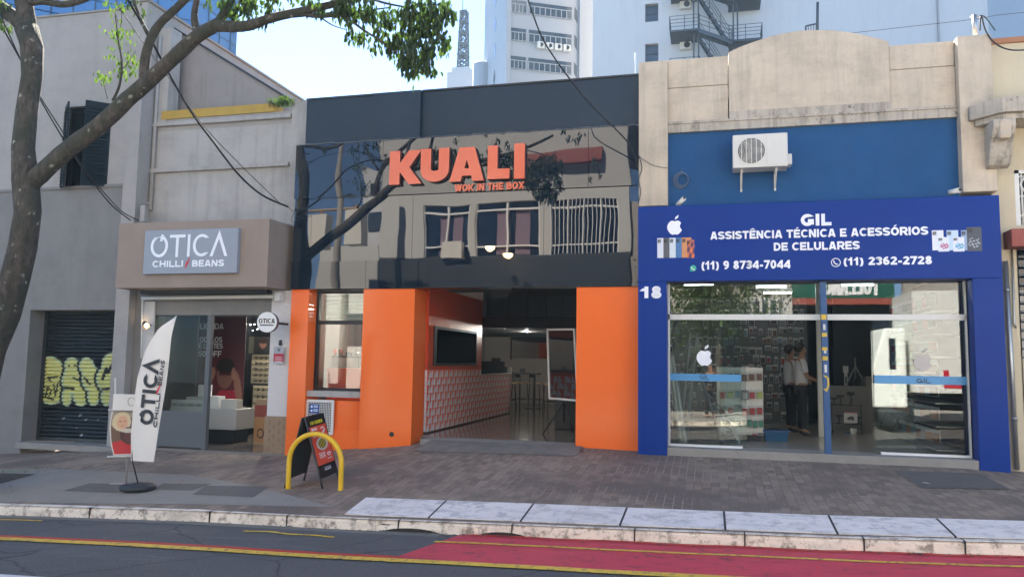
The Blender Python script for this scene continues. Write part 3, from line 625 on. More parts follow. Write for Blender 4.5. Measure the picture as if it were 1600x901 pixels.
# ---- black and orange restaurant (K)
K = thing('restaurant_building', 'wide shopfront of black gloss panels above bright orange panels', 'building', ((XBK+XKG)/2, 0, gf(-4.4)))
x0, x1 = XBK, XKG
zk = {n: zz(px, py) for n, (px, py) in dict(top=(735, 135), st=(730, 213), sb=(730, 301), wb=(735, 405), bb=(725, 449.5)).items()}
BX(x0+.10, x1, .10, .4, zk['st'], zk['top']).build('parapet', MT['darkband'], K)
bx0, bx1 = U(581, 200, 0).x, U(656, 200, 0).x; BX(bx0, bx1, .0, .42, zk['st'], zz(618, 145)-.0+.02).build('parapet_column', MT['darkband'], K)
cp = MB(); cp.box(x0+.1, bx0, .07, .45, zk['top'], zk['top']+.03); cp.box(bx1, x1, .07, .45, zk['top'], zk['top']+.03); cp.build('coping', MT['blackmetal'], K)
# sign row, window row, lower row of gloss panels with seams
xs_sign = [x0, U(600, 260).x, U(920, 255).x, x1]
for a, b in zip(xs_sign, xs_sign[1:]): BX(a+.004, b-.004, -.06, .3, zk['sb'], zk['st']-.003).build('sign_panel', MT['blackgloss'], K)
el = MB(); pts = [(x0+(x1-x0)*i/60, -.07, zk['st']+random.uniform(-.006, .014)) for i in range(61)]; el.tube(pts, .008, 4); el.build('panel_edge_strip', MT['steel'], K)
xs_w = [x0, U(487, 360).x, U(645, 360).x, U(850, 360).x, x1]
for a, b in zip(xs_w, xs_w[1:]): BX(a+.003, b-.003, -.02, .3, zk['wb']+.004, zk['sb']-.004).build('glass_band_panel', MT['blackflat'], K)
xs_l = [x0, U(487, 430).x, U(573, 430).x, U(655, 430).x, x1]
for a, b in zip(xs_l, xs_l[1:]): BX(a+.003, b-.003, -.045, .3, zk['bb'], zk['wb']-.0).build('lower_band_panel', MT['blackgloss'], K)
# orange panels
oz = zk['bb']-.003
def opanel(a, b, y0, y1, z0, z1, nm='orange_panel', m='orange'): return BX(a, b, y0, y1, z0, z1).build(nm, MT[m], K, .004)
a0, a1 = x0+.0, U(478, 580).x; opanel(a0, a1, -.0, .5, FL, oz)
b0, b1 = U(564, 580).x, U(645, 580).x; opanel(b0, b1, 0, .5, FL, oz)
opanel(U(661, 580, .75).x-.27, U(661, 580, .75).x, .5, .85, FL, oz, 'door_reveal')
c0, c1 = U(900, 580).x, x1-.0; opanel(c0, c1, 0, .5, FL, oz)
wzb, wzt = zz(520, 610, .3), oz; sill = zz(520, 618, .1)
opanel(a1, b0, .16, .5, FL, zz(520, 625, .16)); opanel(a1, b0, .12, .2, FL, zz(520, 668, .12), 'orange_skirting')
BX(a1, b0, .06, .5, zz(520, 620, .1), wzb).build('window_sill', MT['greyB'], K, .004)
wzm = zz(520, 503, .3)
fr = MB(); fr.box(a1, a1+.05, .3, .4, wzb, wzt); fr.box(b0-.04, b0, .3, .4, wzb, wzt); fr.box(a1+.05, b0-.04, .3, .4, wzb, wzb+.05); fr.box(a1+.05, b0-.04, .29, .4, wzm-.04, wzm+.03); fr.box(a1+.05, b0-.04, .3, .4, wzt-.05, wzt); fr.build('window_frame', MT['black'], K)
BX(a1+.05, b0-.04, .34, .352, wzb+.05, wzt-.05).build('window_pane', MT['glass'], K)
bl = MB()
for i in range(7):
    zA = wzm+.05+(wzt-.06-wzm-.05)*i/7; bl.box(a1+.12, b0-.06, .42, .44, zA, zA+(wzt-.06-wzm-.05)/7-.012)
bl.build('roller_blind', MT['plasticw'], K)
ho = MB(); ho.lathe([(.045, -.006), (.045, .002)], (U(612, 678).x, 0, zz(612, 678)), 20, axis='y'); ho.build('drain_hole', MT['black'], K)
# interior shell
kf = gf(-3.4)+.03; KY = 12.6
BX(x0, x1, .52, KY, kf-.3, kf).build('restaurant_floor', MT['floor_in'], K); BX(U(662, 600, 0).x-.05, c0+.0, .021, .52, kf-.3, kf-.004).build('door_threshold', MT['cement'], K) if True else BX(x0, x1, .52, KY, kf-.3, kf).build('restaurant_floor', MT['floor_in'], K)
BX(x0, x1, KY, KY+.2, kf, zk['top']).build('rear_wall', MT['inwall'], K)
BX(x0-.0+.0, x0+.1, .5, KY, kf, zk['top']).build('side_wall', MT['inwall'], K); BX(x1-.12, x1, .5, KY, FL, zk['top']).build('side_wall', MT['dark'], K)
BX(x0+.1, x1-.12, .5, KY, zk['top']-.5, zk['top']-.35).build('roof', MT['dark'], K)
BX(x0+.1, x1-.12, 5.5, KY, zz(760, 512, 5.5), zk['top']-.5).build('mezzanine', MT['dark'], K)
BX(x0+.1, U(757, 470, 5.3).x, 5.2, 5.5, zz(740, 495, 5.3), oz+.4).build('ceiling_beam', MT['inwall'], K)
mz = MB()
for i in range(5):
    xa = U(765+i*30, 470, 5.4).x; mz.box(xa, xa+.45, 5.44, 5.49, zz(760, 493, 5.4), zz(760, 462, 5.4))
mz.build('mezzanine_panels', M('dark_blue_panel', (.02, .028, .035), .3, .1), K)

# ---- beige and blue phone shop (G)
G_ = thing('phone_shop_building', 'stained beige parapet building with royal blue shopfront numbered 18', 'building', ((XKG+XG)/2, 0, gf(1.6)))
YG = -.05; FY = -.3
bx = lambda *a: BX(*a)
pl0, pl1 = XKG+.005, U(1044, 250).x; pr0, pr1 = U(1502, 250, -.15).x, U(1556, 250, -.15).x
zbl = zz(1270, 197, 0)
zb1 = zz(1020, 321, -.15); BX(pl0, pl1, -.12, .4, zb1, zz(1020, 96, -.12)).build('left_pilaster', MT['beige'], G_, .01)
zb2 = zz(1525, 300, -.15); BX(pr0, pr1, -.18, .4, zb2, zz(1525, 56, -.15)).build('right_pilaster', MT['beige'], G_, .01)
BX(pl1, pr0, .0, .4, zz(1270, 325, 0)-.3, zbl).build('blue_wall', MT['bluewall'], G_)
# parapet: stained foot, side panels, arched centre
zf = zz(1270, 182, 0); BX(pl1, pr0, -.07, .4, zbl, zf).build('parapet_foot', MT['beigedirty'], G_)
pa = U(1138, 130).x; pb = U(1390, 130).x
zp1, zp2 = zz(1090, 92), zz(1440, 69); zm = zz(1090, 136); zm2 = zz(1440, 107)
for a, b, zt, zmid in ((pl1, pa, zp1, zm), (pb, pr0, zp2, zm2)):
    BX(a, b-.008, -.03, .4, zf, zmid-.012).build('parapet_panel', MT['beige'], G_); BX(a, b-.008, -.03, .4, zmid, zt).build('parapet_panel', MT['beige'], G_, .01); BX(a, b, -.0, .39, zmid-.012, zmid).build('panel_groove', MT['beigedirty'], G_)
arch = MB(); zl, zr, zt = zz(1140, 84), zz(1388, 68), zz(1285, 48); n = 28; poly = [(pa+.008, zf), (pb-.008, zf)]
zsh = zz(1270, 168, 0)
top = []
for i in range(n+1):
    u = i/n; x = pb-.008-(pb-pa-.016)*u; h = math.sin(math.pi*u); top.append((x, (zr*(1-u)+zl*u)+(zt-(zl+zr)/2)*h**.9))
arch.prism([(pa+.008, zsh), (pb-.008, zsh)]+top, -.06, .4); arch.build('arched_parapet', MT['beige'], G_)
BX(pa+.008, pb-.008, -.062, .4, zf, zsh-.0).build('stained_parapet_foot', MT['beigedirty'], G_)
BX(pl1+.0, pr0, -.09, -.06, zf-.02, zf+.02).build('parapet_ledge', MT['beigedirty'], G_)
# blue frame
sz1, sz0 = zz(1280, 314, FY), zz(1275, 437, FY)
sx0, sx1 = XKG+.01, XG
BX(sx0, sx1, FY, .25, sz0, sz1).build('sign_board', MT['blue'], G_, .006)
gl0, gl1 = U(1042, 600, FY).x, U(1526, 600, FY).x
BX(sx0, gl0, FY+.002, .25, FL, sz0-.003).build('left_pillar', MT['blue'], G_, .004); BX(gl1, sx1, FY+.002, .25, FL, sz0-.003).build('right_pillar', MT['blue'], G_, .004)
BX(sx0, sx1, -.15, .3, sz1, sz1+.02).build('board_flashing', MT['cement'], G_)
GY = .05; gzT = zz(1275, 441, GY); gzm1, gzm0 = zz(1275, 491, GY), zz(1275, 500, GY); gfz = zz(1275, 705, GY)
BX(gl0, gl1, -.12, .25, gzT+.06, sz0-.003).build('lintel', M('dark_blue_lintel', (.008, .02, .09), .5, .1), G_)
BX(gl0, gl1, -.28, .3, gfz-.3, gfz).build('door_sill', MT['cement'], G_, .01)
fr = MB(); mid = U(1285, 600, GY).x; g1 = U(1511, 600, GY).x
fr.box(gl0, gl1, GY-.03, GY+.05, gzm0, gzm1); fr.box(gl0, gl0+.035, GY-.03, GY+.05, gfz, gzT+.06); fr.box(g1, g1+.05, GY-.03, GY+.05, gfz, gzT+.06); fr.box(gl0+.035, g1, GY-.03, GY+.05, gzT+.02, gzT+.06)
fr.build('aluminium_frame', MT['frame'], G_, .004)
for ta_, tb_ in ((gl0+.035, U(1160, 690, GY).x), (U(1376, 690, GY).x, g1)): BX(ta_, tb_, GY-.04, GY+.04, gfz+.001, gfz+.035).build('door_track', MT['white'], G_)
BX(g1+.05, gl1, GY-.1, .25, gfz, gzT+.06).build('right_jamb', MT['blue'], G_)
# transom and glass doors: left leaf and right leaf stand closed, the middle is open
for nm, a, b, z0, z1_ in (('transom_pane', gl0+.035, mid-.0, gzm1, gzT+.02), ('transom_pane', mid+.09, g1, gzm1, gzT+.02), ('fixed_pane', gl0+.035, U(1158, 600, GY).x, gfz+.035, gzm0), ('fixed_pane', U(1366, 600, GY).x, g1, gfz+.035, gzm0)):
    BX(a, b, GY, GY+.01, z0, z1_).build(nm, MT['glass'], G_)
BX(U(1124, 600, GY+.06).x, U(1166, 600, GY+.06).x, GY+.06, GY+.07, gfz+.01, gzm0).build('sliding_door', MT['glass'], G_); BX(U(1366, 600, GY).x-.02, U(1430, 600, GY).x, GY+.06, GY+.07, gfz+.01, gzm0).build('sliding_door', MT['glass'], G_)
for a, b in ((1044, 1158), (1366, 1510)):
    zt_, zb__ = zz((a+b)/2, 584+(3 if a > 1200 else 0), GY), zz((a+b)/2, 595+(5 if a > 1200 else 0), GY)
    BX(U(a, 590, GY).x, U(b, 590, GY).x, GY-.006, GY-.002, zb__, zt_).build('blue_film_strip', MT['bluetape'], G_)
# shop interior shell
sf = gfz-.01; SY = 8.0
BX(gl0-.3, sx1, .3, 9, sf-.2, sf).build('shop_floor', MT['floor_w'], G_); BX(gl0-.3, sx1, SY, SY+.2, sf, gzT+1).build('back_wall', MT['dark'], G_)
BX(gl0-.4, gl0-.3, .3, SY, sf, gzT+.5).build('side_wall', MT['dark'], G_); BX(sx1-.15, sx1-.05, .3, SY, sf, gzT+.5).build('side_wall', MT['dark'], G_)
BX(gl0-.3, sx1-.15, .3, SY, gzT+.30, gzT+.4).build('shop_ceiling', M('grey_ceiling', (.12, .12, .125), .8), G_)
BX(XKG+.1, sx1, .4, 12, zz(1270, 140), zz(1270, 140)+.1).build('roof', MT['cement'], G_); BX(sx1-.2, sx1, .4, 12, FL, zz(1525, 110)).build('party_wall', MT['beige'], G_)
BX(XKG+.01, XKG+.12, .4, 12, zk['top'], zz(1020, 96)-.1).build('party_wall', MT['beige'], G_)
pt = MB(); pt.box(U(1277, 600, 3).x, U(1289, 600, 3).x, 2.9, 3.02, sf, gzT+.3); pt.build('white_post', MT['frame'], G_)

# ---- cream building at the right edge (R)
Rr = thing('cream_building', 'cream painted wall with corbelled balcony and barred window at the right edge', 'building', (6, 0, gf(6)))
RX0 = XG+.0; RXE = 16
gwx, gwz0, gwz1 = U(1586, 300, .0).x, zz(1590, 352, 0), zz(1590, 266, 0)
ztR = zz(1580, 68, 0); lw0 = U(1593, 500, 0).x; lwz1, lwz0 = zz(1595, 388), zz(1595, 560)
wl = MB(); wl.box(RX0, gwx, 0, .3, FL+1, ztR); wl.box(gwx, RXE, 0, .3, gwz1, ztR); wl.box(gwx, RXE, 0, .3, lwz1, gwz0); wl.box(gwx, lw0, 0, .3, FL+1, lwz1); wl.box(lw0, RXE, 0, .3, FL+1, lwz0); wl.build('wall', MT['cream'], Rr)
BX(RX0, RXE, -.05, .35, ztR, ztR+.08).build('coping', MT['terra'], Rr); BX(RXE-.2, RXE, .3, 10, FL, ztR).build('side_wall', MT['cream'], Rr); BX(RX0, RXE, .3, 10, ztR-.3, ztR-.2).build('roof', MT['cement'], Rr)
gw = BX(gwx, gwx+1.4, .2, .25, gwz0, gwz1).build('window', MT['blackflat'], Rr)
gr = MB(); gr.box(gwx, gwx+.06, -.0, .05, gwz0, gwz1); gr.box(gwx, gwx+1.4, .0, .05, gwz1-.05, gwz1)
for i in range(8): gr.tube([(gwx+.1+i*.18, .03, gwz0), (gwx+.1+i*.18, .03, gwz1)], .014, 6)
for i in range(3): gr.tube([(gwx, .03, gwz0+.15+i*.3), (gwx+1.4, .03, gwz0+.15+i*.3)], .014, 6)
for i in range(4): gr.lathe([(.10, -.012), (.13, -.012), (.13, .012), (.10, .012), (.10, -.012)], (gwx+.2+i*.34, .02, gwz1-.22), 18, axis='y')
gr.build('window_grille', MT['frame'], gw)
lwn = BX(lw0, lw0+1.5, .18, .22, lwz0, lwz1).build('lower_window', MT['blackflat'], Rr); lg = MB()
for i in range(12): lg.box(lw0, lw0+1.5, .02, .06, lwz0+i*(lwz1-lwz0)/12, lwz0+i*(lwz1-lwz0)/12+.03)
lg.build('louvres', MT['grey'], lwn)
# balcony: slab on scrolled corbel
by = -.62; bxl = U(1522, 170, by+.15).x; bzt = zz(1560, 152, by); bzb = bzt-.22
bm = MB(); bm.hexa([(bxl+.0, by+.3, bzb), (bxl+.25, by, bzb), (RXE, by, bzb), (bxl+.0, .0, bzb), (bxl+.0, by+.3, bzt), (bxl+.25, by, bzt), (RXE, by, bzt), (bxl+.0, .0, bzt)]); 
bm = MB(); bm.hprism([(bxl, -.19), (bxl, by+.35), (bxl+.33, by), (RXE, by), (RXE, -.005), (XG+.01, -.005), (XG+.01, -.19)], bzb, bzt); bm.hprism([(bxl+.08, -.19), (bxl+.08, by+.37), (bxl+.36, by+.08), (RXE, by+.08), (RXE, -.005), (XG+.015, -.005), (XG+.015, -.19)], bzb-.09, bzb-.001); bm.build('balcony_slab', MT['beigedirty'], Rr, .01)
cb = MB(); cz = bzb-.09; yA = -.185; cxl = U(1545, 200, -.4).x
prof = [(0, 0), (-.40, 0), (-.41, -.10), (-.34, -.22), (-.26, -.32), (-.20, -.5), (-.12, -.62), (0, -.66)]
n0 = len(cb.v); k = len(prof)
for xx in (cxl, cxl+.30):
    for y_, z_ in prof: cb.v.append((xx, yA+y_, cz+z_))
cb.f += [tuple(range(n0+k-1, n0-1, -1)), tuple(range(n0+k, n0+2*k))]; 
for i in range(k): j = (i+1) % k; cb.f.append((n0+i, n0+j, n0+k+j, n0+k+i))
cb.m = [0]*len(cb.f); cb.sm = [False]*len(cb.f); cb.build('corbel', MT['beigedirty'], Rr, .02)
cb2 = copy = MB(); cb2.box(cxl+.07, cxl+.23, yA-.44, yA-.05, cz-.3, cz-.002); cb2.build('corbel_face', MT['beige'], Rr, .05)
aw = MB(); ax0 = U(1581, 372, -.35).x; az1, az0 = zz(1590, 357, -.35), zz(1590, 385, -.35); aw.box(ax0, RXE, -.35, -.003, az0, az1); aw.build('red_awning_box', MT['redpaint'], Rr, .01)
# ================================================================== SIGNS ON THE FRONTS
def arcp(cx, cz, rx, rz, a0, a1, n=28): return [(cx+rx*math.cos(math.radians(a0+(a1-a0)*i/n)), cz+rz*math.sin(math.radians(a0+(a1-a0)*i/n))) for i in range(n+1)]
def brand_otica(fn, w, mb, y0, y1, x0, z0, W_, H_):
    """the optician's five thin capitals (O with a notch, A without a bar), drawn in a W_ x H_ box"""
    s = lambda p: [(x0+a*W_, z0+b*H_) for a, b in p]
    rz = .5-w/H_/2; rx = rz*H_/W_
    mb.ribbon(s(arcp(.115, .5, .115-w/W_/2, rz, 78, -252)), w, y0, y1)
    mb.ribbon(s([(.135, .72), (.15, 1.02)]), w*.9, y0-.0007, y1)
    mb.ribbon(s([(.25, 1-w/H_/2), (.455, 1-w/H_/2)]), w, y0, y1); mb.ribbon(s([(.352, 0), (.352, 1-w/H_)]), w, y0, y1)
    mb.ribbon(s([(.505, 0), (.505, 1)]), w, y0, y1)
    mb.ribbon(s(arcp(.675, .5, .115-w/W_/2, rz, 48, 312)), w, y0, y1)
    mb.ribbon(s([(.80, 0), (.895, .96), (.99, 0)]), w, y0, y1)
yy = -.69
o1, o0 = U(225, 394, yy), U(371, 391, yy); oz1, oz0 = zz(298, 358, yy), zz(298, 427, yy)
t = thing('optician_sign', 'grey square-edged optician sign with white thin capitals on the cement canopy', 'sign', (o1.x, yy, oz0))
BX(o1.x, o0.x, yy, cY-.001, oz0, oz1).build('sign_box', M('pale_blue_grey_panel', (.27, .285, .32), .35, .05, bmp=0), t, .004)
lx0, lx1, lz0, lz1 = U(236, 384, yy).x, U(355, 384, yy).x, zz(298, 401, yy), zz(298, 366, yy)
mb = MB(); brand_otica(None, .055, mb, yy-.008, yy+.0, lx0, lz0, lx1-lx0, lz1-lz0); mb.build('lettering', MT['text'], t)
wpx('lettering', 'CHILLI', 238, 286, 407, 417, yy-.001, MT['text'], t, .20); wpx('lettering', 'BEANS', 300, 350, 406, 416, yy-.001, MT['text'], t, .20)
def chilli(c, s_, parent, ax=Vector((1, 0, 0)), up=Vector((0, 0, 1)), nm='chilli_emblem'):
    n = ax.cross(up); pts = [(-.42, -.75), (-.30, -.2), (-.12, .25), (.12, .5), (.26, .42), (.22, .1), (.02, -.3), (-.22, -.62)]; st = [(.12, .5), (.28, .95), (.36, .9), (.26, .44)]
    mb = MB()
    for q in (pts[::-1], st[::-1]):
        f = [c+ax*(a*s_)+up*(b*s_)+n*.007 for a, b in q]; mb.face(f[::1]); 
    return mb.build(nm, MT['redink'], parent)
chilli(Vector((U(293, 411, yy).x, yy, zz(293, 411, yy))), .13, t)
# ---- KUALI letters standing off the gloss panel
yy = -.16
t = thing('restaurant_sign', 'big orange KUALI letters with WOK IN THE BOX below on black gloss panel', 'sign', tuple(U(715, 290, yy)))
def zl(px, py): return zz(px, py, yy)
Wk = MT['letter']; Ks = MT['letterside']
def kbox(px0, px1): return U(px0, 255, yy).x, U(px1, 255, yy).x
def letter(nm, px0, px1, yt, yb, strokes, w):
    a, b = kbox(px0, px1); xm = (px0+px1)/2; z0, z1 = zl(xm, yb), zl(xm, yt); mb = MB()
    for k, (path, ww) in enumerate(strokes): mb.ribbon([(a+(b-a)*u, z0+(z1-z0)*v) for u, v in path], ww*w, yy-.0013*k, yy+.085, 0, 1)
    return mb.build(nm, [Wk, Ks], t)
w0 = .20
letter('letter_K', 608, 655, 235.5, 288, [([(.19, 0), (.19, 1)], 1), ([(.86, 1.0), (.47, .50), (.88, 0)], .98)], w0)
letter('letter_U', 656, 703, 232, 285, [([(.20, 1), (.20, .42)]+[(.5+.30*math.cos(math.radians(a)), .37-.19*math.sin(math.radians(a-180))*-1*-1) for a in range(190, 351, 16)]+[(.80, .42), (.80, 1)], .98)], w0)
letter('letter_A', 702, 757, 230, 283, [([(.17, 0), (.44, 1)], 1.0), ([(.83, 0), (.56, 1)], 1.0), ([(.34, .27), (.66, .27)], .66)], w0)
letter('letter_L', 760, 797, 227, 280, [([(.26, 1), (.26, .16), (.98, .16)], .92)], w0*.98)
letter('letter_I', 803, 820, 224, 279, [([(.5, 0), (.5, 1)], 1)], w0*.95)
wpx('lettering', 'WOK IN THE BOX', 711, 819, 286.5, 297.5, -.075, MT['letter'], t, .22, .03)
# ---- GIL board
yy = FY-.001
t = thing('shop_sign_lettering', 'white raised GIL phone repair lettering across the blue board', 'sign', tuple(U(1280, 380, yy)))
tx = MT['text']
wpx('lettering', 'GIL', 1251, 1299, 334.5, 352.5, yy, tx, t, .25, .02)
wpx('lettering', 'ASSISTÊNCIA TÉCNICA E ACESSÓRIOS', 1110, 1450, 358, 370.5, yy, tx, t, .22, .015)
wpx('lettering', 'DE CELULARES', 1209, 1343, 378, 390.5, yy, tx, t, .22, .015)
wpx('lettering', '(11) 9 8734-7044', 1096, 1235, 407, 420, yy, tx, t, .22, .015); wpx('lettering', '(11) 2362-2728', 1318, 1456, 401, 413.5, yy, tx, t, .22, .015)
wpx('house_number', '18', 1002, 1034, 447.5, 465.5, FY, tx, t, .27, .015)
# fruit emblem (bitten apple with leaf), handset marks, pictured phones
def fruit(c, s_, y, mat, parent, nm='fruit_emblem'):
    body = []
    for i in range(48):
        a = 2*math.pi*i/48; x, z_ = math.cos(a), math.sin(a); r = .46
        rx = r*(1.0+.04*abs(x)); zc = z_*.50
        if z_ > 0: zc -= .10*math.exp(-(x/.28)**2)
        else: zc += .07*math.exp(-(x/.25)**2); 
        rx *= (1-.12*max(0, -z_)); body.append((x*rx, zc))
    out = []
    for x, z_ in body:
        d = math.hypot(x-.56, z_-.08)
        if d < .25: x = .56-math.sqrt(max(0, .25**2-(z_-.08)**2))
        out.append((c.x+x*s_, c.z+z_*s_))
    mb = MB(); n = len(out); cx_ = c.x-.15*s_; cz_ = c.z
    for i in range(n): j = (i+1) % n; mb.face([(cx_, y-.006, cz_), (out[i][0], y-.006, out[i][1]), (out[j][0], y-.006, out[j][1])])
    leaf = [(0.0, .50), (.04, .68), (.24, .82), (.20, .62)]; mb.face([(c.x+a*s_, y-.006, c.z+b*s_) for a, b in leaf][::-1])
    return mb.build(nm, mat, parent)
fruit(U(1054.5, 355.5, yy), .255, yy, tx, t)
cols = ['c9ced6', '55585f', 'd6dfe4', '3f7fae', 'd98b50']
def phone(px, py, w, h, c, y, nm='pictured_phone', par=None, fn=None, ro=0):
    p = U(px, py, y); w *= 1; 
    def f(u, v):
        if fn: q = fn(u, v)
        else: q = c
        if .06 < u < .42 and .76 < v < .96: q = tuple(k*.6 for k in q)
        for a, b in ((.15, .91), (.15, .82), (.31, .87)):
            if ell(u, v, a, b, .06, .03): q = (.05, .05, .06)
        return q
    return picture(nm, (p.x, y-.004-ro, p.z), (1, 0, .0), (0, 0, 1), w, h, 14, 26, f, MT['stickers'], par, .004)
sw = .0102
def marble(u, v):
    n_ = math.sin(u*9+v*6)+math.sin(v*13-u*7); return (.85, .45, .22) if n_ > .3 else (.28, .16, .32) if n_ < -.6 else (.6, .3, .35)
for i, c in enumerate(['d5d9e0', '505258', 'cfd8dc', '3c74a8', 'cf8a57']):
    phone(1027+i*9.6, 403-i*.15, .150, .325, hexc(c), yy, par=t, ro=i*.0005)
phone(1073.5, 403, .115, .29, None, yy, par=t, fn=marble, ro=.003)
pz = lambda px, py: zz(px, py, yy)
def splash(col):
    return lambda u, v: hexc(col) if (ell(u, v, .55, .38, .40, .20) and math.sin(u*23+v*17)+math.sin(v*31-u*9) > -.5) else (.86, .88, .92)
for i, (px, py, c, f) in enumerate([(1457, 391, 'dfe3ea', None), (1480, 391, 'bcd3e6', None), (1502.5, 391, '8aa5c2', None)]): phone(px, py, .155, .30, hexc(c), yy, par=t, ro=i*.0005)
for i, (px, py, c) in enumerate([(1466, 393, 'b04a78'), (1489.5, 393, '3f9cc4')]): phone(px, py, .15, .215, None, yy, par=t, fn=splash(c), ro=.002+i*.0005)
phone(1511.5, 392.5, .195, .36, None, yy, par=t, fn=lambda u, v: (.75, .78, .82) if (ell(u, v, .5, .35, .4, .22) and math.sin(u*40+v*23)*math.sin(v*50-u*19) > .35) else (.20, .24, .30), ro=.003)
gm = M('green_badge', (.02, .38, .25), .4, .05, bmp=0)
c = U(1083, 419, yy); mb = MB(); mb.lathe([(.050, -.008), (.050, .001)], (c.x, yy, c.z), 24, axis='y'); mb.face([(c.x-.05, yy-.006, c.z-.055), (c.x-.015, yy-.006, c.z-.045), (c.x-.045, yy-.006, c.z-.015)]); bd = mb.build('message_badge', gm, t)
def handset(c, s_, y, mat, par):
    mb = MB(); mb.ribbon([(c.x-.55*s_, c.z+.55*s_), (c.x-.45*s_, c.z), (c.x, c.z-.45*s_), (c.x+.55*s_, c.z-.55*s_)], s_*.28, y-.012, y-.0085); mb.build('handset_mark', mat, par)
handset(c, .042, yy, tx, bd)
c = U(1306, 410, yy); mb = MB(); mb.ribbon(arcp(c.x, c.z, .064, .064, 0, 360, 32), .010, yy-.006, yy); rg = mb.build('handset_ring', tx, t); handset(c, .055, yy+.004, tx, rg)
# stickers on the panes
fruit(U(1101, 559, GY-.01), .27, GY-.008, MT['text'], G_, 'fruit_sticker'); fruit(U(1442, 566, GY), .27, GY-.010, M('faded_sticker', (.55, .5, .44), .6, .05, bmp=0), G_, 'fruit_sticker')
wpx('strip_lettering', 'GIL', 1093, 1108, 586, 592, GY-.006, MT['navyink'], G_, .16, .002); wpx('strip_lettering', 'GIL', 1432, 1454, 591, 598, GY-.006, MT['navyink'], G_, .16, .002)

# ================================================================== THINGS ON THE FRONTS
# air conditioner on the blue wall
ay = -.42; x0_, x1_ = U(1145, 235, ay).x, U(1231, 235, ay).x; az0, az1 = zz(1188, 261, ay), zz(1188, 209, ay)
t = thing('air_conditioner', 'aged white air conditioner unit on brackets under the stained parapet', 'air conditioner', (x0_, -.1, az0))
BX(x0_, x1_, ay, -.08, az0, az1).build('casing', MT['plasticw'], t, .012)
pn = MB(); xd = x0_+(x1_-x0_)*.62; pn.box(xd, x1_-.02, ay-.006, ay+.0, az0+.03, az1-.03); pn.build('front_panel', MT['plasticw'], t, .003)
fc = Vector((x0_+(x1_-x0_)*.34, ay, (az0+az1)/2)); BXf = MB(); BXf.lathe([(.205, -.004), (.205, .0)], tuple(fc), 32, axis='y'); BXf.build('fan_opening', MT['dark'], t)
gr = MB()
for r_ in [.03+.022*i for i in range(9)]: gr.ribbon(arcp(fc.x, fc.z, r_, r_, 0, 360, 30), .006, ay-.012, ay-.006)
for i in range(5): x = fc.x-.15+.075*i; hh = math.sqrt(max(0, .205**2-(x-fc.x)**2)); gr.box(x-.006, x+.006, ay-.018, ay-.012, fc.z-hh, fc.z+hh)
gr.build('fan_grille', MT['plasticw'], t)
fb = MB()
for k in range(3): a = k*2.09; fb.ribbon([(fc.x, fc.z), (fc.x+.18*math.cos(a), fc.z+.18*math.sin(a))], .09, ay-.0045, ay-.004)
fb.build('fan_blade', M('grey_fan', (.16, .15, .14), .6), t)
BX(x1_+.001, x1_+.07, ay+.1, -.1, az0+.05, az0+.22).build('valve_cover', MT['plasticw'], t, .01)
for px in (1159, 1213):
    x = U(px, 265, ay+.1).x; mb = MB(); mb.box(x-.015, x+.015, -.34, -.005, az0-.035, az0-.002); mb.box(x-.015, x+.015, -.03, -.001, az0-.30, az0-.036); mb.hexa([(x-.012, -.30, az0-.06), (x+.012, -.30, az0-.06), (x+.012, -.03, az0-.26), (x-.012, -.03, az0-.26), (x-.012, -.30, az0-.036), (x+.012, -.30, az0-.036), (x+.012, -.03, az0-.23), (x-.012, -.03, az0-.23)]); mb.build('bracket', MT['plasticw'], t)
# coil of cable
mb = MB(); c = U(1064, 281, -.05)
for k in range(4):
    r_ = .125-.012*k; mb.tube([(c.x+r_*math.cos(a*.35)+.01*k, -.03-.012*k, c.z+r_*math.sin(a*.35)*1.12) for a in range(19)], .008, 5, caps=False)
mb.tube([(c.x, -.03, c.z+.13), (c.x+.01, -.01, c.z+.2)], .008, 5); mb.tube([(c.x+.1, -.03, c.z+.05), (c.x+.22, -.02, c.z-.0), (c.x+.25, -.02, c.z-.15), (c.x+.12, -.02, c.z-.27)], .003, 4)
tag(mb.build('cable_coil', M('blue_grey_cable', (.09, .13, .2), .6)), 'small coil of blue-grey cable hung on blue wall left of air conditioner', 'cable coil')
# two small white security floodlights on the board
for px, py, s_, lab in ((1064, 315, 1, 'small white camera tilted on bracket at left top of blue board'), (1491, 299, -1, 'small white camera lying on right top edge of blue board')):
    c = U(px, py, -.28); t = thing('security_camera', lab, 'camera', tuple(c))
    b_ = MB(); d = Vector((.055, -.05, .045 if s_ > 0 else .005)); b_.tube([c-d, c+d], .04, 10); b_.build('camera_body', MT['plasticw'], t)
    b_ = MB(); b_.tube([c-d*.6, c+Vector((-.06, .05, -.05))], .012, 6); b_.build('bracket', MT['steel'], t)
    b_ = MB(); b_.lathe([(.02, -.004), (.02, .0)], (c.x+d.x*1.0, c.y+d.y-.03, c.z+d.z*1.0), 12, axis='y'); b_.build('lens', MT['black'], t)
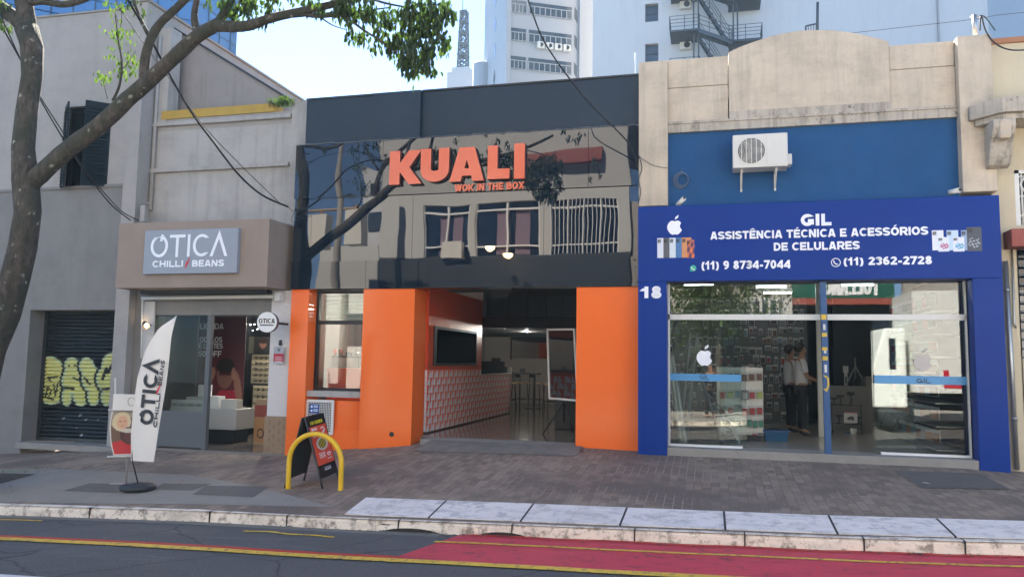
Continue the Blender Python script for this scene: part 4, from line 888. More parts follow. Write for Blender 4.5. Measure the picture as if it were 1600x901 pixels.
# round projecting optician sign and wall lamp, intercom board
c = U(417, 503, -.42); rr = .185
t = thing('round_sign', 'round white optician sign with black letters projecting from white tiled jamb', 'sign', tuple(c))
n_ = Vector((.18, -1, 0)).normalized(); 
def disc(c, n, r, th, nm, mats, par, nseg=32):
    mb = MB(); a = n.cross(Vector((0, 0, 1))).normalized(); up_ = Vector((0, 0, 1)); k = len(mb.v)
    for o_ in (0, -th):
        for i in range(nseg): t_ = 2*math.pi*i/nseg; mb.v.append(tuple(c+n*o_+a*(r*math.cos(t_))+up_*(r*math.sin(t_))))
    mb.f.append(tuple(range(nseg-1, -1, -1))); mb.f.append(tuple(range(nseg, 2*nseg))); mb.m += [0, 1]; mb.sm += [False]*2
    for i in range(nseg): j = (i+1) % nseg; mb.f.append((i, j, nseg+j, nseg+i)); mb.m.append(1); mb.sm.append(False)
    return mb.build(nm, mats, par)
disc(c, n_, rr, .12, 'sign_disc', [MT['white'], MT['grey']], t)
axn = Vector((0, 0, 1)).cross(n_).normalized(); 
axn = Vector((-n_.y, n_.x, 0)); 
write('lettering', 'OTICA', c-axn*.15+Vector((0, 0, -.02))+n_*.001, axn, (0, 0, 1), .30, .085, MT['black'], t, .20, .004)
mb = MB(); q = c-axn*.13+Vector((0, 0, -.065))+n_*.002; mb.face([q, q+axn*.26, q+axn*.26+Vector((0, 0, .02)), q+Vector((0, 0, .02))]); mb.build('underline', MT['black'], t)
mb = MB(); c2 = U(436, 505, -.2); mb.tube([c+axn*.17-n_*.06, Vector((c2.x, -.2, c2.z)), Vector((c2.x, .1, c2.z))], .022, 8); mb.build('bracket_arm', MT['black'], t)
c = U(226, 507, -.12); t = thing('wall_lamp', 'small black spotlight glowing warm on the white jamb by the door', 'lamp', tuple(c))
mb = MB(); mb.tube([c+Vector((-.04, .05, .03)), c+Vector((.07, -.04, -.03))], [.045, .065], 14, caps=False); mb.build('lamp_housing', MT['black'], t)
mb = MB(); mb.lathe([(0, -.0), (.025, .01), (.04, .04), (.025, .07), (0, .08)], tuple(c+Vector((.07, -.03, -.06))), 12); mb.build('bulb', MT['warm'], t)
mb = MB(); mb.tube([c+Vector((-.03, .05, 0)), (c.x-.02, .12, c.z)], .015, 6); mb.build('lamp_arm', MT['black'], t)
BX(U(224, 520, .1).x, U(240, 520, .1).x, .08, .12, zz(230, 560, .1), cz0-.2).build('jamb_lining', MT['inwhite'], B)
yy = .04; p0 = U(427, 568, yy); p1 = U(444, 542, yy)
t = thing('notice_board', 'small grey and red notice plate on white tiled jamb below number eight', 'notice', tuple(p0))
picture('plate', (p0.x, yy, p0.z), (1, 0, 0), (0, 0, 1), p1.x-p0.x, p1.z-p0.z, 30, 40, lambda u, v: ((.35, .36, .38) if ell(u, v, .5, .82, .14, .09) else (.62, .63, .66)) if v > .62 else ((.85, .8, .8) if (int(v*24) % 3 == 0 and .1 < u < .9 and int(u*37) % 4 and v < .5) else (.67, .12, .2)) if v > .12 else (.7, .72, .72), MT['pic'], t)
wpx('house_number', '8', 435, 441.5, 531, 539.5, .095, MT['black'], B, .25)
# white grille under the restaurant window
yy = .10; t = thing('ventilation_grille', 'white framed square mesh grille low on orange wall behind the sandwich board', 'grille', tuple(U(500, 655, yy)))
xa, xb, za, zb = U(478, 650, yy).x, U(522, 650, yy).x, zz(500, 678, yy), zz(500, 624, yy)
mb = MB(); e = .05; mb.box(xa, xb, yy-.03, yy, zb-e, zb); mb.box(xa, xb, yy-.03, yy, za, za+e); mb.box(xa, xa+e, yy-.03, yy, za+e, zb-e); mb.box(xb-e, xb, yy-.03, yy, za+e, zb-e); mb.build('frame', MT['frame'], t, .003)
mb = MB()
for i in range(1, 14): x = xa+e+(xb-xa-2*e)*i/14; mb.box(x-.004, x+.004, yy-.014, yy-.008, za+e, zb-e)
for i in range(1, 18): z_ = za+e+(zb-za-2*e)*i/18; mb.box(xa+e, xb-e, yy-.020, yy-.0145, z_-.004, z_+.004)
mb.build('mesh', MT['frame'], t); BX(xa+e, xb-e, yy-.004, yy+.01, za+e, zb-e).build('dark_backing', MT['dark'], t)
stx = picture('blue_label', (xa+.08, yy-.022, zb-.25), (1, 0, 0), (0, 0, 1), .19, .17, 30, 26, lambda u, v: (.9, .93, .97) if ((ell(u, v, .22, .72, .1, .14) or ell(u, v, .22, .28, .1, .12)) or (.42 < u < .9 and int(v*14) in (3, 5, 9, 11))) else (.03, .3, .62), MT['stickers'], t, .003)

# ================================================================== ON THE PAVEMENT
# feather flag
base = Gd(206, 769); bx_, by_ = base.x, base.y+.12; bz = walk(bx_, by_)
t = thing('feather_flag', 'tall white feather flag with dark optician lettering on round black base', 'flag', (bx_, by_, bz))
MBb = MB(); MBb.lathe([(.20, 0), (.235, .02), (.24, .06), (.21, .085), (.10, .095), (.05, .11), (0, .11)], (bx_, by_, bz+.008), 36); MBb.build('base', MT['rubber'], t)
def fp(px, py): return U(px, py, by_)
pole = MB(); pole.tube([(bx_, by_, bz+.09), fp(207, 720), fp(206, 700)], .010, 8); pole.build('pole', MT['blackmetal'], t)
pole = MB(); pole.tube([fp(206, 720), fp(206, 680), fp(209, 640), fp(216, 590), fp(228, 548), fp(247, 516), fp(276, 494)], [.012]*6+[.006], 8); pole.build('bent_rod', MT['banner'], t)
L_ = [(206, 719), (206, 690), (209, 645), (214, 600), (222, 562), (233, 536), (250, 511), (277, 493)]; R_ = [(241, 721), (247, 690), (253, 650), (258, 612), (262, 580), (266, 552), (270, 524), (277, 494.5)]
nseg = 40; mb = MB()
def lerpl(L, t_):
    s_ = t_*(len(L)-1); i = min(int(s_), len(L)-2); f = s_-i; return (L[i][0]*(1-f)+L[i+1][0]*f, L[i][1]*(1-f)+L[i+1][1]*f)
def flagpt(u, v):
    a, b = lerpl(L_, v), lerpl(R_, v); px, py = a[0]*(1-u)+b[0]*u, a[1]*(1-u)+b[1]*u; p = fp(px, py); p.y += -.03*math.sin(u*2.6)+.015*math.sin(v*9+u*3)*u; return p
for side in (0, 1):
    n0 = len(mb.v)
    for j in range(nseg+1):
        for i in range(9): p = flagpt(i/8, j/nseg); p.y += side*.006; mb.v.append(tuple(p))
    for j in range(nseg):
        for i in range(8): a = n0+j*9+i; q = (a, a+1, a+10, a+9); mb.f.append(q if not side else q[::-1]); mb.m.append(0); mb.sm.append(True)
mb.build('cloth', MT['banner'], t)
fy = by_-.05
def fw(nm, s, a, b, hpx, mat, off=.2):   # text climbing the flag from pixel a to pixel b
    p, q = U(*a, fy), U(*b, fy); ax = (q-p); w_ = ax.length; ax.normalize(); up_ = Vector((0, -1, 0)).cross(ax)*-1; up_ = Vector((-ax.z, 0, ax.x)); return write(nm, s, p, ax, up_, w_, hpx/100*1.0, mat, t, off, .003)
# optician capitals along the flag
p, q = U(239, 664, fy), U(249.5, 562, fy); ax = (q-p); Wd = ax.length; ax.normalize(); up_ = Vector((-ax.z, 0, ax.x)); tmp = MB(); brand_otica(None, .05, tmp, -.003, 0, 0, 0, Wd, .235)
tmp.v = [tuple(p+ax*v[0]+up_*v[2]+Vector((0, v[1], 0))) for v in tmp.v]; tmp.build('lettering', MT['navyink'], t)
fw('lettering', 'CHILLI', (245, 668), (251, 614), 6, MT['navyink'], .17); fw('lettering', 'BEANS', (252, 603), (258, 563), 6, MT['navyink'], .17)
chilli(U(248, 608, fy-.004), .09, t)
# small poster stand behind the flag
py_ = base.y+.45
def sp_(px, py): return U(px, py, py_)
t = thing('poster_stand', 'white stand with curved portrait poster standing behind the feather flag', 'poster stand', (sp_(190, 720).x, py_, walk(sp_(190, 720).x, py_)))
hd = MB(); a, b = sp_(177, 640), sp_(213, 616); hd.box(a.x, b.x, py_-.02, py_+.02, a.z, b.z); hd.build('header_board', MT['banner'], t, .003)
mb = MB(); c = sp_(207, 627); mb.ribbon(arcp(c.x, c.z, .06, .06, 0, 360, 24), .008, py_-.026, py_-.02); mb.build('ring_mark', MT['greyup'], t)
mb = MB(); mb.tube([sp_(170, 640.5), sp_(214, 639)], .018, 6); mb.tube([sp_(168, 713), sp_(212, 712)], .014, 6); mb.build('rails', MT['plasticw'], t)
mb = MB(); mb.tube([sp_(180, 590), sp_(180, 640)], .012, 6); mb.build('thin_post', MT['plasticw'], t)
gx = sp_(190, 720).x
mb = MB(); mb.tube([(gx, py_+.12, walk(gx, py_)), sp_(190, 700)+Vector((0, .12, 0)), sp_(190, 640)+Vector((0, .12, 0))], .015, 6); mb.tube([(gx-.2, py_+.03, walk(gx-.2, py_)+.015), (gx+.2, py_+.03, walk(gx+.2, py_)+.015)], .018, 6); mb.build('stand_post', MT['greyup'], t)
def portrait(u, v):
    c_ = (.42, .32, .24)
    if v > .86: c_ = (.62, .58, .52)
    if v < .28 + .06*math.sin(u*3): c_ = (.75, .11, .14)
    if ell(u, v, .38, .76, .33, .22): c_ = (.84, .77, .62)          # pale wavy hair
    if ell(u, v, .40, .74, .19, .15): c_ = (.85, .66, .53)
    for a_ in (.32, .48):
        if ell(u, v, a_, .765, .032, .012): c_ = (.2, .12, .1)
    if ell(u, v, .40, .665, .05, .012): c_ = (.65, .2, .2)
    if ell(u, v, .92, .78, .16, .16): c_ = (.12, .09, .09)
    if ell(u, v, .66, .44, .36, .20): c_ = (.30, .14, .09)
    if ell(u, v, .70, .42, .24, .14): c_ = (.38, .18, .12)
    if ell(u, v, .62, .56, .3, .05): c_ = (.8, .76, .7)
    if u < .05 or v < .03: c_ = (.85, .84, .8)
    return c_
mb = MB(); col_ = []; nu, nv = 40, 60
for s_ in (0, 1):
    n0 = len(mb.v)
    for j in range(nv+1):
        v = j/nv; y_px = 711-69*v; xl = 180-2.5+5*math.cos(v*math.pi*1.0+1.6)*1.2 + (0 if v < .5 else -3*(v-.5)*2)
        for i in range(nu+1):
            u = i/nu; p = sp_(xl+(213-xl)*u, y_px); p.y += .05*math.sin(u*2.8)+s_*.008; mb.v.append(tuple(p)); col_.append(lin(portrait(u, v)) if not s_ else (.5, .5, .48))
    for j in range(nv):
        for i in range(nu): a = n0+j*(nu+1)+i; q = (a, a+1, a+nu+2, a+nu+1); mb.f.append(q if not s_ else q[::-1]); mb.m.append(0); mb.sm.append(True)
mb.build('poster', MT['pic'], t, col=col_)
# yellow bent-pipe bollard
p0, p1 = Gd(450, 763), Gd(532, 765); ptop = U(491, 674, (p0.y+p1.y)/2).z
t = MB(); pts = []; hw = (p1-p0)/2; ctr = (p0+p1)/2; W2 = hw.length; d_ = hw.normalized(); H = ptop-.03; r_ = W2
zs_ = H - W2*.92
for i in range(5): pts.append((p0.x, p0.y, p0.z-.05+(zs_-p0.z+.05)*i/5))
for i in range(17):
    a = math.pi-math.pi*i/16; pts.append((ctr.x+d_.x*W2*math.cos(a), ctr.y+d_.y*W2*math.cos(a), zs_+W2*.92*math.sin(a)))
for i in range(1, 6): pts.append((p1.x, p1.y, zs_-(zs_-p1.z+.05)*i/5))
t.tube(pts, .035, 14); tag(t.build('bent_pipe_bollard', MT['yellow']), 'yellow painted arch of bent pipe set in the pavement before sandwich board', 'bollard')
# sandwich board
A0 = Gd(452, 752); D0 = (Gd(503, 762), Gd(538, 741)); 
def quadpts(c4, hs): return None
fbr, fbl = Gd(530, 751), Gd(504, 763)    # foot of the printed leaf
rbl, rbr = Gd(445, 762), Gd(475, 750)    # foot of the rear leaf
topz = None
mid_ = (fbr+fbl+rbl+rbr)/4; dirn = ((fbr-fbl).normalized()+(rbr-rbl).normalized()).normalized(); wd = .50
topc = U(488, 652, mid_.y); tz_ = topc.z; T0 = Vector((topc.x, topc.y, tz_))-dirn*wd*.36*1.0; T1 = Vector((topc.x, topc.y, tz_))+dirn*wd*.36
T0 = U(474, 653, (fbl.y+rbl.y)/2); T1 = U(502, 645, (fbr.y+rbr.y)/2)
t = thing('sandwich_board', 'black folding sandwich board with orange noodle poster behind yellow arch', 'sandwich board', (mid_.x, mid_.y, mid_.z))
def leafb(nm, f0, f1, t0, t1, mat, feet=.13):
    ax = (f1-f0).normalized(); mb = MB()
    n_ = (f1-f0).cross(t0-f0).normalized()*.012
    g0, g1 = f0.lerp(t0, feet), f1.lerp(t1, feet)
    for a, b, c, d, w_ in ((g0, g1, t1, t0, 0),):
        mb.hexa([a-n_, b-n_, b+n_, a+n_, d-n_, c-n_, c+n_, d+n_])
    o_ = mb.build(nm, mat, t)
    for f_, g_ in ((f0, g0), (f1, g1)): m2 = MB(); m2.tube([f_, g_.lerp(t0 if f_ is f0 else t1, .1)], .014, 6); m2.build('leg', MT['blackmetal'], t)
    e = MB(); e.tube([f0.lerp(t0, .1), t0, t1, f1.lerp(t1, .1)], .013, 4); e.build('edge_trim', MT['blackmetal'], t)
    return g0, g1
leafb('printed_leaf', fbl, fbr, T0+Vector((.02, 0, 0)), T1+Vector((.02, 0, 0)), MT['black'])
leafb('rear_leaf', rbl, rbr, T0-Vector((.02, 0, 0)), T1-Vector((.02, 0, 0)), MT['black'])
# printed face: local frame on the leaf
f0, f1 = fbl.lerp(T0+Vector((.02, 0, 0)), .13), fbr.lerp(T1+Vector((.02, 0, 0)), .13); t0, t1 = T0+Vector((.02, 0, 0)), T1+Vector((.02, 0, 0))
def poster(u, v):
    c_ = (.05, .055, .07)
    if .03 < u < .97 and .20 < v < .83: c_ = (.86, .31, .20)
    if .17 < u < .83 and .865 < v < .92 and int(u*39) % 4 and not (.36 < u < .40) and not (.50 < u < .54): c_ = (.85, .80, .12)
    if ell(u, v, .53, .53, .31, .105): c_ = (.78, .76, .72)
    if ell(u, v, .53, .53, .225, .078): c_ = (.70, .60, .20) if math.sin(u*60+v*40)+math.sin(v*90-u*33) > -.3 else (.34, .26, .10)
    for a0_, b0_, w_, h_ in ((.10, .76, .34, .045), (.16, .69, .30, .02), (.14, .655, .28, .02), (.62, .76, .2, .03)):
        if a0_ < u < a0_+w_ and b0_ < v < b0_+h_ and int(u*46) % 5: c_ = (.93, .85, .83)
    if ell(u, v, .68, .69, .2, .022, .3): c_ = (.9, .85, .85)
    if .22 < u < .56 and .30 < v < .40 and (u*1.2+v*3.1) % .16 < .075: c_ = (.93, .87, .86)
    if ell(u, v, .76, .34, .10, .032) and not ell(u, v, .76, .335, .05, .015): c_ = (.93, .85, .84)
    if .62 < u < .9 and .265 < v < .28: c_ = (.9, .8, .8)
    for b0_ in (.135, .105):
        if .32 < u < .68 and b0_ < v < b0_+.018 and int(u*43) % 5: c_ = (.85, .86, .88)
    return c_
mb = MB(); col_ = []; nu, nv = 70, 150; n_ = (f1-f0).cross(t0-f0).normalized(); 
if n_.y > 0: n_ = -n_
for j in range(nv+1):
    for i in range(nu+1):
        u, v = i/nu, j/nv; p = (f0*(1-u)+f1*u)*(1-v)+(t0*(1-u)+t1*u)*v; mb.v.append(tuple(p+n_*.016)); col_.append(lin(poster(u, v)))
for j in range(nv):
    for i in range(nu): a = j*(nu+1)+i; mb.f.append((a, a+1, a+nu+2, a+nu+1)); mb.m.append(0); mb.sm.append(False)
pst = mb.build('poster', MT['pic'], t, col=col_)
# litter
for px, py, s_, c_, lab in ((905, 839, .13, (.6, .58, .66), 'crumpled pale paper lying on red lane near the kerb'), (1447, 757, .07, (.7, .7, .66), 'small white scrap on the dark patch before the phone shop'), (1432, 868, .05, (.05, .05, .05), 'small black scrap in the gutter at the right')):
    p = Gd(px, py, -1.8); mb = MB(); n0 = [(random.uniform(-1, 1)*s_, random.uniform(-.6, .6)*s_, random.uniform(0, .35)*s_) for _ in range(9)]
    for i in range(0, 7): mb.face([p+Vector(n0[i])+Vector((0, 0, .01)), p+Vector(n0[i+1])+Vector((0, 0, .01)), p+Vector(n0[i+2])+Vector((0, 0, .014))])
    tag(mb.build('litter', M('scrap', c_, .7, .1, bmp=0)), lab, 'litter')
mb = MB()
for i in range(330):
    x = random.uniform(-13, 4.2); y = random.choice([YK-.05-abs(random.gauss(0, .06)), random.uniform(-4.3, -.3), YK-.05-abs(random.gauss(0, .05))]); z_ = ground(x, y)+.006+(.012 if y < YK else .008 if y > -3.6 else .02); s_ = random.uniform(.008, .032); a = random.uniform(0, 6)
    mb.face([(x+s_*math.cos(a+k*1.57)*(1 if k % 2 else .5), y+s_*math.sin(a+k*1.57)*(1 if k % 2 else .5), z_+random.uniform(0, .008)) for k in range(4)])
tag(mb.build('leaf_litter', M('dry_leaf_bits', (.10, .075, .05), .9, .5)), 'scattered dry leaf bits and grit over pavement and gutter', 'leaf litter', kind='stuff')
# weeds
def weeds(name, pts, n, h, lab, spread, mat='leaf2'):
    mb = MB()
    for _ in range(n):
        c = random.choice(pts); x, y = c[0]+random.gauss(0, spread), c[1]+random.gauss(0, spread*.5); z_ = c[2] if len(c) > 2 else walk(x, y); a = random.uniform(0, 6.28); l = h*random.uniform(.4, 1); w_ = l*.16; dx, dy = math.cos(a)*l*.5, math.sin(a)*l*.5
        mb.face([(x, y, z_), (x+dx*.5-dy*w_*2, y+dy*.5+dx*w_*2, z_+l*.6), (x+dx, y+dy, z_+l*.8), (x+dx*.5+dy*w_*2, y+dy*.5-dx*w_*2, z_+l*.55)])
    return tag(mb.build(name, MT[mat]), lab, 'weeds', kind='stuff')
pit = Gd(10, 742); weeds('weeds', [(pit.x+dx*.25-.5, pit.y+.05*dx, ) for dx in range(-6, 4)], 500, .11, 'low green weeds in the soil around the street tree', .25)
sheet('tree_soil', 0, 0, 0, 0, walk, .010, M('bare_soil', (.06, .048, .035), .95, .4, 8, bmp=1, bsc=30, bdist=.02), 8, 6, poly=[P(-220, 752), P(0, 756), P(55, 741), P(-150, 737)])
weeds('weeds', [(U(60+12*i, 696, -.45).x, -.47) for i in range(11)], 160, .07, 'sparse weeds along the step of the graffiti roller door', .12)
weeds('weeds', [(U(430+2*i, 165, .3).x, .28, U(430+2*i, 165, .3).z-.05) for i in range(14)], 260, .28, 'weeds sprouting on the parapet corner beside the yellow band', .08, 'leaf')
for i, (px, py) in enumerate(((640, 822), (790, 829))): weeds('weeds', [(U(px+k*7, py, YK-.02).x, YK-.03, road(-3)) for k in range(-5, 6)], 70, .05, ('grass tufts by the first drain mouth in the kerb' if i == 0 else 'grass tufts by the second drain mouth beside red lane'), .06, 'leaf')
# pipes at the right edge
t = MB(); q0, q1 = U(1571, 408, -.06), U(1589, 733, -.06); t.tube([q0, q1], .035, 10); o = tag(t.build('steel_pipe', MT['steel']), 'thick galvanised pipe clipped to cream wall beside the blue pillar', 'pipe')
for py, f_ in ((450, .14), (655, .76)): q = q0.lerp(q1, f_); m2 = MB(); m2.lathe([(.045, -.02), (.045, .02)], tuple(q), 12); m2.build('pipe_clip', MT['steel'], o)
t = MB(); t.tube([U(1581, 385, -.03), U(1585, 505, -.03), U(1587, 512, -.03)], .014, 8); tag(t.build('thin_pipe', MT['steel']), 'thin grey conduit hanging below the red awning box', 'pipe')
# ================================================================== STREET TREE
TY = -4.0
def tp(px, py, dy=0): return U(px, py, TY+dy)
tree = thing('street_tree', 'street tree with lichen-spotted forked trunk and long branch across the left facade', 'tree', tuple(Gd(-62, 745)))
tr = MB()
g0 = Gd(-62, 745); bs_ = U(-62, 745, TY); zb0 = walk(bs_.x, TY)-.05
trunk = [(bs_.x, TY, zb0), (bs_.x+.02, TY, zb0+.35)] + [tuple(tp(*q)) for q in ((-45, 640), (-20, 545), (8, 490), (24, 435), (36, 385), (43, 330), (40, 280), (36, 232), (42, 177), (50, 120), (50, 75), (42, 45))]
tr.tube(trunk, [.40, .30, .26, .235, .205, .19, .18, .175, .175, .15, .142, .142, .15, .16], 20, wob=.05)
def limb(pts, r0, r1, n=9, dy=0, spread=0, wob=.04):
    P_ = [tp(a, b, dy+spread*i/(len(pts)-1)) for i, (a, b) in enumerate(pts)]; out = []
    for i in range(len(P_)-1):
        p0, p1, p2, p3 = P_[max(0, i-1)], P_[i], P_[i+1], P_[min(len(P_)-1, i+2)]
        for k in range(4):
            t = k/4; out.append(.5*((2*p1)+(p2-p0)*t+(2*p0-5*p1+4*p2-p3)*t*t+(3*p1-p0-3*p2+p3)*t**3))
    out.append(P_[-1]); m_ = len(out)
    tr.tube(out, [r0+(r1-r0)*i/(m_-1) for i in range(m_)], n, wob=wob); return out
limb([(44, 290), (62, 273), (106, 234), (153, 199), (199, 156), (231, 128), (270, 92), (309, 57), (341, 38)], .135, .085, 14)
limb([(338, 40), (365, 42), (390, 40), (426, 28), (480, 16), (530, 4), (600, -20), (680, -60)], .085, .03, 10)
limb([(336, 44), (350, 20), (362, 0), (372, -40), (400, -110)], .06, .03, 9)
limb([(226, 126), (226, 100), (232, 71), (248, 40), (284, 5), (330, -40), (390, -110)], .075, .04, 10)
limb([(309, 58), (304, 30), (306, 8), (318, -40)], .055, .035, 9)
limb([(48, 60), (38, 42), (15, 22), (-15, 0), (-60, -40)], .13, .09, 12)
limb([(44, 60), (40, 20), (34, -20), (40, -80), (70, -180)], .14, .09, 12)
limb([(42, 5), (66, 2), (98, 7), (130, 0), (160, -18), (230, -70)], .06, .035, 9)
limb([(232, 55), (215, 20), (205, -20)], .03, .02, 6)
limb([(452, 19), (495, 26), (530, 24), (547, 32), (572, 50), (597, 65), (605, 75), (622, 82)], .028, .008, 6, spread=-.15)
limb([(500, 27), (520, 40), (542, 47)], .012, .005, 5); limb([(422, 29), (470, 25), (500, 22), (560, 18), (610, 12)], .022, .008, 6, spread=.2)
limb([(560, -8), (600, 5), (635, 12), (640, 15)], .02, .007, 5); limb([(597, -20), (650, -8), (690, 12)], .02, .007, 5); limb([(380, 0), (400, 8), (415, 14)], .01, .004, 5)
limb([(176, 158), (187, 132), (190, 95), (184, 60), (180, 20)], .022, .006, 6, wob=.02); limb([(190, 110), (202, 95), (212, 80)], .008, .004, 4); limb([(168, 155), (163, 135), (160, 120)], .007, .003, 4); limb([(184, 62), (190, 30), (188, 0)], .008, .004, 4)
tr.build('trunk', MT['bark'], tree)
lf = MB(); rnd = random.Random(5)
def leafy(mb, c, L, w, droop=.75):
    a = rnd.uniform(0, 6.283); dn = Vector((math.cos(a)*(1-droop), math.sin(a)*(1-droop), -droop-rnd.uniform(0, .2))).normalized()
    b = rnd.uniform(0, 6.283); sd = dn.cross(Vector((math.cos(b), math.sin(b), .2))).normalized()*w; nn = dn.cross(sd).normalized()*w*.35
    q = Vector(c); mb.face([q, q+dn*L*.3+sd*.9-nn, q+dn*L*.62+sd*.8-nn, q+dn*L, q+dn*L*.62, q+dn*L*.3]); mb.face([q, q+dn*L*.3, q+dn*L*.62, q+dn*L, q+dn*L*.62-sd*.8-nn, q+dn*L*.3-sd*.9-nn])
def cluster(px, py, rx, ry, n, dy=0, L=.105, mb=None, sub=9, dp=.35):
    mb = mb or lf; c0 = tp(px, py, dy); sc = (c0-CAM).length/FOC
    for _ in range(max(1, n//sub)):
        while True:
            u, v, w_ = rnd.uniform(-1, 1), rnd.uniform(-1, 1), rnd.uniform(-1, 1)
            if u*u+v*v+w_*w_ < 1: break
        s0 = c0+Vector((u*rx*sc, w_*dp, v*ry*sc))
        for _k in range(sub): leafy(mb, s0+Vector((rnd.gauss(0, .035), rnd.gauss(0, .035), -_k*.012+rnd.gauss(0, .03))), L*rnd.uniform(.65, 1.15), L*.23)
for q in ((655, 60, 42, 38, 520), (650, 88, 32, 20, 230), (636, 28, 35, 25, 300), (665, 10, 38, 22, 300), (694, 10, 16, 12, 80), (625, 55, 20, 18, 120), (600, 30, 15, 16, 70), (583, 10, 22, 20, 150), (556, 5, 18, 18, 120), (560, 50, 10, 14, 45), (575, 66, 8, 8, 22), (549, 48, 5, 9, 14), (540, 12, 14, 12, 60), (520, -6, 20, 12, 110), (400, 10, 22, 12, 150), (377, -2, 22, 12, 100), (358, 10, 12, 12, 60), (345, 3, 16, 9, 70), (420, -6, 25, 10, 90), (470, -6, 25, 9, 80), (588, 38, 8, 12, 25), (610, 66, 12, 10, 30), (668, 100, 14, 7, 40), (604, 58, 6, 6, 12), (15, 8, 14, 12, 60), (8, 32, 9, 5, 28), (205, 0, 14, 6, 30), (510, 14, 16, 6, 30)): cluster(*q)
# the crown goes on above the frame
for _ in range(150):
    px, py = rnd.uniform(-420, 760), rnd.uniform(-420, -35)
    cluster(px, py, 45, 32, 46, rnd.uniform(-1.6, 1.2), .10, dp=.5)
yg = MB()
for q in ((178, 50, 12, 10, 12, 0), (183, 28, 10, 6, 8, 0), (185, 50, 14, 4, 16, 0), (192, 52, 20, 8, 30, 0), (205, 88, 14, 10, 30, 0), (180, 78, 14, 10, 22, 0), (190, 104, 20, 10, 30, 0), (198, 118, 9, 5, 10, 0), (160, 118, 14, 6, 34, 0), (214, 95, 6, 6, 14, 0), (180, 8, 16, 9, 30, 0)): cluster(*q, L=.075, mb=yg, sub=3, dp=.12)
n0_ = len(lf.v); lf.v += yg.v; lf.f += [tuple(i+n0_ for i in q) for q in yg.f]; lf.m += [1]*len(yg.f); lf.sm += yg.sm; lf.build('crown', [MT['leaf'], MT['leaf2']], tree)
# lichen spots live in the bark; a bit of moss string
# ================================================================== CABLES
def cable(pts, r, lab, ys, mat='wire', sag=0):
    P_ = [U(a, b, y) for (a, b), y in zip(pts, ys)]; out = []
    for i in range(len(P_)-1):
        p0, p1, p2, p3 = P_[max(0, i-1)], P_[i], P_[i+1], P_[min(len(P_)-1, i+2)]
        for k in range(6): t = k/6; out.append(.5*((2*p1)+(p2-p0)*t+(2*p0-5*p1+4*p2-p3)*t*t+(3*p1-p0-3*p2+p3)*t**3))
    out.append(P_[-1]); m = MB(); m.tube(out, r, 6); return tag(m.build('overhead_cable', MT[mat]), lab, 'cable')
def ysl(n, a, b): return [a+(b-a)*i/(n-1) for i in range(n)]
pc = [(180, -40), (200, 0), (231, 53), (261, 110), (298, 174), (337, 227), (373, 273), (410, 305), (450, 323)]
cable(pc, .018, 'thickest black overhead cable sagging from upper left to the restaurant corner', ysl(9, -5, -.1))
cable([(170, -20), (188, 14), (227, 71), (270, 130), (320, 199), (380, 262), (438, 318)], .007, 'thin wire running just beside the thickest black cable', ysl(7, -4.8, -.1))
cable([(-20, -20), (0, 35), (35, 99), (53, 138), (103, 224), (142, 280), (174, 320), (205, 345)], .013, 'left black cable crossing tree trunk toward the cement canopy', ysl(8, -4.6, -.02))
cable([(-10, 0), (10, 45), (38, 105), (62, 150), (100, 210), (130, 262), (160, 298), (190, 330), (216, 344)], .010, 'second black cable twisting along the left cable over the trunk', ysl(9, -4.6, -.02))
cable([(815, -30), (843, 50), (866, 90), (893, 127), (920, 160), (955, 195), (985, 228), (997, 262)], .012, 'dark cable descending over gloss panels to beige pilaster', ysl(8, -3, -.2))
cable([(997, 240), (1003, 262), (998, 280), (1001, 300), (997, 318)], .008, 'tangled short wire hanging on corner of beige pilaster', [-.15]*5)
cable([(998, 244), (1020, 258), (1045, 263)], .004, 'thin line drooping across left beige pilaster', [-.14]*3)
cable([(1531, 48), (1533, 25), (1540, 48), (1555, 68), (1578, 78), (1610, 78)], .011, 'black cable looping off top of the right beige pilaster', [-.2]*6)
cable([(1555, 48), (1540, 28), (1531, 24)], .008, 'short black cable end beside the looping cable', [-.2]*3)
cable([(1330, 52), (1420, 42), (1518, 31), (1560, 24), (1610, 19)], .004, 'thin wire stretched above the arched parapet', [.3]*5)
cable([(450, 322), (458, 330), (470, 326), (462, 338), (480, 335)], .006, 'small knot of wires at restaurant corner over the canopy', [-.1]*5)
cable([(460, 332), (455, 345), (466, 352), (450, 350)], .005, 'loose wire loop touching right end of the canopy', [-.1]*4)
for px, py, lab in ((225, 325, 'grey junction hook on wall above the cement canopy'),):
    c = U(px, py, -.1); m = MB(); m.box(c.x-.05, c.x+.05, -.14, -.06, c.z-.28, c.z+.05); m.tube([(c.x, -.1, c.z+.05), (c.x+.08, -.12, c.z+.12), (c.x+.15, -.12, c.z+.05)], .012, 6); tag(m.build('junction_box', MT['greyup']), lab, 'junction box')
c = U(1523, 38, .1); m = MB(); m.tube([(c.x, .1, zz(1523, 49, .1)-.05), (c.x, .1, zz(1523, 24, .1))], .035, 10); m.tube([(c.x-.06, .1, zz(1523, 26, .1)), (c.x+.07, .1, zz(1523, 27, .1))], .012, 6); tag(m.build('service_mast', MT['steel']), 'short pale mast with insulator standing on right beige pilaster', 'mast')
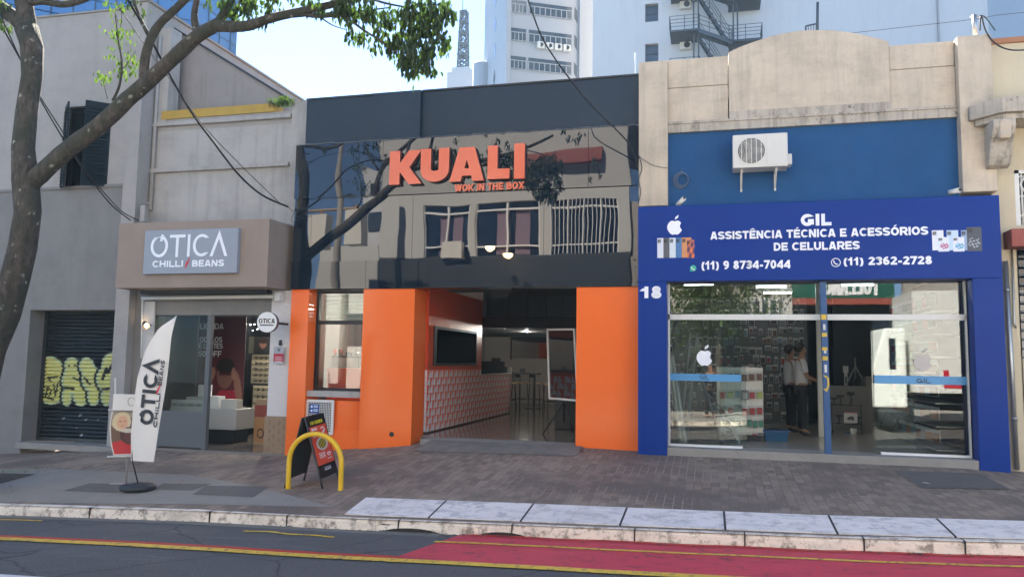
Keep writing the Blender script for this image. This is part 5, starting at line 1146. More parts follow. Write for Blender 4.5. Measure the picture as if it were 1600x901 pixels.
# ================================================================== INSIDE THE RESTAURANT
kx = -5.22; ky0, ky1, ky2 = 1.0, 4.6, 7.4
ct = thing('tiled_counter', 'long counter clad in white and orange quarter-circle tiles inside the restaurant', 'counter', (kx-.6, ky0, kf))
ch = U(672, 577.5, 1.13).z; T_ = (ch-kf)/8; c2h = kf+T_*7.0
core = MB(); core.box(kx-2.1, kx, ky0, ky1, kf+.03, ch); core.box(kx-.7, kx, ky1+.001, ky2, kf+.03, c2h); core.build('counter_core', M('orange_tile', (.9, .15, .06), .3, .05, bmp=0), ct)
ti = MB(); nn_ = int((ky2-ky0)/T_)
for j in range(8):
    for i in range(nn_):
        ya = ky0+i*T_; yb = ya+T_; za = kf+.03+j*(ch-kf-.03)/8; zb_2 = za+(ch-kf-.03)/8-.006; 
        if ya > ky1-.01 and j >= 7: continue
        yb -= .006; pts = [(yb, za)]+[(yb-(yb-ya)*math.cos(math.radians(a)), za+(zb_2-za)*math.sin(math.radians(a))) for a in range(0, 91, 15)]
        if (i+j) % 2: pts = [(ya+.35*T_, za), (yb, za), (yb, zb_2), (yb-.02, zb_2)]
        ti.face([(kx+.003, p, q) for p, q in pts])
for j in range(8):
    for i in range(6):
        xb = kx-i*T_-.004; xa = xb-T_+.006; za = kf+.03+j*(ch-kf-.03)/8; zb_2 = za+(ch-kf-.03)/8-.006
        pts = [(xa, za), (xb, za)]+[(xb-(xb-xa)*(1-math.cos(math.radians(a))), za+(zb_2-za)*math.sin(math.radians(a))) for a in range(30, 91, 15)]
        if i == 0: pts = [(xa+.25*T_, za), (xb, za), (xb, zb_2), (xa+.4*T_, zb_2)]
        ti.face([(p, ky0-.003, q) for p, q in pts])
ti.build('white_tile_shapes', M('white_tile', (.80, .77, .74), .3, .05, bmp=0), ct)
BX(kx-.8, kx+.02, ky1+.01, ky2, c2h+.002, c2h+.03).build('counter_top', MT['inwhite'], ct); BX(kx-.7, kx+.01, ky2+.001, ky2+.05, kf, c2h+.18).build('end_panel', MT['inwhite'], ct)
BX(kx-.02, kx-.01, ky1+.05, ky2-.6, c2h+.03, c2h+.33).build('glass_guard', MT['glass2'], ct)
kb = thing('kitchen_booth', 'orange kitchen booth with dark framed serving window above the tiled counter', 'booth', (kx-.5, ky0, ch))
kt = U(690, 458, 2.0).z+.05; wy0, wy1 = None, None
def yonX(px, py, x):            # depth where the ray meets the wall x
    d = ray(px, py); return CAM + d*(x/d.x)
wA, wB = yonX(677, 540, kx), yonX(744, 540, kx); wzA, wzB = yonX(700, 571, kx).z, yonX(700, 512, kx).z
kb_m = MB(); kb_m.box(kx-.12, kx, ky0, wA.y, ch+.002, kt); kb_m.box(kx-.12, kx, wB.y, ky1, ch+.002, kt); kb_m.box(kx-.12, kx, wA.y, wB.y, wzB, kt); kb_m.box(kx-.12, kx, wA.y, wB.y, ch+.002, wzA); kb_m.box(kx-.3, kx-.121, ky0, ky0+.1, ch+.002, kt); kb_m.box(kx-2.1, kx-.121, ky1-.1, ky1, ch+.002, kt); kb_m.build('booth_wall', MT['orangein'], kb)
fm = MB(); e = .05; fm.box(kx-.02, kx+.02, wA.y, wB.y, wzA, wzA+e); fm.box(kx-.02, kx+.02, wA.y, wB.y, wzB-e, wzB); fm.box(kx-.02, kx+.02, wA.y, wA.y+e*3, wzA+e, wzB-e); fm.box(kx-.02, kx+.02, wB.y-e, wB.y, wzA+e, wzB-e); fm.build('window_frame', MT['black'], kb)
BX(kx-.008, kx-.002, wA.y+e*3, wB.y-e, wzA+e, wzB-e).build('window_pane', MT['glass2'], kb)
# kitchen behind the front window
kk = thing('kitchen_shelf', 'dark kitchen shelf with orange containers seen through the restaurant window', 'shelf', (U(525, 560, 1.6).x, 1.6, kf))
z1 = U(530, 556, 1.6).z; xa, xb = U(500, 556, 1.6).x, U(566, 556, 1.6).x
BX(xa, xb, 1.5, 1.8, z1-.03, z1).build('shelf_board', MT['blackmetal'], kk); m = MB(); m.tube([(xb-.15, 1.75, kf), (xb-.15, 1.75, z1-.03)], .015, 6); m.build('shelf_post', MT['blackmetal'], kk)
BX(U(503, 530, 1.7).x, U(514, 530, 1.7).x, 1.7, 1.9, U(508, 565, 1.7).z, U(508, 522, 1.7).z).build('wall_panel', MT['black'], kk)
for i, (px, w_, m_) in enumerate(((512, .11, 'orangein'), (522, .10, 'orangein'), (532, .10, 'redpaint'), (545, .14, 'black'), (558, .12, 'steel'))):
    x = U(px, 550, 1.6).x; m = MB(); m.lathe([(w_*.42, 0), (w_*.5, .14 if i < 3 else .09), (w_*.47, .14 if i < 3 else .09)], (x, 1.62, z1+.001), 14); tag(m.build('container', MT[m_]), ['orange tub at left end of kitchen shelf', 'second orange tub on the kitchen shelf', 'red tub in middle of kitchen shelf', 'black pot on the kitchen shelf', 'steel bowl at right end of kitchen shelf'][i], 'container')
bt = thing('kitchen_bench', 'steel kitchen bench under the shelf behind the front window', 'bench', (xa, 1.4, kf)); zb2 = U(530, 588, 1.5).z
BX(xa, xb, 1.3, 1.9, zb2-.04, zb2).build('bench_top', MT['steel'], bt)
for x in (xa+.1, xb-.3): BX(x, x+.04, 1.32, 1.36, kf, zb2-.04).build('leg', MT['steel'], bt)
BX(x0+.0-.0+XBK-x0+.1, kx-2.12+.0, 2.4, 2.5, kf, oz).build('kitchen_wall', MT['inwall'], K) if False else BX(XBK+.1, kx-2.11, 2.5, 2.6, kf, oz).build('kitchen_wall', MT['inwall'], K)
for px, lab, c_ in ((519, 'silver bottle standing on kitchen bench behind window', 'steel'), (548, 'wrapped white bag on kitchen bench behind window', 'white')):
    x = U(px, 580, 1.5).x; m = MB(); m.lathe([(.05, 0), (.055, .1), (.02, .15), (.018, .2)] if px < 530 else [(.10, 0), (.13, .05), (.09, .12), (.02, .16)], (x, 1.5, zb2+.001), 12); tag(m.build('bottle' if px < 530 else 'food_bag', MT[c_]), lab, 'bottle' if px < 530 else 'bag')
# back wall mirror, lamps, tables and stools
ma, mb_ = U(801, 500, KY-.05), U(862, 560, KY-.05); mt_ = thing('wall_mirror', 'large mirror on the rear wall above the stools', 'mirror', tuple(ma)); BX(ma.x, mb_.x+1.1, KY-.05, KY-.01, mb_.z, ma.z+.1).build('mirror_glass', MT['mirror'], mt_)
BX(ma.x-.06, ma.x, KY-.07, KY-.005, mb_.z-.05, ma.z+.15).build('mirror_frame', MT['black'], mt_)
for i, (px, py, Y_) in enumerate(((787, 509, 6.0), (812, 509, 8.5), (824, 516, 8.0), (853, 510, 6.5))):
    c = U(px, py, Y_); t = thing('track_light', ['left bright track spotlight', 'small far track spotlight between two bright ones', 'third track spotlight hanging lowest', 'rightmost track spotlight beside framed mirror'][i]+' in the restaurant', 'spotlight', tuple(c))
    m = MB(); m.tube([c+Vector((0, .14, .03)), c], [.035, .05], 12); m.build('lamp_body', MT['black'], t)
    m = MB(); m.lathe([(.0, -.012), (.042, -.008), (.042, .0)], (c.x, c.y-.002, c.z), 12, axis='y'); m.build('lamp_face', MT['spot'], t)
    m = MB(); m.tube([c+Vector((0, .1, .04)), (c.x, c.y+.1, zz(760, 512, 5.5)-.0)], .012, 5); m.build('stem', MT['black'], t)
    l = bpy.data.lights.new('spot_bulb', 'POINT'); l.energy = 60; l.shadow_soft_size = .05; l.color = (1, .93, .82); lo_ = bpy.data.objects.new('spot_bulb', l); COL.objects.link(lo_); lo_.location = c+Vector((0, -.12, -.03)); lo_.parent = t; lo_.matrix_parent_inverse = Matrix.Translation(-c)
def stool(c, rz, lab):
    t = thing('bar_stool', lab, 'stool', (0, 0, 0), 'stools at the high table'); sh = .72
    BX(-.19, .19, -.18, .18, sh, sh+.04).build('seat', MT['wood'], t, .01)
    for sx in (-1, 1):
        for sy in (-1, 1):
            m = MB(); m.tube([(sx*.20, sy*.19, 0), (sx*.16, sy*.15, sh)] + ([(sx*.16, .17, sh+.32)] if sy > 0 else []), .014, 6); m.build('leg', MT['blackmetal'], t)
    m = MB(); m.tube([(-.19, -.18, .25), (.19, -.18, .25), (.19, .18, .25), (-.19, .18, .25), (-.19, -.18, .25)], .011, 5); m.build('footrest', MT['blackmetal'], t)
    BX(-.17, .17, .15, .18, sh+.18, sh+.34).build('backrest', MT['blackmetal'], t); t.location = c; t.rotation_euler = (0, 0, rz); return t
for (px, Y_, rz, lab) in ((796, 9.6, .3, 'left bar stool tucked at the high table'), (812, 10.3, 2.6, 'second bar stool facing back to the high table'), (838, 10.2, 1.4, 'bar stool turned sideways right of the high table'), (862, 9.2, -.2, 'rightmost bar stool beside the framed easel mirror')):
    x = U(px, 620, Y_).x; stool((x, Y_, kf), rz, lab)
tb = thing('high_table', 'dark high table with napkin box at rear of the restaurant', 'table', (U(815, 600, 10).x, 10, kf)); c = tb.location
BX(c.x-.75, c.x+.55, 9.75, 10.25, kf+1.0, kf+1.04).build('table_top', MT['dark'], tb)
for dx in (-.6, .4): BX(c.x+dx-.03, c.x+dx+.03, 9.97, 10.03, kf+.02, kf+1.0).build('leg', MT['blackmetal'], tb); BX(c.x+dx-.25, c.x+dx+.25, 9.8, 10.2, kf+.001, kf+.02).build('foot_plate', MT['blackmetal'], tb)
tag(BX(c.x-.05, c.x+.08, 9.95, 10.08, kf+1.041, kf+1.17).build('napkin_box', MT['black']), 'small black napkin box standing on the high table', 'napkin box')
cx_ = U(768, 565, 7.2).x; e_ = thing('cash_machine', 'dark card machine and screen at far end of the tiled counter', 'till', (kx-.35, 7.1, c2h+.031)); BX(kx-.45, kx-.2, 7.05, 7.15, c2h+.08, c2h+.42).build('screen', MT['black'], e_); BX(kx-.38, kx-.27, 7.02, 7.25, c2h+.031, c2h+.08).build('screen_foot', MT['black'], e_); BX(kx-.16, kx-.05, 7.1, 7.25, c2h+.031, c2h+.19).build('card_reader', MT['black'], e_)
# framed board on easel
ey = 1.6; t = thing('easel_mirror', 'dark mirror board with white frame leaning on tripod easel by right orange panel', 'easel', tuple(U(865, 680, ey)[0:2])+(kf,))
q = [U(859, 623, ey+.30), U(905, 627, ey-.25), U(899, 513, ey-.10), U(855.5, 513.5, ey+.45)]
def frame_quad(q, w, d, mat, par):
    n_ = (q[1]-q[0]).cross(q[3]-q[0]).normalized(); c = (q[0]+q[1]+q[2]+q[3])/4; ins_ = []
    for i in range(4):
        a = (q[(i+1) % 4]-q[i]).normalized()*w; b = (q[(i-1) % 4]-q[i]).normalized()*w; ins_.append(q[i]+a+b)
    for i in range(4):
        j = (i+1) % 4; m = MB(); m.hexa([q[i], q[j], ins_[j], ins_[i], q[i]+n_*d, q[j]+n_*d, ins_[j]+n_*d, ins_[i]+n_*d]); m.build('frame_side', mat, par)
    return ins_, n_
ins_, n_ = frame_quad(q, .035, .03, MT['white'], t); m = MB(); m.hexa([ins_[0]-n_*.01, ins_[1]-n_*.01, ins_[2]-n_*.01, ins_[3]-n_*.01]+[p+n_*.01 for p in ins_]); m.build('dark_glass', glossy('dark_mirror', (.012, .014, .017), 2.3, 0), t)
for a, b in (((880, 630), (847, 679)), ((882, 630), (896, 676)), ((880, 560), (881, 660))):
    m = MB(); m.tube([U(*a, ey+.25), U(*b, ey+.25)], .018, 6); m.build('easel_leg', MT['blackmetal'], t)
tag(BX(U(868, 600, 3).x, U(905, 600, 3).x+.3, 3, 3.6, kf, U(880, 620, 3).z).build('black_cabinet', MT['black'], None, .01), 'low black cabinet behind the easel mirror', 'cabinet')
# ================================================================== INSIDE THE OPTICIAN
t = thing('display_counter', 'grey and black display counter with white boxes inside the optician', 'counter', (U(350, 660, 1.8).x, 1.8, ofl))
cxa, cxb = U(262, 640, 1.2).x, U(387, 640, 1.6).x; cz_ = U(330, 637, 1.4).z; ct2 = U(330, 690, 1.4)
BX(cxa, cxb, 1.2, 1.9, cz_-.42, cz_).build('counter_top', MT['inwhite'], t, .01); BX(cxa, U(392, 640, 3.2).x, 1.9, 3.4, cz_-.42, cz_-.05).build('counter_wing', MT['dark'], t); 
BX(cxa+.1, cxb-.1, 1.3, 1.8, ofl, cz_-.43).build('counter_base', MT['dark'], t); BX(U(392, 640, 3.2).x-1.6, U(392, 640, 3.2).x-.02, 2.0, 3.3, ofl+.12, cz_-.43).build('wing_base', M('slate_counter', (.07, .08, .09), .5), t)
py0, py1 = U(304, 655, 2.0), U(386, 487, 2.0)
t = thing('sale_poster', 'dark red LIQUIDA sale poster with woman holding hands to her face', 'poster', tuple(py0))
def sale(u, v):
    c_ = (.42-.10*v, .11, .16)
    if .40 < u < .92 and v < .28 and ell(u, v, .72, .05, .36, .28): c_ = (.72, .13, .24)
    if ell(u, v, .60, .42, .17, .13): c_ = (.55, .36, .30)
    if ell(u, v, .60, .50, .19, .07): c_ = (.14, .07, .06)
    for s_, x in ((1, .24), (-1, .88)):
        if ell(u, v, x, .30, .07, .17, -.45*s_): c_ = (.62, .42, .35)
        if ell(u, v, x+.10*s_, .43, .045, .06, -.4*s_): c_ = (.66, .46, .38)
    if .48 < u < .72 and .415 < v < .445: c_ = (.3, .05, .08)
    return c_
picture('sheet', py0, (1, 0, 0), (0, 0, 1), py1.x-py0.x, py1.z-py0.z, 60, 110, sale, MT['pic'], t)
for s_, a, b, yt, yb in (('LIQUIDA', 313, 349, 505, 514), ('OCULOS', 312, 347, 526, 534.5), ('E LENTES', 311, 348, 536, 544), ('50 OFF', 310, 346, 548, 557)): wpx('lettering', s_, a, b, yt, yb, 1.99, MT['text'], t, .15, .003)
# eyeglass display towers
def gcase(nm, lab, q, Y_, nr, nc, gm_='inwhite'):
    t = thing(nm, lab, 'display case', tuple(U(q[0], q[3], Y_))); a, b = U(q[0], q[3], Y_), U(q[2], q[1], Y_); BX(a.x-.03, b.x+.03, Y_+.002, Y_+.12, a.z-.04, b.z+.04).build('case_back', MT['dark'], t)
    BX(a.x, b.x, Y_-.004, Y_, a.z, b.z).build('lit_panel', emit('lit_cream_panel', (.42, .36, .24), .03), t)
    for r in range(nr):
        for c_ in range(nc):
            x = a.x+(b.x-a.x)*(c_+.5)/nc; z_ = a.z+(b.z-a.z)*(r+.5)/nr; w_ = min(.07, (b.x-a.x)/nc*.4); yield_.append((x, Y_-.03, z_, w_, '%s pair of eyeglasses in %s row from the bottom of the %s' % (ORD[c_], ORD[r], lab.split(' eyeglass')[0]+' optician case')))
yield_ = []; ORD = ['first', 'second', 'third', 'fourth', 'fifth', 'sixth', 'seventh', 'eighth', 'ninth', 'tenth', 'eleventh', 'twelfth', 'thirteenth', 'fourteenth', 'fifteenth', 'sixteenth', 'seventeenth', 'eighteenth', 'nineteenth', 'twentieth']+['%dth' % i for i in range(21, 60)]
gcase('display_case', 'upper lit eyeglass display case leaning behind the counter', (392, 554, 432, 598), 3.0, 5, 5); gcase('display_case', 'lower lit eyeglass display case just above the dark counter', (394, 603, 437, 646), 2.9, 4, 5); gcase('display_case', 'far dim eyeglass rack right of the standing door edge', (446, 552, 468, 640), 4.6, 8, 3)
gmesh = None
for x, y, z_, w_, lb_ in yield_:
    if gmesh is None:
        m = MB()
        for s_ in (-1, 1): m.ribbon(arcp(s_*.034, 0, .028, .020, 0, 360, 14), .008, -.004, .004)
        m.ribbon([(-.008, .006), (.008, .006)], .007, -.004, .004); m.ribbon([(-.064, .008), (-.063, -.03)], .005, -.004, .03); m.ribbon([(.063, -.03), (.064, .008)], .005, -.004, .03)
        g_ = m.build('eyeglasses', MT['black']); gmesh = g_.data; tag(g_, 'pair of dark eyeglasses on the pale panels of the optician display cases', 'eyeglasses', 'eyeglasses in the display cases')
    else: g_ = g_.copy(); COL.objects.link(g_)
    g_['label'] = lb_; g_.location = (x, y, z_); g_.scale = (w_/.045,)*3 if w_ < .045 else (1.3, 1.3, 1.3)
a, b = U(388, 552, 2.95), U(434, 526, 2.95); t = thing('portrait_panel', 'dark portrait photo panel above upper lit eyeglass case', 'picture', tuple(a))
picture('sheet', a, (1, 0, 0), (0, 0, 1), b.x-a.x, b.z-a.z, 36, 24, lambda u, v: (.13, .09, .09) if ell(u, v, .5, .78, .15, .2) else (.42, .29, .24) if ell(u, v, .5, .6, .12, .28) else (.30, .3, .26) if abs(u-.5) > .32 else (.12, .12, .12), MT['pic'], t)
for i, (a, b, c_, d, lab, m_) in enumerate(((290, 652, 318, 636, 'white box at left on optician counter', 'inwhite'), (316, 655, 342, 637, 'white box in middle on optician counter', 'white'), (345, 655, 370, 641, 'cream box at right on optician counter', 'plasticw'), (304, 636, 322, 618, 'small white box stacked on the optician counter', 'white'))):
    p0, p1 = U(a, b, 1.3), U(c_, d, 1.3); z0 = cz_+.001 if i < 3 else cz_+.001+abs(U(290, 652, 1.3).z-U(318, 636, 1.3).z)+.002; tag(BX(p0.x, p1.x, 1.28+.1*(i == 3), 1.5, z0, z0+abs(p1.z-p0.z)).build('counter_box', MT[m_], None, .004), lab, 'box')
t = thing('counter_sign', 'slim white sign strip hanging on front of optician counter', 'sign', tuple(U(266, 640, 1.1))); a, b = U(266, 641, 1.12), U(318, 625, 1.12); BX(a.x, b.x, 1.13, 1.15, a.z, b.z).build('strip', MT['white'], t); write('lettering', 'FAÇA SUAS LENTES AQUI'.replace('Ç', 'C'), (a.x+.03, 1.128, a.z+.10), (1, 0, 0), (0, 0, 1), (b.x-a.x)*.9, .06, MT['black'], t, .14, .002)
# stack of display boxes by the jamb
Yb = 1.2; a, b = U(396, 686, Yb), U(420, 634, Yb); t = thing('display_stand', 'small wooden stand with eyeglass poster boxes beside the jamb', 'stand', tuple(a)); 
BX(a.x, b.x+.2, Yb, Yb+.35, ofl, U(400, 690, Yb).z).build('stand_foot', MT['wood'], t)
def gbox(u, v):
    c_ = (.70, .52, .34)
    if ell(u, v, .3, .35, .16, .20) and not ell(u, v, .3, .35, .11, .15): c_ = (.12, .08, .07)
    if ell(u, v, .72, .5, .18, .24) and not ell(u, v, .72, .5, .13, .18): c_ = (.5, .1, .08)
    return c_
zq = U(400, 690, Yb).z; picture('poster_box', (a.x, Yb-.003, zq+.001), (1, 0, 0), (0, 0, 1), b.x+.2-a.x, .50, 36, 36, gbox, MT['pic'], t, .3); BX(a.x, b.x+.2, Yb, Yb+.3, zq+.503, zq+.74).build('red_box', MT['redpaint'], t); BX(a.x+.03, b.x+.17, Yb, Yb+.3, zq+.742, zq+.86).build('tan_box', MT['wood'], t)
for nm_, loc_, en_ in (('optician_ceiling_bulb', (-9.2, 2.4, cz0-.25), 14), ('kitchen_fill_light', (XBK+1.2, 1.6, oz-.25), 1.5)):  # the kitchen one is an added lamp, there to brighten the room behind the window
    t = thing('ceiling_lamp', 'small white ceiling lamp inside the optician' if 'opt' in nm_ else 'small white lamp added to brighten the kitchen behind the roller blind', 'ceiling lamp', loc_); m = MB(); m.lathe([(.0, -.05), (.07, -.04), (.09, 0), (.09, .04)], loc_, 14); m.build('lamp_glass', MT['spot'], t)
    l = bpy.data.lights.new(nm_, 'POINT'); l.energy = en_; l.shadow_soft_size = .1; l.color = (1, .92, .8); lo_ = bpy.data.objects.new(nm_, l); COL.objects.link(lo_); lo_.location = Vector(loc_)-Vector((0, 0, .15)); lo_.parent = t; lo_.matrix_parent_inverse = Matrix.Translation(-Vector(loc_))
ll = MB(); rnd2 = random.Random(3)
for k in range(14):
    c = U(356+k*3.5+rnd2.uniform(-1, 1), rnd2.uniform(506, 523), 4.0); t_ = MB(); t_.lathe([(0, -.015), (.016, 0), (0, .015)], tuple(c), 8)
    o_ = tag(t_.build('ceiling_bulb', MT['lamp']), 'tiny white light point on the dark ceiling of the optician, %s from left' % ORD[k], 'light', 'tiny ceiling lights of the optician')
# ================================================================== INSIDE THE PHONE SHOP
PC = [('red', (.45, .03, .04)), ('green', (.03, .25, .16)), ('white', (.55, .55, .52)), ('dark', (.03, .03, .035)), ('pale blue', (.2, .32, .4)), ('orange', (.5, .16, .04)), ('yellow-green', (.4, .45, .08)), ('brown', (.16, .07, .04)), ('grey', (.22, .22, .23))]
PM = [M('pack_'+n.replace(' ', '_').replace('-', '_'), tuple(q_*.7 for q_ in c), .35, .25, 40, bmp=0) for n, c in PC]; PW = M('pack_card', (.5, .5, .48), .4, .05, bmp=0)
protos = {}; CN = ['red', 'green', 'white', 'dark', 'pale blue', 'orange', 'yellow-green', 'brown', 'grey']
def pack(x, y, z, w, h, ci, lab, grp, rz=0):
    k = (ci, round(w, 3), round(h, 3))
    if k not in protos:
        t = bpy.data.objects.new('accessory_pack', None); COL.objects.link(t); tag(t, lab, 'accessory pack', grp)
        BX(-w/2, w/2, 0, .012, -h, 0).build('card', PW if ci not in (2,) else PM[8], t); m = MB(); m.hexa([(-w*.40, -.02, -h*.92), (w*.40, -.02, -h*.92), (w*.42, -.0005, -h*.95), (-w*.42, -.0005, -h*.95), (-w*.40, -.02, -h*.3), (w*.40, -.02, -h*.3), (w*.42, -.0005, -h*.26), (-w*.42, -.0005, -h*.26)]); m.build('product', PM[ci], t); protos[k] = t
    else: t = copy_tree(protos[k]); 
    t['label'] = lab; t['group'] = grp; t.location = (x, y, z); t.rotation_euler = (0, 0, rz); return t
# white gondola at the door
gy = 1.62; ga_, gb_ = U(1147, 600, gy).x, U(1192, 600, gy).x; gt_ = U(1170, 577, gy).z
t = thing('display_gondola', 'white slatted gondola hung with small coloured packs at shop entrance', 'display stand', ((ga_+gb_)/2, gy, sf)); m = MB(); m.box(ga_-.30, gb_, gy, gy+.08, sf+.1, gt_); m.build('slat_back', MT['frame'], t); m = MB(); m.box(ga_-.30, gb_, gy-.12, gy+.3, sf, sf+.10); m.build('base', MT['dark'], t)
for i in range(6):
    z_ = sf+.12+(gt_-sf-.14)*i/5.2; BX(ga_-.30, gb_, gy-.025, gy-.001, z_, z_+.10).build('slat', MT['frame'], t)
rows_ = [(590, [7, 7, 7, 7], 'brown boxed'), (618, [0, 6, 4, 2], 'mixed bright'), (643, [0, 0, 2, 0], 'red and white'), (662, [1, 1, 1, 1, 1, 1], 'green'), (684, [0, 2, 0, 7, 6], 'red and white mixed')]
for r, (py, cs, lab) in enumerate(rows_):
    zt_ = U(1170, py-9, gy-.1).z
    for i in range(len(cs)+2):
        ci = cs[i % len(cs)]; w_ = (gb_-ga_+.26)/(len(cs)+2)*.86; x = ga_-.26+(gb_-ga_+.26)*(i+.5)/(len(cs)+2)
        pack(x, gy-.08-.01*(i % 2), zt_+.01*(i % 3), w_, .17, ci, CN[ci]+' pack, %s from left in the %s row of the white gondola' % (ORD[i], ORD[r]), 'packs on the white gondola')
# hanging wall at the back of the shop
hy = 5.9; hx0, hx1 = U(1150, 560, hy).x-1.6, U(1262, 560, hy).x; t = thing('slatwall_display', 'dim grey slatwall full of hanging phone accessories behind shop keeper', 'display wall', ((hx0+hx1)/2, hy, sf)); BX(hx0, hx1, hy, hy+.1, sf, gzT+.25).build('wall_panel', MT['grey'], t)
for i in range(18): z_ = sf+.1+i*.155; BX(hx0, hx1, hy-.012, hy-.001, z_, z_+.035).build('slat', MT['grey'], t)
rr_ = random.Random(9)
for r in range(13):
    zt_ = gzT+.20-r*.215; wd_ = [.17, .15, .17, .11, .12][r % 5]; n_ = int((hx1-hx0)/wd_)
    for i in range(n_):
        if rr_.random() < .1 + .25*(r > 8): continue
        ci = rr_.choice([3, 8, 3, 3, 4, 8, 7, 3, 8, 3]) if r != 6 else rr_.choice([0, 8, 3]); pack(hx0+wd_*(i+.5)+rr_.uniform(-.02, .02), hy-.05, zt_+rr_.uniform(-.03, .015), wd_*rr_.choice([.55, .78, .9]), rr_.choice([.12, .15, .19]), ci, '%s pack, %s from left in the %s row of the rear slatwall' % (CN[ci], ORD[i], ORD[r]), 'packs on the rear slatwall')
# dark partition, grey counter with shelves of holders
BX(U(1303, 560, 6.2).x, U(1372, 560, 6.2).x+.6, 6.2, 6.3, sf, gzT+.25).build('partition', MT['dark'], G_)
cyy = 4.6; ca, cb_ = U(1298, 640, cyy).x, U(1368, 640, cyy).x+.9; czt = U(1325, 603, cyy).z
t = thing('service_counter', 'pale grey service counter with step at its right inside phone shop', 'counter', ((ca+cb_)/2, cyy, sf)); BX(ca, U(1354, 640, cyy).x, cyy, cyy+.5, sf, czt).build('counter_front', MT['inwall'], t); BX(U(1354, 640, cyy).x+.002, cb_, cyy-.01, cyy+.5, sf, U(1360, 588, cyy).z).build('counter_step', MT['inwall'], t)
sy_ = 3.9; t = thing('glass_shelf_rack', 'glass shelves with wheels holding phone holders before the grey counter', 'rack', (U(1320, 650, sy_).x, sy_, sf))
for py in (632, 661, 687): a, b = U(1298, py, sy_), U(1348, py, sy_); BX(a.x, b.x, sy_, sy_+.3, a.z-.01, a.z).build('shelf', MT['glass2'] if py < 680 else MT['blackmetal'], t)
for px in (1300, 1346): m = MB(); m.tube([(U(px, 650, sy_).x, sy_+.02, sf+.04), (U(px, 650, sy_).x, sy_+.02, U(px, 628, sy_).z)], .01, 6); m.lathe([(.03, -.012), (.03, .012)], (U(px, 650, sy_).x, sy_-.01, sf+.035), 10, axis='x'); m.build('post', MT['blackmetal'], t)
def holder(px, py, h, lab, mt='black'):
    p = U(px, py, sy_+.1); m = MB(); m.lathe([(.06, 0), (.06, .012), (.012, .02)], (p.x, p.y, p.z), 12); m.tube([p+Vector((0, 0, .02)), p+Vector((.01, 0, h*.5)), p+Vector((-.02, 0, h*.75))], .013, 6); m.hexa([p+Vector(v) for v in ((-.08, -.02, h*.75), (.06, -.02, h*.72), (.06, .01, h*.72), (-.08, .01, h*.75), (-.07, -.02, h), (.07, -.02, h*.98), (.07, .01, h*.98), (-.07, .01, h))]); tag(m.build('phone_holder', MT[mt]), lab, 'phone holder')
holder(1330, 632, .26, 'black phone holder with wide head at right of top glass shelf'); holder(1313, 632, .20, 'slim black phone holder in middle of top glass shelf'); holder(1303, 632, .15, 'short black phone holder at left of the top glass shelf'); holder(1311, 661, .18, 'black phone holder left of pale box on middle glass shelf'); holder(1341, 661, .14, 'black phone holder right of the pale box'); holder(1327, 690, .2, 'blue and black phone holder on floor level below the glass shelves', 'bluepole'); holder(1342, 690, .17, 'black forked phone holder on floor level at the right of the blue one')
p = U(1319, 660, sy_+.02); tag(picture('product_box', p, (1, 0, 0), (0, 0, 1), .25, .21, 24, 20, lambda u, v: (.2, .2, .22) if (ell(u, v, .45, .45, .25, .14, .5) or ell(u, v, .65, .4, .1, .2)) else (.8, .4, .35) if v > .9 else (.86, .84, .82), MT['pic'], None, .1), 'pale product box with phone holder picture on the middle glass shelf', 'product box')
p = U(1334, 693, sy_-.1); m = MB(); m.lathe([(.055, 0), (.065, .11), (.05, .11)], (p.x, p.y, sf+.001), 16); tag(m.build('white_tub', MT['white']), 'small white tub on floor below the glass shelves', 'tub')
p = U(1337, 604, cyy+.2); t = thing('camera_tripod', 'silver and black tripod standing on grey service counter', 'tripod', (p.x, p.y, czt))
m = MB(); m.tube([(p.x, p.y, czt+.15), (p.x, p.y, czt+.62)], .016, 8); m.build('column', MT['steel'], t); BX(p.x-.09, p.x+.09, p.y-.03, p.y+.03, czt+.60, czt+.72).build('head', MT['black'], t)
for a in (3.5, 5.9, 1.57): m = MB(); m.tube([(p.x, p.y, czt+.42), (p.x+.22*math.cos(a), p.y+.22*math.sin(a), czt)], .013, 6); m.build('leg', MT['steel'], t)
p = U(1322, 604, cyy+.2); m = MB(); m.box(p.x-.03, p.x+.03, p.y-.02, p.y+.02, czt+.01, czt+.28, 0); m.box(p.x-.05, p.x+.05, p.y-.03, p.y+.03, czt+.281, czt+.42, 0); m.box(p.x-.015, p.x+.015, p.y-.022, p.y-.0205, czt+.05, czt+.2, 1); tag(m.build('action_grip', [MT['plasticw'], MT['black']]), 'pale handheld grip standing left of the silver tripod', 'phone grip')
# side shelf rack on the right wall
rx_ = sx1-.75; t = thing('side_rack', 'tall rack of dark and red packs along the right wall behind glass', 'rack', (rx_, 1.2, sf)); 
for i in range(7): BX(rx_, rx_+.4, .5, 3.6, sf+.05+i*.36, sf+.07+i*.36).build('shelf', MT['steel'], t)
BX(rx_+.4, rx_+.42, .5, 3.6, sf, gzT+.2).build('rack_back', MT['dark'], t)
for r in range(7):
    for i in range(9): ci = rr_.choice([0, 7, 3, 4, 8, 3, 5, 1]); pack(rx_-.0+.03, .65+i*.33, sf+.36+r*.36, .2, .2, ci, CN[ci]+' pack, %s from the glass on %s shelf of the right wall rack' % (ORD[i], ORD[r]), 'packs on the right wall rack', -1.2)
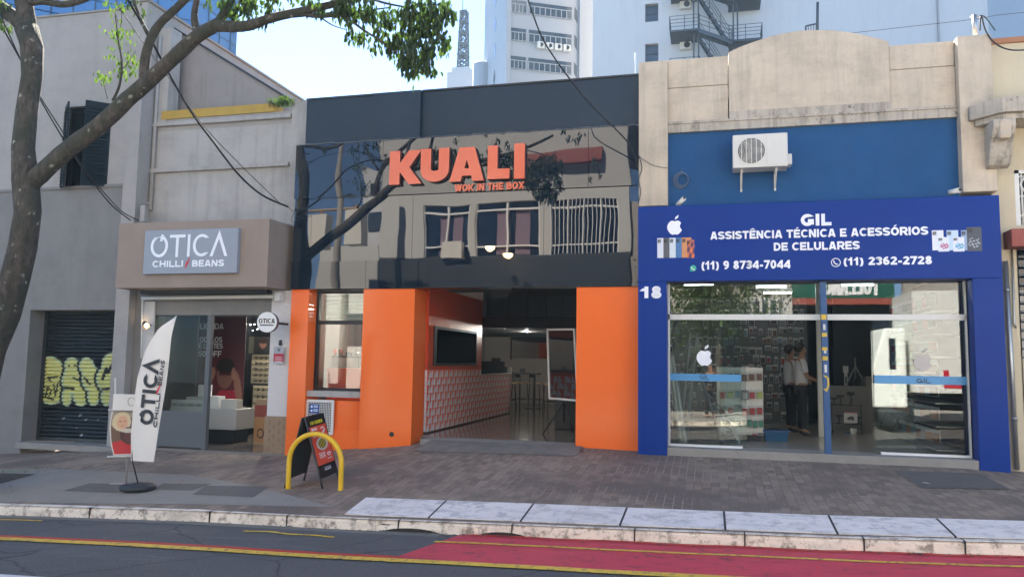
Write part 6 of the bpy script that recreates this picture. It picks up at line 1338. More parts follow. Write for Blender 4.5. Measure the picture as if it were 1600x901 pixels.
# stand table behind right pane
m_t = thing('folding_stand', 'black cross-legged folding stand behind the right glass pane', 'stand', (U(1400, 670, 3).x, 3, sf)); a, b = U(1372, 640, 3), U(1440, 640, 3); BX(a.x, b.x, 2.9, 3.3, a.z-.03, a.z).build('table_top', MT['frame'], m_t)
for p_, q_ in (((1372, 672), (1385, 643)), ((1392, 674), (1412, 643)), ((1412, 673), (1392, 643)), ((1432, 672), (1420, 643))): m = MB(); m.tube([U(*p_, 3.0), U(*q_, 3.0)], .014, 6); m.build('leg', MT['blackmetal'], m_t)
# blue tool crate
a, b = U(1194, 693, 1.6), U(1232, 672, 1.6); t = thing('blue_crate', 'blue plastic crate on the floor beside the white gondola', 'crate', tuple(a)); m = MB(); m.hexa([(a.x+.03, 1.6, sf), (b.x-.03, 1.6, sf), (b.x-.03, 1.9, sf), (a.x+.03, 1.9, sf), (a.x, 1.57, b.z), (b.x, 1.57, b.z), (b.x, 1.93, b.z), (a.x, 1.93, b.z)]); m.build('crate_body', M('blue_plastic', (.01, .09, .2), .4), t); BX(a.x-.02, b.x+.02, 1.55, 1.95, b.z-.04, b.z+.0).build('rim', MT['bluepole'], t); m = MB(); m.tube([(a.x+.1, 1.75, b.z), (a.x+.2, 1.75, b.z+.06), (b.x-.1, 1.75, b.z)], .015, 6); m.build('handle', MT['grey'], t)
# step ladders
def ladder(lab, feet, heads, Y_, mat='frame'):
    A_, B_ = [U(*q, Y_) for q in feet]; C_, D_ = [U(*q, Y_+.25) for q in heads]; t = thing('aluminium_ladder', lab, 'ladder', tuple(A_)); A_.z = max(A_.z, sf); B_.z = max(B_.z, sf)
    for p_, q_ in ((A_, C_), (B_, D_)): m = MB(); m.bar(p_, q_, .045); m.build('rail', MT[mat], t)
    for i in range(1, 6): m = MB(); m.bar(A_.lerp(C_, i/6.2), B_.lerp(D_, i/6.2), .022); m.build('rung', MT[mat], t)
ladder('pale narrow ladder folded behind left pane beside blue pillar', ((1064, 694), (1071, 692)), ((1044, 552), (1050, 556)), .7); ladder('open step ladder behind fruit sticker, leaning towards the gondola', ((1128, 697), (1156, 694)), ((1096, 592), (1131, 634)), .9, 'steel'); ladder('thin grey ladder standing between folded and open ladders', ((1072, 694), (1062, 690)), ((1090, 520), (1078, 520)), 1.6, 'steel')
# scuffed blue pole in the middle of the opening
py_p = -.2; a, b = U(1295, 712, py_p), U(1286, 440, py_p); t = thing('blue_pole', 'scuffed blue post with yellow tape marks in the middle of shop opening', 'post', tuple(a)); m = MB(); w_ = .045
m.hexa([(a.x-w_, py_p, a.z), (a.x+w_, py_p, a.z), (a.x+w_, py_p+.09, a.z), (a.x-w_, py_p+.09, a.z), (b.x-w_, py_p, b.z), (b.x+w_, py_p, b.z), (b.x+w_, py_p+.09, b.z), (b.x-w_, py_p+.09, b.z)]); m.build('pole', MT['bluepole'], t)
for py, h_, mt_ in ((496, 8, 'yellowtape'), (524, 6, 'yellowtape'), (546, 5, 'yellowtape'), (561, 6, 'yellowtape'), (512, 9, 'plasticw'), (551, 4, 'plasticw'), (577, 12, 'plasticw')):
    f_ = (712-py)/(712-440); x = a.x+(b.x-a.x)*f_; z_ = a.z+(b.z-a.z)*f_; ww = w_ if mt_ == 'yellowtape' else .02; BX(x-ww, x+ww*.7, py_p-.003, py_p-.0005, z_-h_/200, z_+h_/200).build('tape_mark', MT[mt_], t)
f_ = (712-602)/272; c = Vector((a.x+(b.x-a.x)*f_, 0, a.z+(b.z-a.z)*f_)); m = MB(); m.ribbon([(c.x-.03, c.z+.14), (c.x+.025, c.z+.10), (c.x+.03, c.z), (c.x, c.z-.09), (c.x-.035, c.z-.06)], .025, py_p-.004, py_p-.001); m.build('tape_mark', MT['yellowtape'], t)
# ceiling tubes
for i, (px, py, Y_) in enumerate(((1205, 455, 3.2), (1215, 452, 4.6), (1092, 468, 2.6), (1340, 452, 3.0))):
    p = Vector((U(px, py, Y_).x, Y_, gzT+.24)); t = thing('ceiling_tube_light', 'white fluorescent tube number-free fitting on phone shop ceiling'.replace(' number-free', ['', ' twin rear', ' left', ' right'][i]), 'ceiling light', tuple(p)); m = MB(); m.box(p.x-.3, p.x+.3, p.y-.04, p.y+.04, p.z+.02, p.z+.05); m.build('fitting', MT['white'], t); m = MB(); m.tube([(p.x-.28, p.y, p.z), (p.x+.28, p.y, p.z)], .016, 8); m.build('tube', MT['lamp'], t)
# ------------------------------------------------------------------ people
def skinobj(name, J, E_, mat, parent, root, sub=2):
    me = bpy.data.meshes.new(name); names = list(J); me.from_pydata([J[n][0] for n in names], [(names.index(a), names.index(b)) for a, b in E_], []); o = bpy.data.objects.new(name, me); COL.objects.link(o); me.materials.append(mat)
    sk = o.modifiers.new('skin', 'SKIN'); sk.use_smooth_shade = True
    for i, n in enumerate(names): r = J[n][1]; v = me.skin_vertices[0].data[i]; v.radius = (r, r) if isinstance(r, (int, float)) else r; v.use_root = (n == root)
    s = o.modifiers.new('sub', 'SUBSURF'); s.levels = s.render_levels = sub; o.parent = parent; return o
def person(label, loc, rz, arms, h=1.72, shirt='shirt', name='person', group=None):
    t = thing(name, label, 'person', (0, 0, 0), group); k = h/1.72
    J = {'pel': ((0, 0, .92), .11), 'waist': ((0, 0, 1.05), .105), 'chest': ((0, 0, 1.28), .115), 'neckb': ((0, .0, 1.44), .065), 'neck': ((.01, 0, 1.50), .052), 'jaw': ((.03, 0, 1.555), (.055, .055)), 'head': ((.02, 0, 1.63), (.085, .070)), 'crown': ((.01, 0, 1.69), (.062, .055)), 'nose': ((.115, 0, 1.605), .012)}
    E_ = [('pel', 'waist'), ('waist', 'chest'), ('chest', 'neckb'), ('neckb', 'neck'), ('neck', 'jaw'), ('jaw', 'head'), ('head', 'crown'), ('head', 'nose')]
    for s, n in ((1, 'L'), (-1, 'R')):
        e, w_ = arms[0 if s > 0 else 1]
        J.update({'hip'+n: ((0, s*.09, .86), .088), 'knee'+n: ((.015, s*.10, .48), .055), 'ank'+n: ((-.01, s*.11, .10), .04), 'toe'+n: ((.13, s*.125, .035), .035), 'sh'+n: ((0, s*.18, 1.39), .058), 'el'+n: ((e[0], s*e[1], e[2]), .042), 'wr'+n: ((w_[0], s*w_[1], w_[2]), .030)})
        d = (Vector((w_[0], s*w_[1], w_[2]))-Vector((e[0], s*e[1], e[2]))).normalized(); W_ = Vector((w_[0], s*w_[1], w_[2])); side = Vector((0, s, 0)).cross(d).normalized()
        J['palm'+n] = (tuple(W_+d*.07), (.032, .018)); E_ += [('pel', 'hip'+n), ('hip'+n, 'knee'+n), ('knee'+n, 'ank'+n), ('ank'+n, 'toe'+n), ('neckb', 'sh'+n), ('sh'+n, 'el'+n), ('el'+n, 'wr'+n), ('wr'+n, 'palm'+n)]
        for q in range(4): f0_ = W_+d*.10+side*(.027-.018*q); f1_ = f0_+d*(.065-.006*abs(q-1.3))+Vector((0, -s*.015, -.01)); J['f%d%s' % (q, n)] = (tuple(f0_), .009); J['g%d%s' % (q, n)] = (tuple(f1_), .007); E_ += [('palm'+n, 'f%d%s' % (q, n)), ('f%d%s' % (q, n), 'g%d%s' % (q, n))]
        th = W_+d*.05+side*.045; J['th'+n] = (tuple(th), .010); E_.append(('palm'+n, 'th'+n))
    skinobj('body', J, E_, MT['skin'], t, 'pel')
    sj = {a: (J[a][0], tuple(x*1.14 for x in J[a][1]) if not isinstance(J[a][1], float) else J[a][1]*1.2) for a in ('pel', 'waist', 'chest', 'neckb', 'shL', 'shR')}; sj['neckb'] = ((0, 0, 1.43), .085); sj['pel'] = ((0, 0, .90), .14); sj['waist'] = ((0, 0, 1.05), .138); sj['chest'] = ((0, 0, 1.28), .15)
    for n, i in (('L', 0), ('R', 1)): e = Vector(J['sh'+n][0]).lerp(Vector(J['el'+n][0]), .85); sj['sl'+n] = (tuple(e), .062)
    skinobj('shirt', sj, [('pel', 'waist'), ('waist', 'chest'), ('chest', 'neckb'), ('chest', 'shL'), ('chest', 'shR'), ('shL', 'slL'), ('shR', 'slR')], MT[shirt], t, 'pel')
    tj = {'pel': ((0, 0, .93), .13)}; te = []
    for n in 'LR': tj.update({'hip'+n: (J['hip'+n][0], .10), 'knee'+n: (J['knee'+n][0], .074), 'ank'+n: (J['ank'+n][0], .062)}); te += [('pel', 'hip'+n), ('hip'+n, 'knee'+n), ('knee'+n, 'ank'+n)]
    skinobj('trousers', tj, te, MT['trousers'], t, 'pel')
    for n in 'LR': a = J['ank'+n][0]; b = J['toe'+n][0]; skinobj('shoe', {'a': ((a[0]-.02, a[1], .04), .05), 'b': ((b[0], b[1], .035), .042)}, [('a', 'b')], MT['black'], t, 'a')
    m = MB(); m.lathe([(.001, -.085)]+[(.105*math.cos(a_*.01745), .098*math.sin(a_*.01745)) for a_ in range(-55, 90, 12)]+[(.001, .098)], (-.022, 0, 1.668), 18); m.v = [(x if x < .03 or z_ > 1.685 else .03+(x-.03)*.2, y*.86, z_) for x, y, z_ in m.v]; ho_ = m.build('hair', MT['hair']); ho_.parent = t
    for s in (1, -1): m = MB(); m.lathe([(0, -.008), (.018, 0), (0, .008)], (.0, s*.088, 1.615), 10, axis='y'); m.build('ear', MT['skin']).parent = t
    for s in (1, -1): m = MB(); m.lathe([(0, -.01), (.010, 0), (0, .01)], (.098, s*.03, 1.63), 8, axis='x'); m.build('eye', MT['black']).parent = t
    t.scale = (k, k, k); t.location = loc; t.rotation_euler = (0, 0, rz); return t
arms_look = (((.06, .24, 1.12), (.27, .16, 1.06)), ((.05, .24, 1.12), (.26, .15, 1.04)))
pp = U(1253, 660, 3.2); person('man in white short-sleeved shirt and dark trousers standing sideways at the rear of phone shop', (pp.x, 3.2, sf), .1, arms_look, 1.74)
pp = U(1236, 660, 3.9); person('second figure in pale shirt half hidden behind the man in the white shirt', (pp.x, 3.9, sf), .25, arms_look, 1.72)
arms_photo = (((.16, .27, 1.30), (.27, .09, 1.49)), ((.16, .27, 1.30), (.27, .09, 1.49)))
person('person in dark clothes holding a phone up with both hands, reflected in the shop glass', (-.02, -13.52, gk(0)), math.pi/2-.25, arms_photo, 1.74, 'trousers')
# ================================================================== BACKGROUND BUILDINGS
def far(px, py, dist): d = ray(px, py); h = Vector((d.x, d.y, 0)).length; return CAM + d*(dist/h)
hz = lambda c: c
bw = M('tower_white_render', (.52, .52, .52), .8, .06, .15, .15); bb_ = M('tower_grey_render', (.35, .35, .36), .8, .08, .12, .2, (.25, .25, .25)); wgl = glossy('tower_window_glass', (.035, .05, .07), 1.6, .1, .3); fem = M('fire_escape_steel', (.05, .06, .075), .6, .1, bmp=0)
# white tower behind the phone shop, its face parallel to the street
WY = 42; t = thing('white_tower', 'tall plain white tower with small deep windows behind the beige parapet', 'tower', (U(1200, 100, WY).x, WY, -2)); wx0_, wx1_ = U(926, 60, WY).x, U(1545, 60, WY).x; H = 62
holes = []
for k in range(-1, 14):
    for (px0, px1, py0, py1) in ((1008, 1028.5, 5, 35), ): 
        a, b = U(px0, py1+32*0, WY), U(px1, py0, WY); dz_ = (U(1018, 67, WY).z-U(1018, 4.5, WY).z); holes.append((a.x, b.x, a.z+dz_*k*-1*-1*1, b.z+dz_*k))
holes = [(a, b, c+0, d) for a, b, c, d in holes]; dz_ = abs(dz_)
base_a, base_b = U(1008, 35, WY), U(1028.5, 5, WY); hx_0, hx_1 = base_a.x, base_b.x; zs_h = sorted([(base_a.z+dz_*k, base_b.z+dz_*k) for k in range(-7, 12)])
zs_h = [q for q in zs_h if q[0] > 1 and q[1] < H-2]
m = MB(); m.box(wx0_, hx_0, WY, WY+.4, -3, H); m.box(hx_1, wx1_, WY, WY+.4, -3, H); prev = -3
for z0_, z1_ in zs_h: m.box(hx_0, hx_1, WY, WY+.4, prev, z0_); prev = z1_
m.box(hx_0, hx_1, WY, WY+.4, prev, H); m.box(wx0_, wx0_+.3, WY+.4, WY+22, -3, H); m.box(wx1_-.3, wx1_, WY+.4, WY+22, -3, H); m.box(wx0_, wx1_, WY+22, WY+22.3, -3, H); m.build('wall', bw, t); BX(wx0_+.3, wx1_-.3, WY+.4, WY+22, H-.5, H-.2).build('roof', MT['cement'], t)
for z0_, z1_ in zs_h:
    w_ = BX(hx_0, hx_1, WY+.32, WY+.38, z0_, z1_).build('window', wgl, t); f = MB(); f.box(hx_0, hx_0+.07, WY+.25, WY+.32, z0_, z1_); f.box(hx_1-.07, hx_1, WY+.25, WY+.32, z0_, z1_); f.box(hx_0+.07, hx_1-.07, WY+.25, WY+.32, (z0_+z1_)/2, (z0_+z1_)/2+.07); f.build('frame', fem, w_)
BX(wx1_-3.0, wx1_-2.9, WY-.15, WY, -3, H).build('wall_joint', bb_, t)
# fire escape
FYz = WY-1.6; t = thing('fire_escape', 'dark steel zigzag fire escape stairs bolted to the white tower', 'fire escape', (U(1110, 60, FYz).x, FYz, 0)); step = dz_
fx0, fx1, fx2, fx3 = U(1047, 50, FYz).x, U(1084, 50, FYz).x, U(1146, 50, FYz).x, U(1190, 50, FYz).x; zl0 = U(1065, 52, FYz).z; zr0 = U(1165, 66, FYz).z
for x_ in (fx1-.0, fx1+.32, fx2, fx2+.27): m = MB(); m.box(x_-.05, x_+.05, FYz-.05, FYz+.05, -2, H-6); m.build('post', fem, t)
for k in range(-5, 9):
    zl_, zr_ = zl0+step*k, zr0+step*k
    if zl_ < 1: continue
    for nm, xa_, xb_, z_ in (('landing', fx0, fx1+.4, zl_), ('landing', fx2-.3, fx3, zr_)):
        BX(xa_, xb_, FYz-.6, WY-.05, z_-.12, z_).build(nm, fem, t)
        rl_ = MB()
        for h_ in (.25, .5, .75, 1.0): rl_.bar((xa_, FYz-.6, z_+h_), (xb_, FYz-.6, z_+h_), .03); xe = xa_ if nm == 'landing' and xa_ == fx0 else xb_; rl_.bar((xe, FYz-.6, z_+h_), (xe, WY-.1, z_+h_), .03)
        for x_ in (xa_, (xa_+xb_)/2, xb_): rl_.bar((x_, FYz-.6, z_), (x_, FYz-.6, z_+1.0), .035)
        rl_.build('railing', fem, t)
    for (xa_, za_, xb_, zb__, yo) in ((fx1+.3, zl_, fx2-.1, zr_, -.6), (fx2-.1, zr_, fx1+.3, zl_+step, .3)):
        f = MB(); y_ = FYz+yo
        for dy in (0, .75): f.hexa([(xa_, y_+dy, za_-.3), (xb_, y_+dy, zb__-.3), (xb_, y_+dy+.05, zb__-.3), (xa_, y_+dy+.05, za_-.3), (xa_, y_+dy, za_), (xb_, y_+dy, zb__), (xb_, y_+dy+.05, zb__), (xa_, y_+dy+.05, za_)])
        for i in range(9): u = (i+.5)/9; x_ = xa_+(xb_-xa_)*u; z_ = za_+(zb__-za_)*u; f.box(x_-.13, x_+.13, y_+.05, y_+.75, z_-.06, z_-.03)
        for h_ in (.35, .65, .95): f.bar((xa_, y_, za_+h_), (xb_, y_, zb__+h_), .03)
        for u in (0, .33, .66, 1): x_ = xa_+(xb_-xa_)*u; z_ = za_+(zb__-za_)*u; f.bar((x_, y_, z_), (x_, y_, z_+.95), .03)
        f.build('stair_flight', fem, t)
    c = U(1071, 8, WY-.2); t2_ = thing('air_conditioner', 'white air conditioner on tower wall by fire escape, level %s' % ['a', 'b'][0] if 0 else 'small air conditioner on white tower by the fire escape, %s storey counted upwards' % ORD[k+5], 'air conditioner', (c.x, WY, c.z+step*k), 'air conditioners on the white tower'); zc = c.z+step*k; BX(c.x-.4, c.x+.4, WY-.35, WY-.01, zc-.3, zc+.3).build('casing', MT['plasticw'], t2_); m = MB(); m.lathe([(.22, -.01), (.22, .0)], (c.x+.1, WY-.351, zc), 14, axis='y'); m.build('fan_opening', MT['dark'], t2_)
BX(fx0+.6, fx3+.2, WY-.03, WY+.0, -2, H-5).build('pale_wall_strip', bb_, t) if False else None
# small roof railing beyond arch
c = U(1277, 46, 20); m = MB(); m.tube([U(1277, 60, 20), U(1277.5, 4, 20)], .06, 6); m.bar(U(1259, 41, 20), U(1278, 37, 20), .05); m.bar(U(1259, 60, 20), U(1259, 41, 20), .05)
for i in range(4): m.bar(U(1263+i*4, 60, 20), U(1263+i*4, 41-i, 20), .02)
tag(m.build('roof_railing', fem), 'short dark post and railing peeking above the arched parapet', 'railing')
m = MB(); m.tube([U(992, 140, 14), U(993, 83, 14)], .035, 6); tag(m.build('thin_mast', MT['white']), 'thin white rod rising behind gloss parapet beside beige pilaster', 'mast')
t = thing('bluish_tower', 'pale bluish plain tower slab at upper right edge', 'tower', (48, 70, -2)); a, b = far(1545, 60, 78), far(1720, 60, 78); m = MB(); m.hprism([(a.x, a.y), (b.x, b.y), (b.x+5, b.y+15), (a.x+5, a.y+15)], -3, 58); m.build('wall', M('bluish_render', (.35, .42, .5), .8, .05), t)
# grey apartment tower
D1 = 80; P0 = far(790, 60, D1); da = math.radians(61.7); du = Vector((math.sin(da), math.cos(da), 0)); dv = Vector((-math.cos(da), math.sin(da), 0))
def hitdir(px, P_, d_):     # length along d_ from P_ so that the point shows at column px
    r_ = ray(px, 60); rn = Vector((-r_.y, r_.x)); q = Vector((P_.x-CAM.x, P_.y-CAM.y)); return -(q.dot(rn))/(Vector((d_.x, d_.y)).dot(rn))
Lm = hitdir(926, P0, du); Ls = hitdir(757, P0, dv); TH = 60
t = thing('apartment_tower', 'grey apartment tower with window bands and a row of air conditioners', 'tower', (P0.x, P0.y, -2)); q = [P0, P0+du*Lm, P0+du*Lm+dv*Ls, P0+dv*Ls]; m = MB(); m.hprism([(p.x, p.y) for p in q], -3, TH); m.build('wall', bb_, t)
def onface(px, py): L = hitdir(px, P0, du); p = P0+du*L; d = ray(px, py); s = Vector((p.x-CAM.x, p.y-CAM.y)).length/Vector((d.x, d.y)).length; return L, (CAM+d*s).z
nrm = -dv
def fbox(m, l0, l1, z0, z1, o0, o1):
    A_ = P0+du*l0; B_ = P0+du*l1; m.hexa([(*(A_+nrm*o1).xy, z0), (*(B_+nrm*o1).xy, z0), (*(B_+nrm*o0).xy, z0), (*(A_+nrm*o0).xy, z0), (*(A_+nrm*o1).xy, z1), (*(B_+nrm*o1).xy, z1), (*(B_+nrm*o0).xy, z1), (*(A_+nrm*o0).xy, z1)])
pm = MB(); l0, _ = onface(790, 60); l1, _ = onface(793, 60); fbox(pm, 0, .5, -3, TH, .0, .35); l2, _ = onface(904, 60); fbox(pm, l2, l2+.5, -3, TH, 0, .35); pm.build('pier', bb_, t)
_, za_ = onface(840, 93); _, zb_3 = onface(840, 49.5); st_ = abs(zb_3-za_); wh = onface(840, 93)[1]-onface(840, 113)[1]
for k in range(-4, 9):
    zt_ = onface(840, 92)[1]+st_*k; zb_4 = zt_-wh*.97
    if zb_4 < 1 or zt_ > TH-1: continue
    for (pa_, pb_, nm_) in ((792, 822, 5), (826, 893, 8)):
        la, lb = onface(pa_, 60)[0], onface(pb_, 60)[0]; w_ = MB(); fbox(w_, la, lb, zb_4, zt_, .01, .05); wo = w_.build('window', wgl, t); f = MB()
        for i in range(nm_+1): x_ = la+(lb-la)*i/nm_; fbox(f, x_-.04, x_+.04, zb_4, zt_-.45, .05, .1)
        fbox(f, la, lb, zt_-.5, zt_-.42, .05, .1); fbox(f, la, lb, zb_4-.05, zb_4, .05, .2); f.build('frame', bb_, wo)
    la = onface(897, 60)[0]; w_ = MB(); A_ = P0+du*la; w_.face([(*(A_+nrm*.02).xy, zb_4+.2), (*(A_+du*.35+nrm*.02).xy, zb_4-.4), (*(A_+du*.35+nrm*.02).xy, zt_-.3), (*(A_+nrm*.02).xy, zt_+.1)]); w_.build('slit_window', wgl, t)
    sd = P0+dv*(Ls*.42); w_ = MB(); A_ = sd-du*.03; w_.face([(*(A_).xy, (zt_+zb_4)/2), (*(A_+dv*.5).xy, zb_4-.4), (*(A_+dv*1.0).xy, (zt_+zb_4)/2), (*(A_+dv*.5).xy, zt_+.4)]); w_.build('slit_window', wgl, t)
    if k == 1:
        for i in range(4):
            l_ = onface(844+i*13.5, 60)[0]; A_ = P0+du*l_+nrm*.5; zc = onface(865, 75)[1]; t2_ = thing('air_conditioner', ['leftmost', 'second from left', 'third from left', 'rightmost'][i]+' of four air conditioners under a window band of the grey tower', 'air conditioner', (A_.x, A_.y, zc), 'air conditioners on the grey tower'); m = MB(); fbox(m, l_-.4, l_+.4, zc-.35, zc+.35, .06, .45); m.build('casing', MT['plasticw'], t2_); m = MB(); m.lathe([(0, -.0), (.24, .01)], (A_.x, A_.y, zc), 14, axis='y'); m.build('fan_opening', MT['dark'], t2_)
p = far(753, 120, 90); a_ = far(744, 102, 90); m = MB(); m.lathe([(1.1, -30), (1.1, a_.z-p.z), (0.9, a_.z-p.z+.2)], tuple(p), 20); tag(m.build('water_tank', bb_), 'bluish cylindrical tank left of the grey apartment tower', 'water tank')
# glass tower at the upper left
cw, nt, bs = new_mat('blue_curtain_wall'); v = nt.nodes.new('ShaderNodeUVMap'); bs.inputs['Base Color'].default_value = (.03, .13, .30, 1); bs.inputs['Roughness'].default_value = .08; bs.inputs['IOR'].default_value = 1.9
fem2 = M('mullion', (.02, .06, .12), .5, .1, bmp=0)
G0 = far(305, 60, 62); d1 = math.radians(46.8); dl = -Vector((math.sin(d1), math.cos(d1), 0)); dr = Vector((math.sin(.05), math.cos(.05), 0)); La = 44; Lb = None
r_ = ray(370, 60); rn = Vector((-r_.y, r_.x)); Lb = -(Vector((G0.x-CAM.x, G0.y-CAM.y)).dot(rn))/(Vector((dr.x, dr.y)).dot(rn)); Lb = min(max(Lb, 3), 60)
GA = G0+dl*La; GB = G0+dr*Lb; GC = GB+Vector((-40, 10, 0)); t = thing('glass_tower', 'blue curtain-wall glass tower behind the grey building at upper left', 'tower', (G0.x, G0.y, -2)); m = MB(); m.hprism([(GA.x, GA.y), (G0.x, G0.y), (GB.x, GB.y), (GC.x, GC.y)], -3, 47); m.build('glass_wall', cw, t)
g = MB()
for (A_, d_, L_) in ((G0, dl, La), (G0, dr, Lb)):
    n_ = Vector((-d_.y, d_.x, 0)); n_ = n_ if n_.dot(CAM-A_) > 0 else -n_; k = 0
    while k*1.35 < L_: p = A_+d_*(k*1.35)+n_*.03; g.box(p.x-.035, p.x+.035, p.y-.035, p.y+.035, 0, 47); k += 1
    for j in range(4, 32): z_ = j*1.5; g.bar(A_+n_*.03+Vector((0, 0, z_-A_.z)), A_+d_*L_+n_*.03+Vector((0, 0, z_-A_.z)), .05)
g.build('mullions', fem2, t)
# antenna mast, lattice
D2 = 130; c0 = far(723, 128, D2); c1 = far(723, 18, D2); c2_ = far(725, -6, D2); s_ = D2/FOC*1.03; t = thing('antenna_tower', 'lattice broadcast antenna tower rising over the gloss parapet', 'antenna', (c0.x, c0.y, 0)); wb_, wt_ = 17*s_/2*.9, 10*s_/2*.9
fl_ = M('antenna_steel', (.03, .035, .05), .6, .1, bmp=0); cs_ = [(-1, -1), (1, -1), (1, 1), (-1, 1)]; Lt = MB()
def cpt(i, f): w_ = wb_+(wt_-wb_)*f; return Vector((c0.x+cs_[i % 4][0]*w_, c0.y+cs_[i % 4][1]*w_, c0.z+(c1.z-c0.z)*f))
for i in range(4): Lt.bar(cpt(i, 0), cpt(i, 1), .22)
N_ = 16
for k in range(N_+1):
    for i in range(4):
        Lt.bar(cpt(i, k/N_), cpt(i+1, k/N_), .11)
        if k < N_: Lt.bar(cpt(i, k/N_), cpt(i+1, (k+1)/N_), .09); Lt.bar(cpt(i+1, k/N_), cpt(i, (k+1)/N_), .09)
Lt.build('lattice', fl_, t); m = MB(); m.tube([(c1.x, c1.y, c1.z), (c1.x, c1.y, c1.z+5)], .07, 6); m.build('mast', fl_, t)
for f_ in (.17, .36, .52, .68, .84, .97): m = MB(); w_ = wb_+(wt_-wb_)*f_+.15; z_ = c0.z+(c1.z-c0.z)*f_; m.box(c0.x-w_, c0.x+w_, c0.y-w_, c0.y+w_, z_-.12, z_+.25); m.build('platform', fl_, t)
a, b = far(708, 134, D2-6), far(748, 125, D2-6); m = MB(); m.box(a.x, b.x, a.y-3, a.y+6, -3, b.z); m.box(a.x+.6, b.x-.5, a.y-2.5, a.y+5, b.z+.001, b.z+.9); tag(m.build('rooftop_block', bb_), 'far rooftop with railing at the foot of lattice antenna', 'building')
# ================================================================== ACROSS THE STREET (seen only in reflections)
OY = -17
def O(px, py, Y=17): p = U(px, py, Y); return Vector((p.x, -Y, p.z))
ob = M('sunlit_beige_wall', (.48, .475, .45), .85, .1, .6, .1); t = thing('opposite_building', 'beige house across the street mirrored in the gloss panels, barred windows', 'building', (-6, OY, 0)); lx_, rx_2 = O(598, 300).x, O(985, 300).x; zt_ = O(700, 190).z+1
wz0_, wz1_ = O(750, 399).z, O(750, 318).z; wins = [(O(662, 350).x, O(735, 350).x), (O(745, 350).x, O(843, 350).x), (O(860, 350).x, O(966, 350).x)]
m = MB();  m.box(lx_, rx_2, OY-.3, OY, wz1_, zt_); xs_ = [lx_]+[v for w_ in wins for v in w_]+[rx_2]
for i in range(0, len(xs_), 2): m.box(xs_[i], xs_[i+1], OY-.3, OY, wz0_, wz1_)
m.build('upper_wall', ob, t); BX(lx_, rx_2, OY-12, OY-.3, zt_-.4, zt_-.2).build('roof', MT['cement'], t); zr1, zr0 = O(870, 243).z, O(870, 262).z; BX(O(800, 250).x, O(940, 250).x, OY, OY+.35, zr0, zr1).build('red_eave', MT['redpaint'], t)
BX(lx_, rx_2, OY-.3, OY, -1, wz0_-.002).build('ground_floor', MT['shutter'], t)
cur = M('mauve_curtain', (.20, .14, .18), .8, .2, 6)
for i, (a_, b_) in enumerate(wins):
    w_ = BX(a_, b_, OY-.25, OY-.2, wz0_, wz1_).build('window', MT['blackflat'], t); f = MB()
    for x_ in [a_+(b_-a_)*k/(2 if i < 2 else 4) for k in range(3 if i < 2 else 5)]: f.box(x_-.04, x_+.04, OY-.19, OY-.05, wz0_, wz1_)
    f.box(a_, b_, OY-.18, OY-.06, wz1_-.35, wz1_-.28); f.box(a_, b_, OY-.18, OY-.06, wz0_+.35, wz0_+.41)
    if i == 2:
        for k in range(16): x_ = a_+(b_-a_)*k/16; f.box(x_-.012, x_+.012, OY-.02, OY+.01, wz0_, wz1_)
    f.build('frame', MT['white'], w_)
    if i < 2: c_ = MB(); [c_.box(a_+(b_-a_)*(u0_), a_+(b_-a_)*(u0_+.22), OY-.199, OY-.193, wz0_+.05, wz1_-.36) for u0_ in (.32, .62)]; c_.build('curtain', cur, w_)
p = O(711, 392); BX(p.x-.45, p.x+.45, OY+.02, OY+.4, p.z-.35, p.z+.3).build('wall_unit', MT['plasticw'], t)
for px, py in ((767, 385), (795, 397)): p = O(px, py, 15.8); m = MB(); m.lathe([(.20, 0), (.16, -.1), (.06, -.17), (0, -.18)], tuple(p), 16); tag(m.build('half_moon_lamp', MT['warm']), 'warm half-moon lamp glowing in the gloss band, '+('left one' if px < 780 else 'right one'), 'lamp', 'half-moon lamps')
# low wall and houses left
t = thing('opposite_house', 'low pale house across the street mirrored at the left end of the gloss band', 'house', (-15, OY, 0)); a_, b_ = O(500, 380).x, lx_-.02; m = MB(); m.box(a_, b_, OY-.3, OY, -1, O(560, 383).z); m.build('wall', ob, t); BX(a_-.1, b_, OY-8, OY-.3, O(560, 383).z-.3, O(560, 383).z-.1).build('roof', MT['terra'], t)
for i in range(2): BX(a_+1+i*1.8, a_+2+i*1.8, OY, OY+.03, 2.2, 3.6).build('window', MT['blackflat'], t)
t = thing('opposite_tower', 'far pale tower across the street mirrored left of the gloss panels', 'tower', (-22, -45, 0)); m = MB(); m.box(-27, -19, -52, -44, -1, 17); m.build('wall', bw, t)
for k in range(5): BX(-26.5, -19.5, -44, -43.9, 3+k*3, 4.2+k*3).build('window', wgl, t)
px_ = O(545, 350, 15).x; t = thing('utility_pole', 'concrete utility pole with two grey transformers across the street', 'utility pole', (px_, -15, 0)); m = MB(); m.tube([(px_, -14.2, gk(px_)), (px_, -14.2, 10.5)], [.17, .12], 12); m.build('pole', MT['cement'], t)
for dx, dz in ((-.8, 0), (.75, .1)):
    m = MB(); m.box(px_+dx-.35, px_+dx+.35, -14.5, -13.9, 5.9+dz, 7.2+dz); m.build('transformer', MT['plasticw'], t)
    m = MB(); m.lathe([(.02, 0), (.06, .05), (.02, .1), (.06, .15), (.02, .25)], (px_+dx, -14.2, 7.2+dz), 8); m.build('insulator', MT['terra'], t)
m = MB(); m.bar((px_-1.3, -14.2, 7.4), (px_+1.3, -14.2, 7.4), .07); m.build('crossarm', MT['wood'], t)
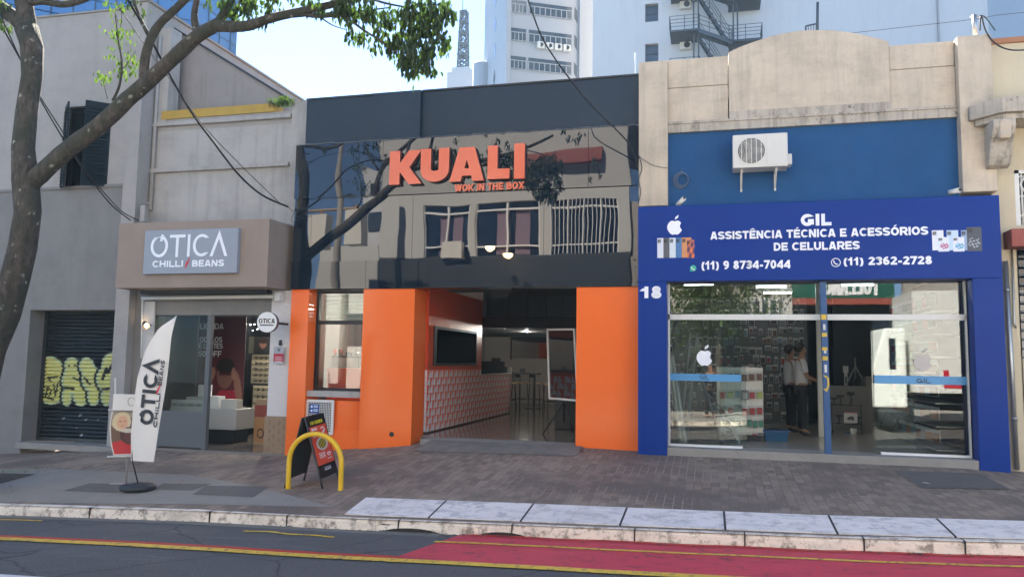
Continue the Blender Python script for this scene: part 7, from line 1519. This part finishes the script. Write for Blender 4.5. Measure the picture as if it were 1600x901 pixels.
# green fascia shop
t = thing('green_fascia_shop', 'dark shop with green fascia and white letters across the street', 'shop', (6, OY, 0)); ga2, gb2 = O(1238, 460).x, O(1396, 460).x; g0_, g1_ = O(1310, 466).z, O(1310, 440).z
BX(ga2, gb2, OY-.1, OY+.3, g0_, g1_+.6).build('fascia', M('green_fascia', (.012, .10, .07), .4, .1), t); BX(ga2, gb2, OY-.1, OY+.32, g0_-.22, g0_-.002).build('red_strip', MT['redpaint'], t); BX(ga2, gb2+.3, OY-.5, OY-.2, -1, g0_).build('shop_front', MT['blackflat'], t); BX(ga2-.4, ga2-.01, OY-.3, OY+.2, -1, g1_+2).build('side_pier', ob, t); BX(ga2-.4, gb2+1, OY-4, OY-.11, g1_+.6, g1_+3.2).build('upper_wall', ob, t)
write('lettering', 'TOLLANO', (gb2-.5, OY+.301, g0_+.1), (-1, 0, 0), (0, 0, 1), (gb2-ga2)*.55, .75, MT['text'], t, .22, .03); write('lettering', 'MESA', (ga2+2.1, OY-.19, g0_-1.0), (-1, 0, 0), (0, 0, 1), 1.3, .35, MT['greyup'], t, .2, .01)
BX(gb2+.35, 16, OY-.3, OY, -1, 9).build('grey_wall', MT['greyup'], t)
t = thing('opposite_tower', 'tall beige office slab across the street with many slim windows', 'tower', (3, -30, 0)); a_, b_ = O(1172, 460, 30).x, O(1237, 460, 30).x; m = MB(); m.box(a_, b_+1, -36, -30, -1, 30); m.build('wall', ob, t)
for k in range(14):
    w_ = MB()
    for i in range(5): w_.box(a_+.2+i*(b_-a_)/5, a_+.2+(i+.6)*(b_-a_)/5, -30, -29.95, 2+k*1.9, 3.2+k*1.9)
    w_.build('window', MT['blackflat'], t)
# tree across the street
t = thing('opposite_tree', 'leafy green tree across the street mirrored in left glass pane', 'tree', (.2, -15, 0)); m = MB(); oc = O(1110, 500, 15.5); m.tube([(oc.x+.3, -15.5, gk(0)), (oc.x+.25, -15.5, 2.6), (oc.x+.1, -15.5, 3.2), (oc.x-.6, -15.3, 4.5)], [.16, .13, .11, .06], 10); m.tube([(oc.x+.1, -15.5, 3.1), (oc.x+.9, -15.6, 4.6)], [.09, .05], 8); m.build('trunk', MT['bark'], t); lf2 = MB()
for _ in range(170):
    u, v_, w_ = [rnd.gauss(0, .5) for _ in range(3)]; c_ = Vector((oc.x+u*1.9, -15.5+v_*1.6, 4.0+w_*1.5))
    for _k in range(26): leafy(lf2, c_+Vector((rnd.gauss(0, .16), rnd.gauss(0, .16), rnd.gauss(0, .14))), .15, .04, .5)
lf2.build('crown', MT['leaf2'], t)
BX(-3.0+.0, oc.x-1.9, OY-.3, OY, -1, 4.6).build('x', ob) if False else None
t = thing('shuttered_house', 'shaded house front with red flowers behind the leafy tree across the street', 'house', (0, OY, 0)); BX(rx_2+.01, ga2-.41, OY-.6, OY-.2, -1, 3.4).build('dark_front', MT['shutter'], t); BX(rx_2+.01, O(1172, 400).x, OY-.6, OY-.15, 3.402, 8).build('upper_wall', MT['greyup'], t)
# parked delivery truck
t = thing('delivery_truck', 'white box delivery truck parked beyond the frame and mirrored in right pane', 'truck', (8, -9.5, road(7))); rz_ = road(7)
ty0, ty1 = -11.4, -9.2; tx0, tx1 = U(1362, 560, 9.2).x, U(1418, 560, 9.2).x; bxs = tx1+.15; ztop = U(1390, 527, 9.2).z
cab = MB(); cab.prism([(tx0-.0, rz_+.55), (tx1, rz_+.55), (tx1, ztop+.25), (tx0+.35, ztop+.25), (tx0+.0, rz_+1.5)], ty0+.1, ty1); cab.build('cab', MT['white'], t, .05)
BX(tx0+.45, tx1-.25, ty1+.002, ty1+.01, rz_+1.55, ztop-.02).build('side_window', MT['blackflat'], t, .0); BX(bxs, bxs+5, ty0, ty1+.1, rz_+.95, rz_+3.6).build('cargo_box', MT['white'], t, .02); BX(tx0+.1, bxs+5, ty0+.4, ty1-.4, rz_+.5, rz_+.9).build('chassis', MT['black'], t)
m = MB(); m.ribbon([(bxs+.75, rz_+1.55), (bxs+.75, rz_+1.15), (bxs+1.3, rz_+1.15)], .12, 0, .01); m.v = [(x, ty1+.1+y, z_) for x, y, z_ in m.v]; m.build('red_corner_mark', MT['redink'], t)
for x_ in (tx0+.6, bxs+3.6):
    for y_ in (ty1-.15, ty0+.15): m = MB(); m.lathe([(.2, -.12), (.42, -.12), (.42, .12), (.2, .12)], (x_, y_, rz_+.42), 24, axis='y'); w_ = m.build('wheel', MT['rubber'], t); m = MB(); m.lathe([(.199, -.10), (.199, .10)], (x_, y_, rz_+.42), 20, axis='y'); m.build('rim', MT['steel'], w_)

# ================================================================== AIR
hm, nt, bs = new_mat('street_haze'); nt.nodes.remove(bs); pv = nt.nodes.new('ShaderNodeVolumePrincipled'); pv.inputs['Color'].default_value = (.55, .80, 1, 1); pv.inputs['Density'].default_value = .0006; pv.inputs['Anisotropy'].default_value = 0
nt.links.new(pv.outputs[0], nt.nodes['Material Output'].inputs['Volume']); tag(BX(-165, 165, -155, 195, -5.7, 72).build('haze', hm), kind='stuff')
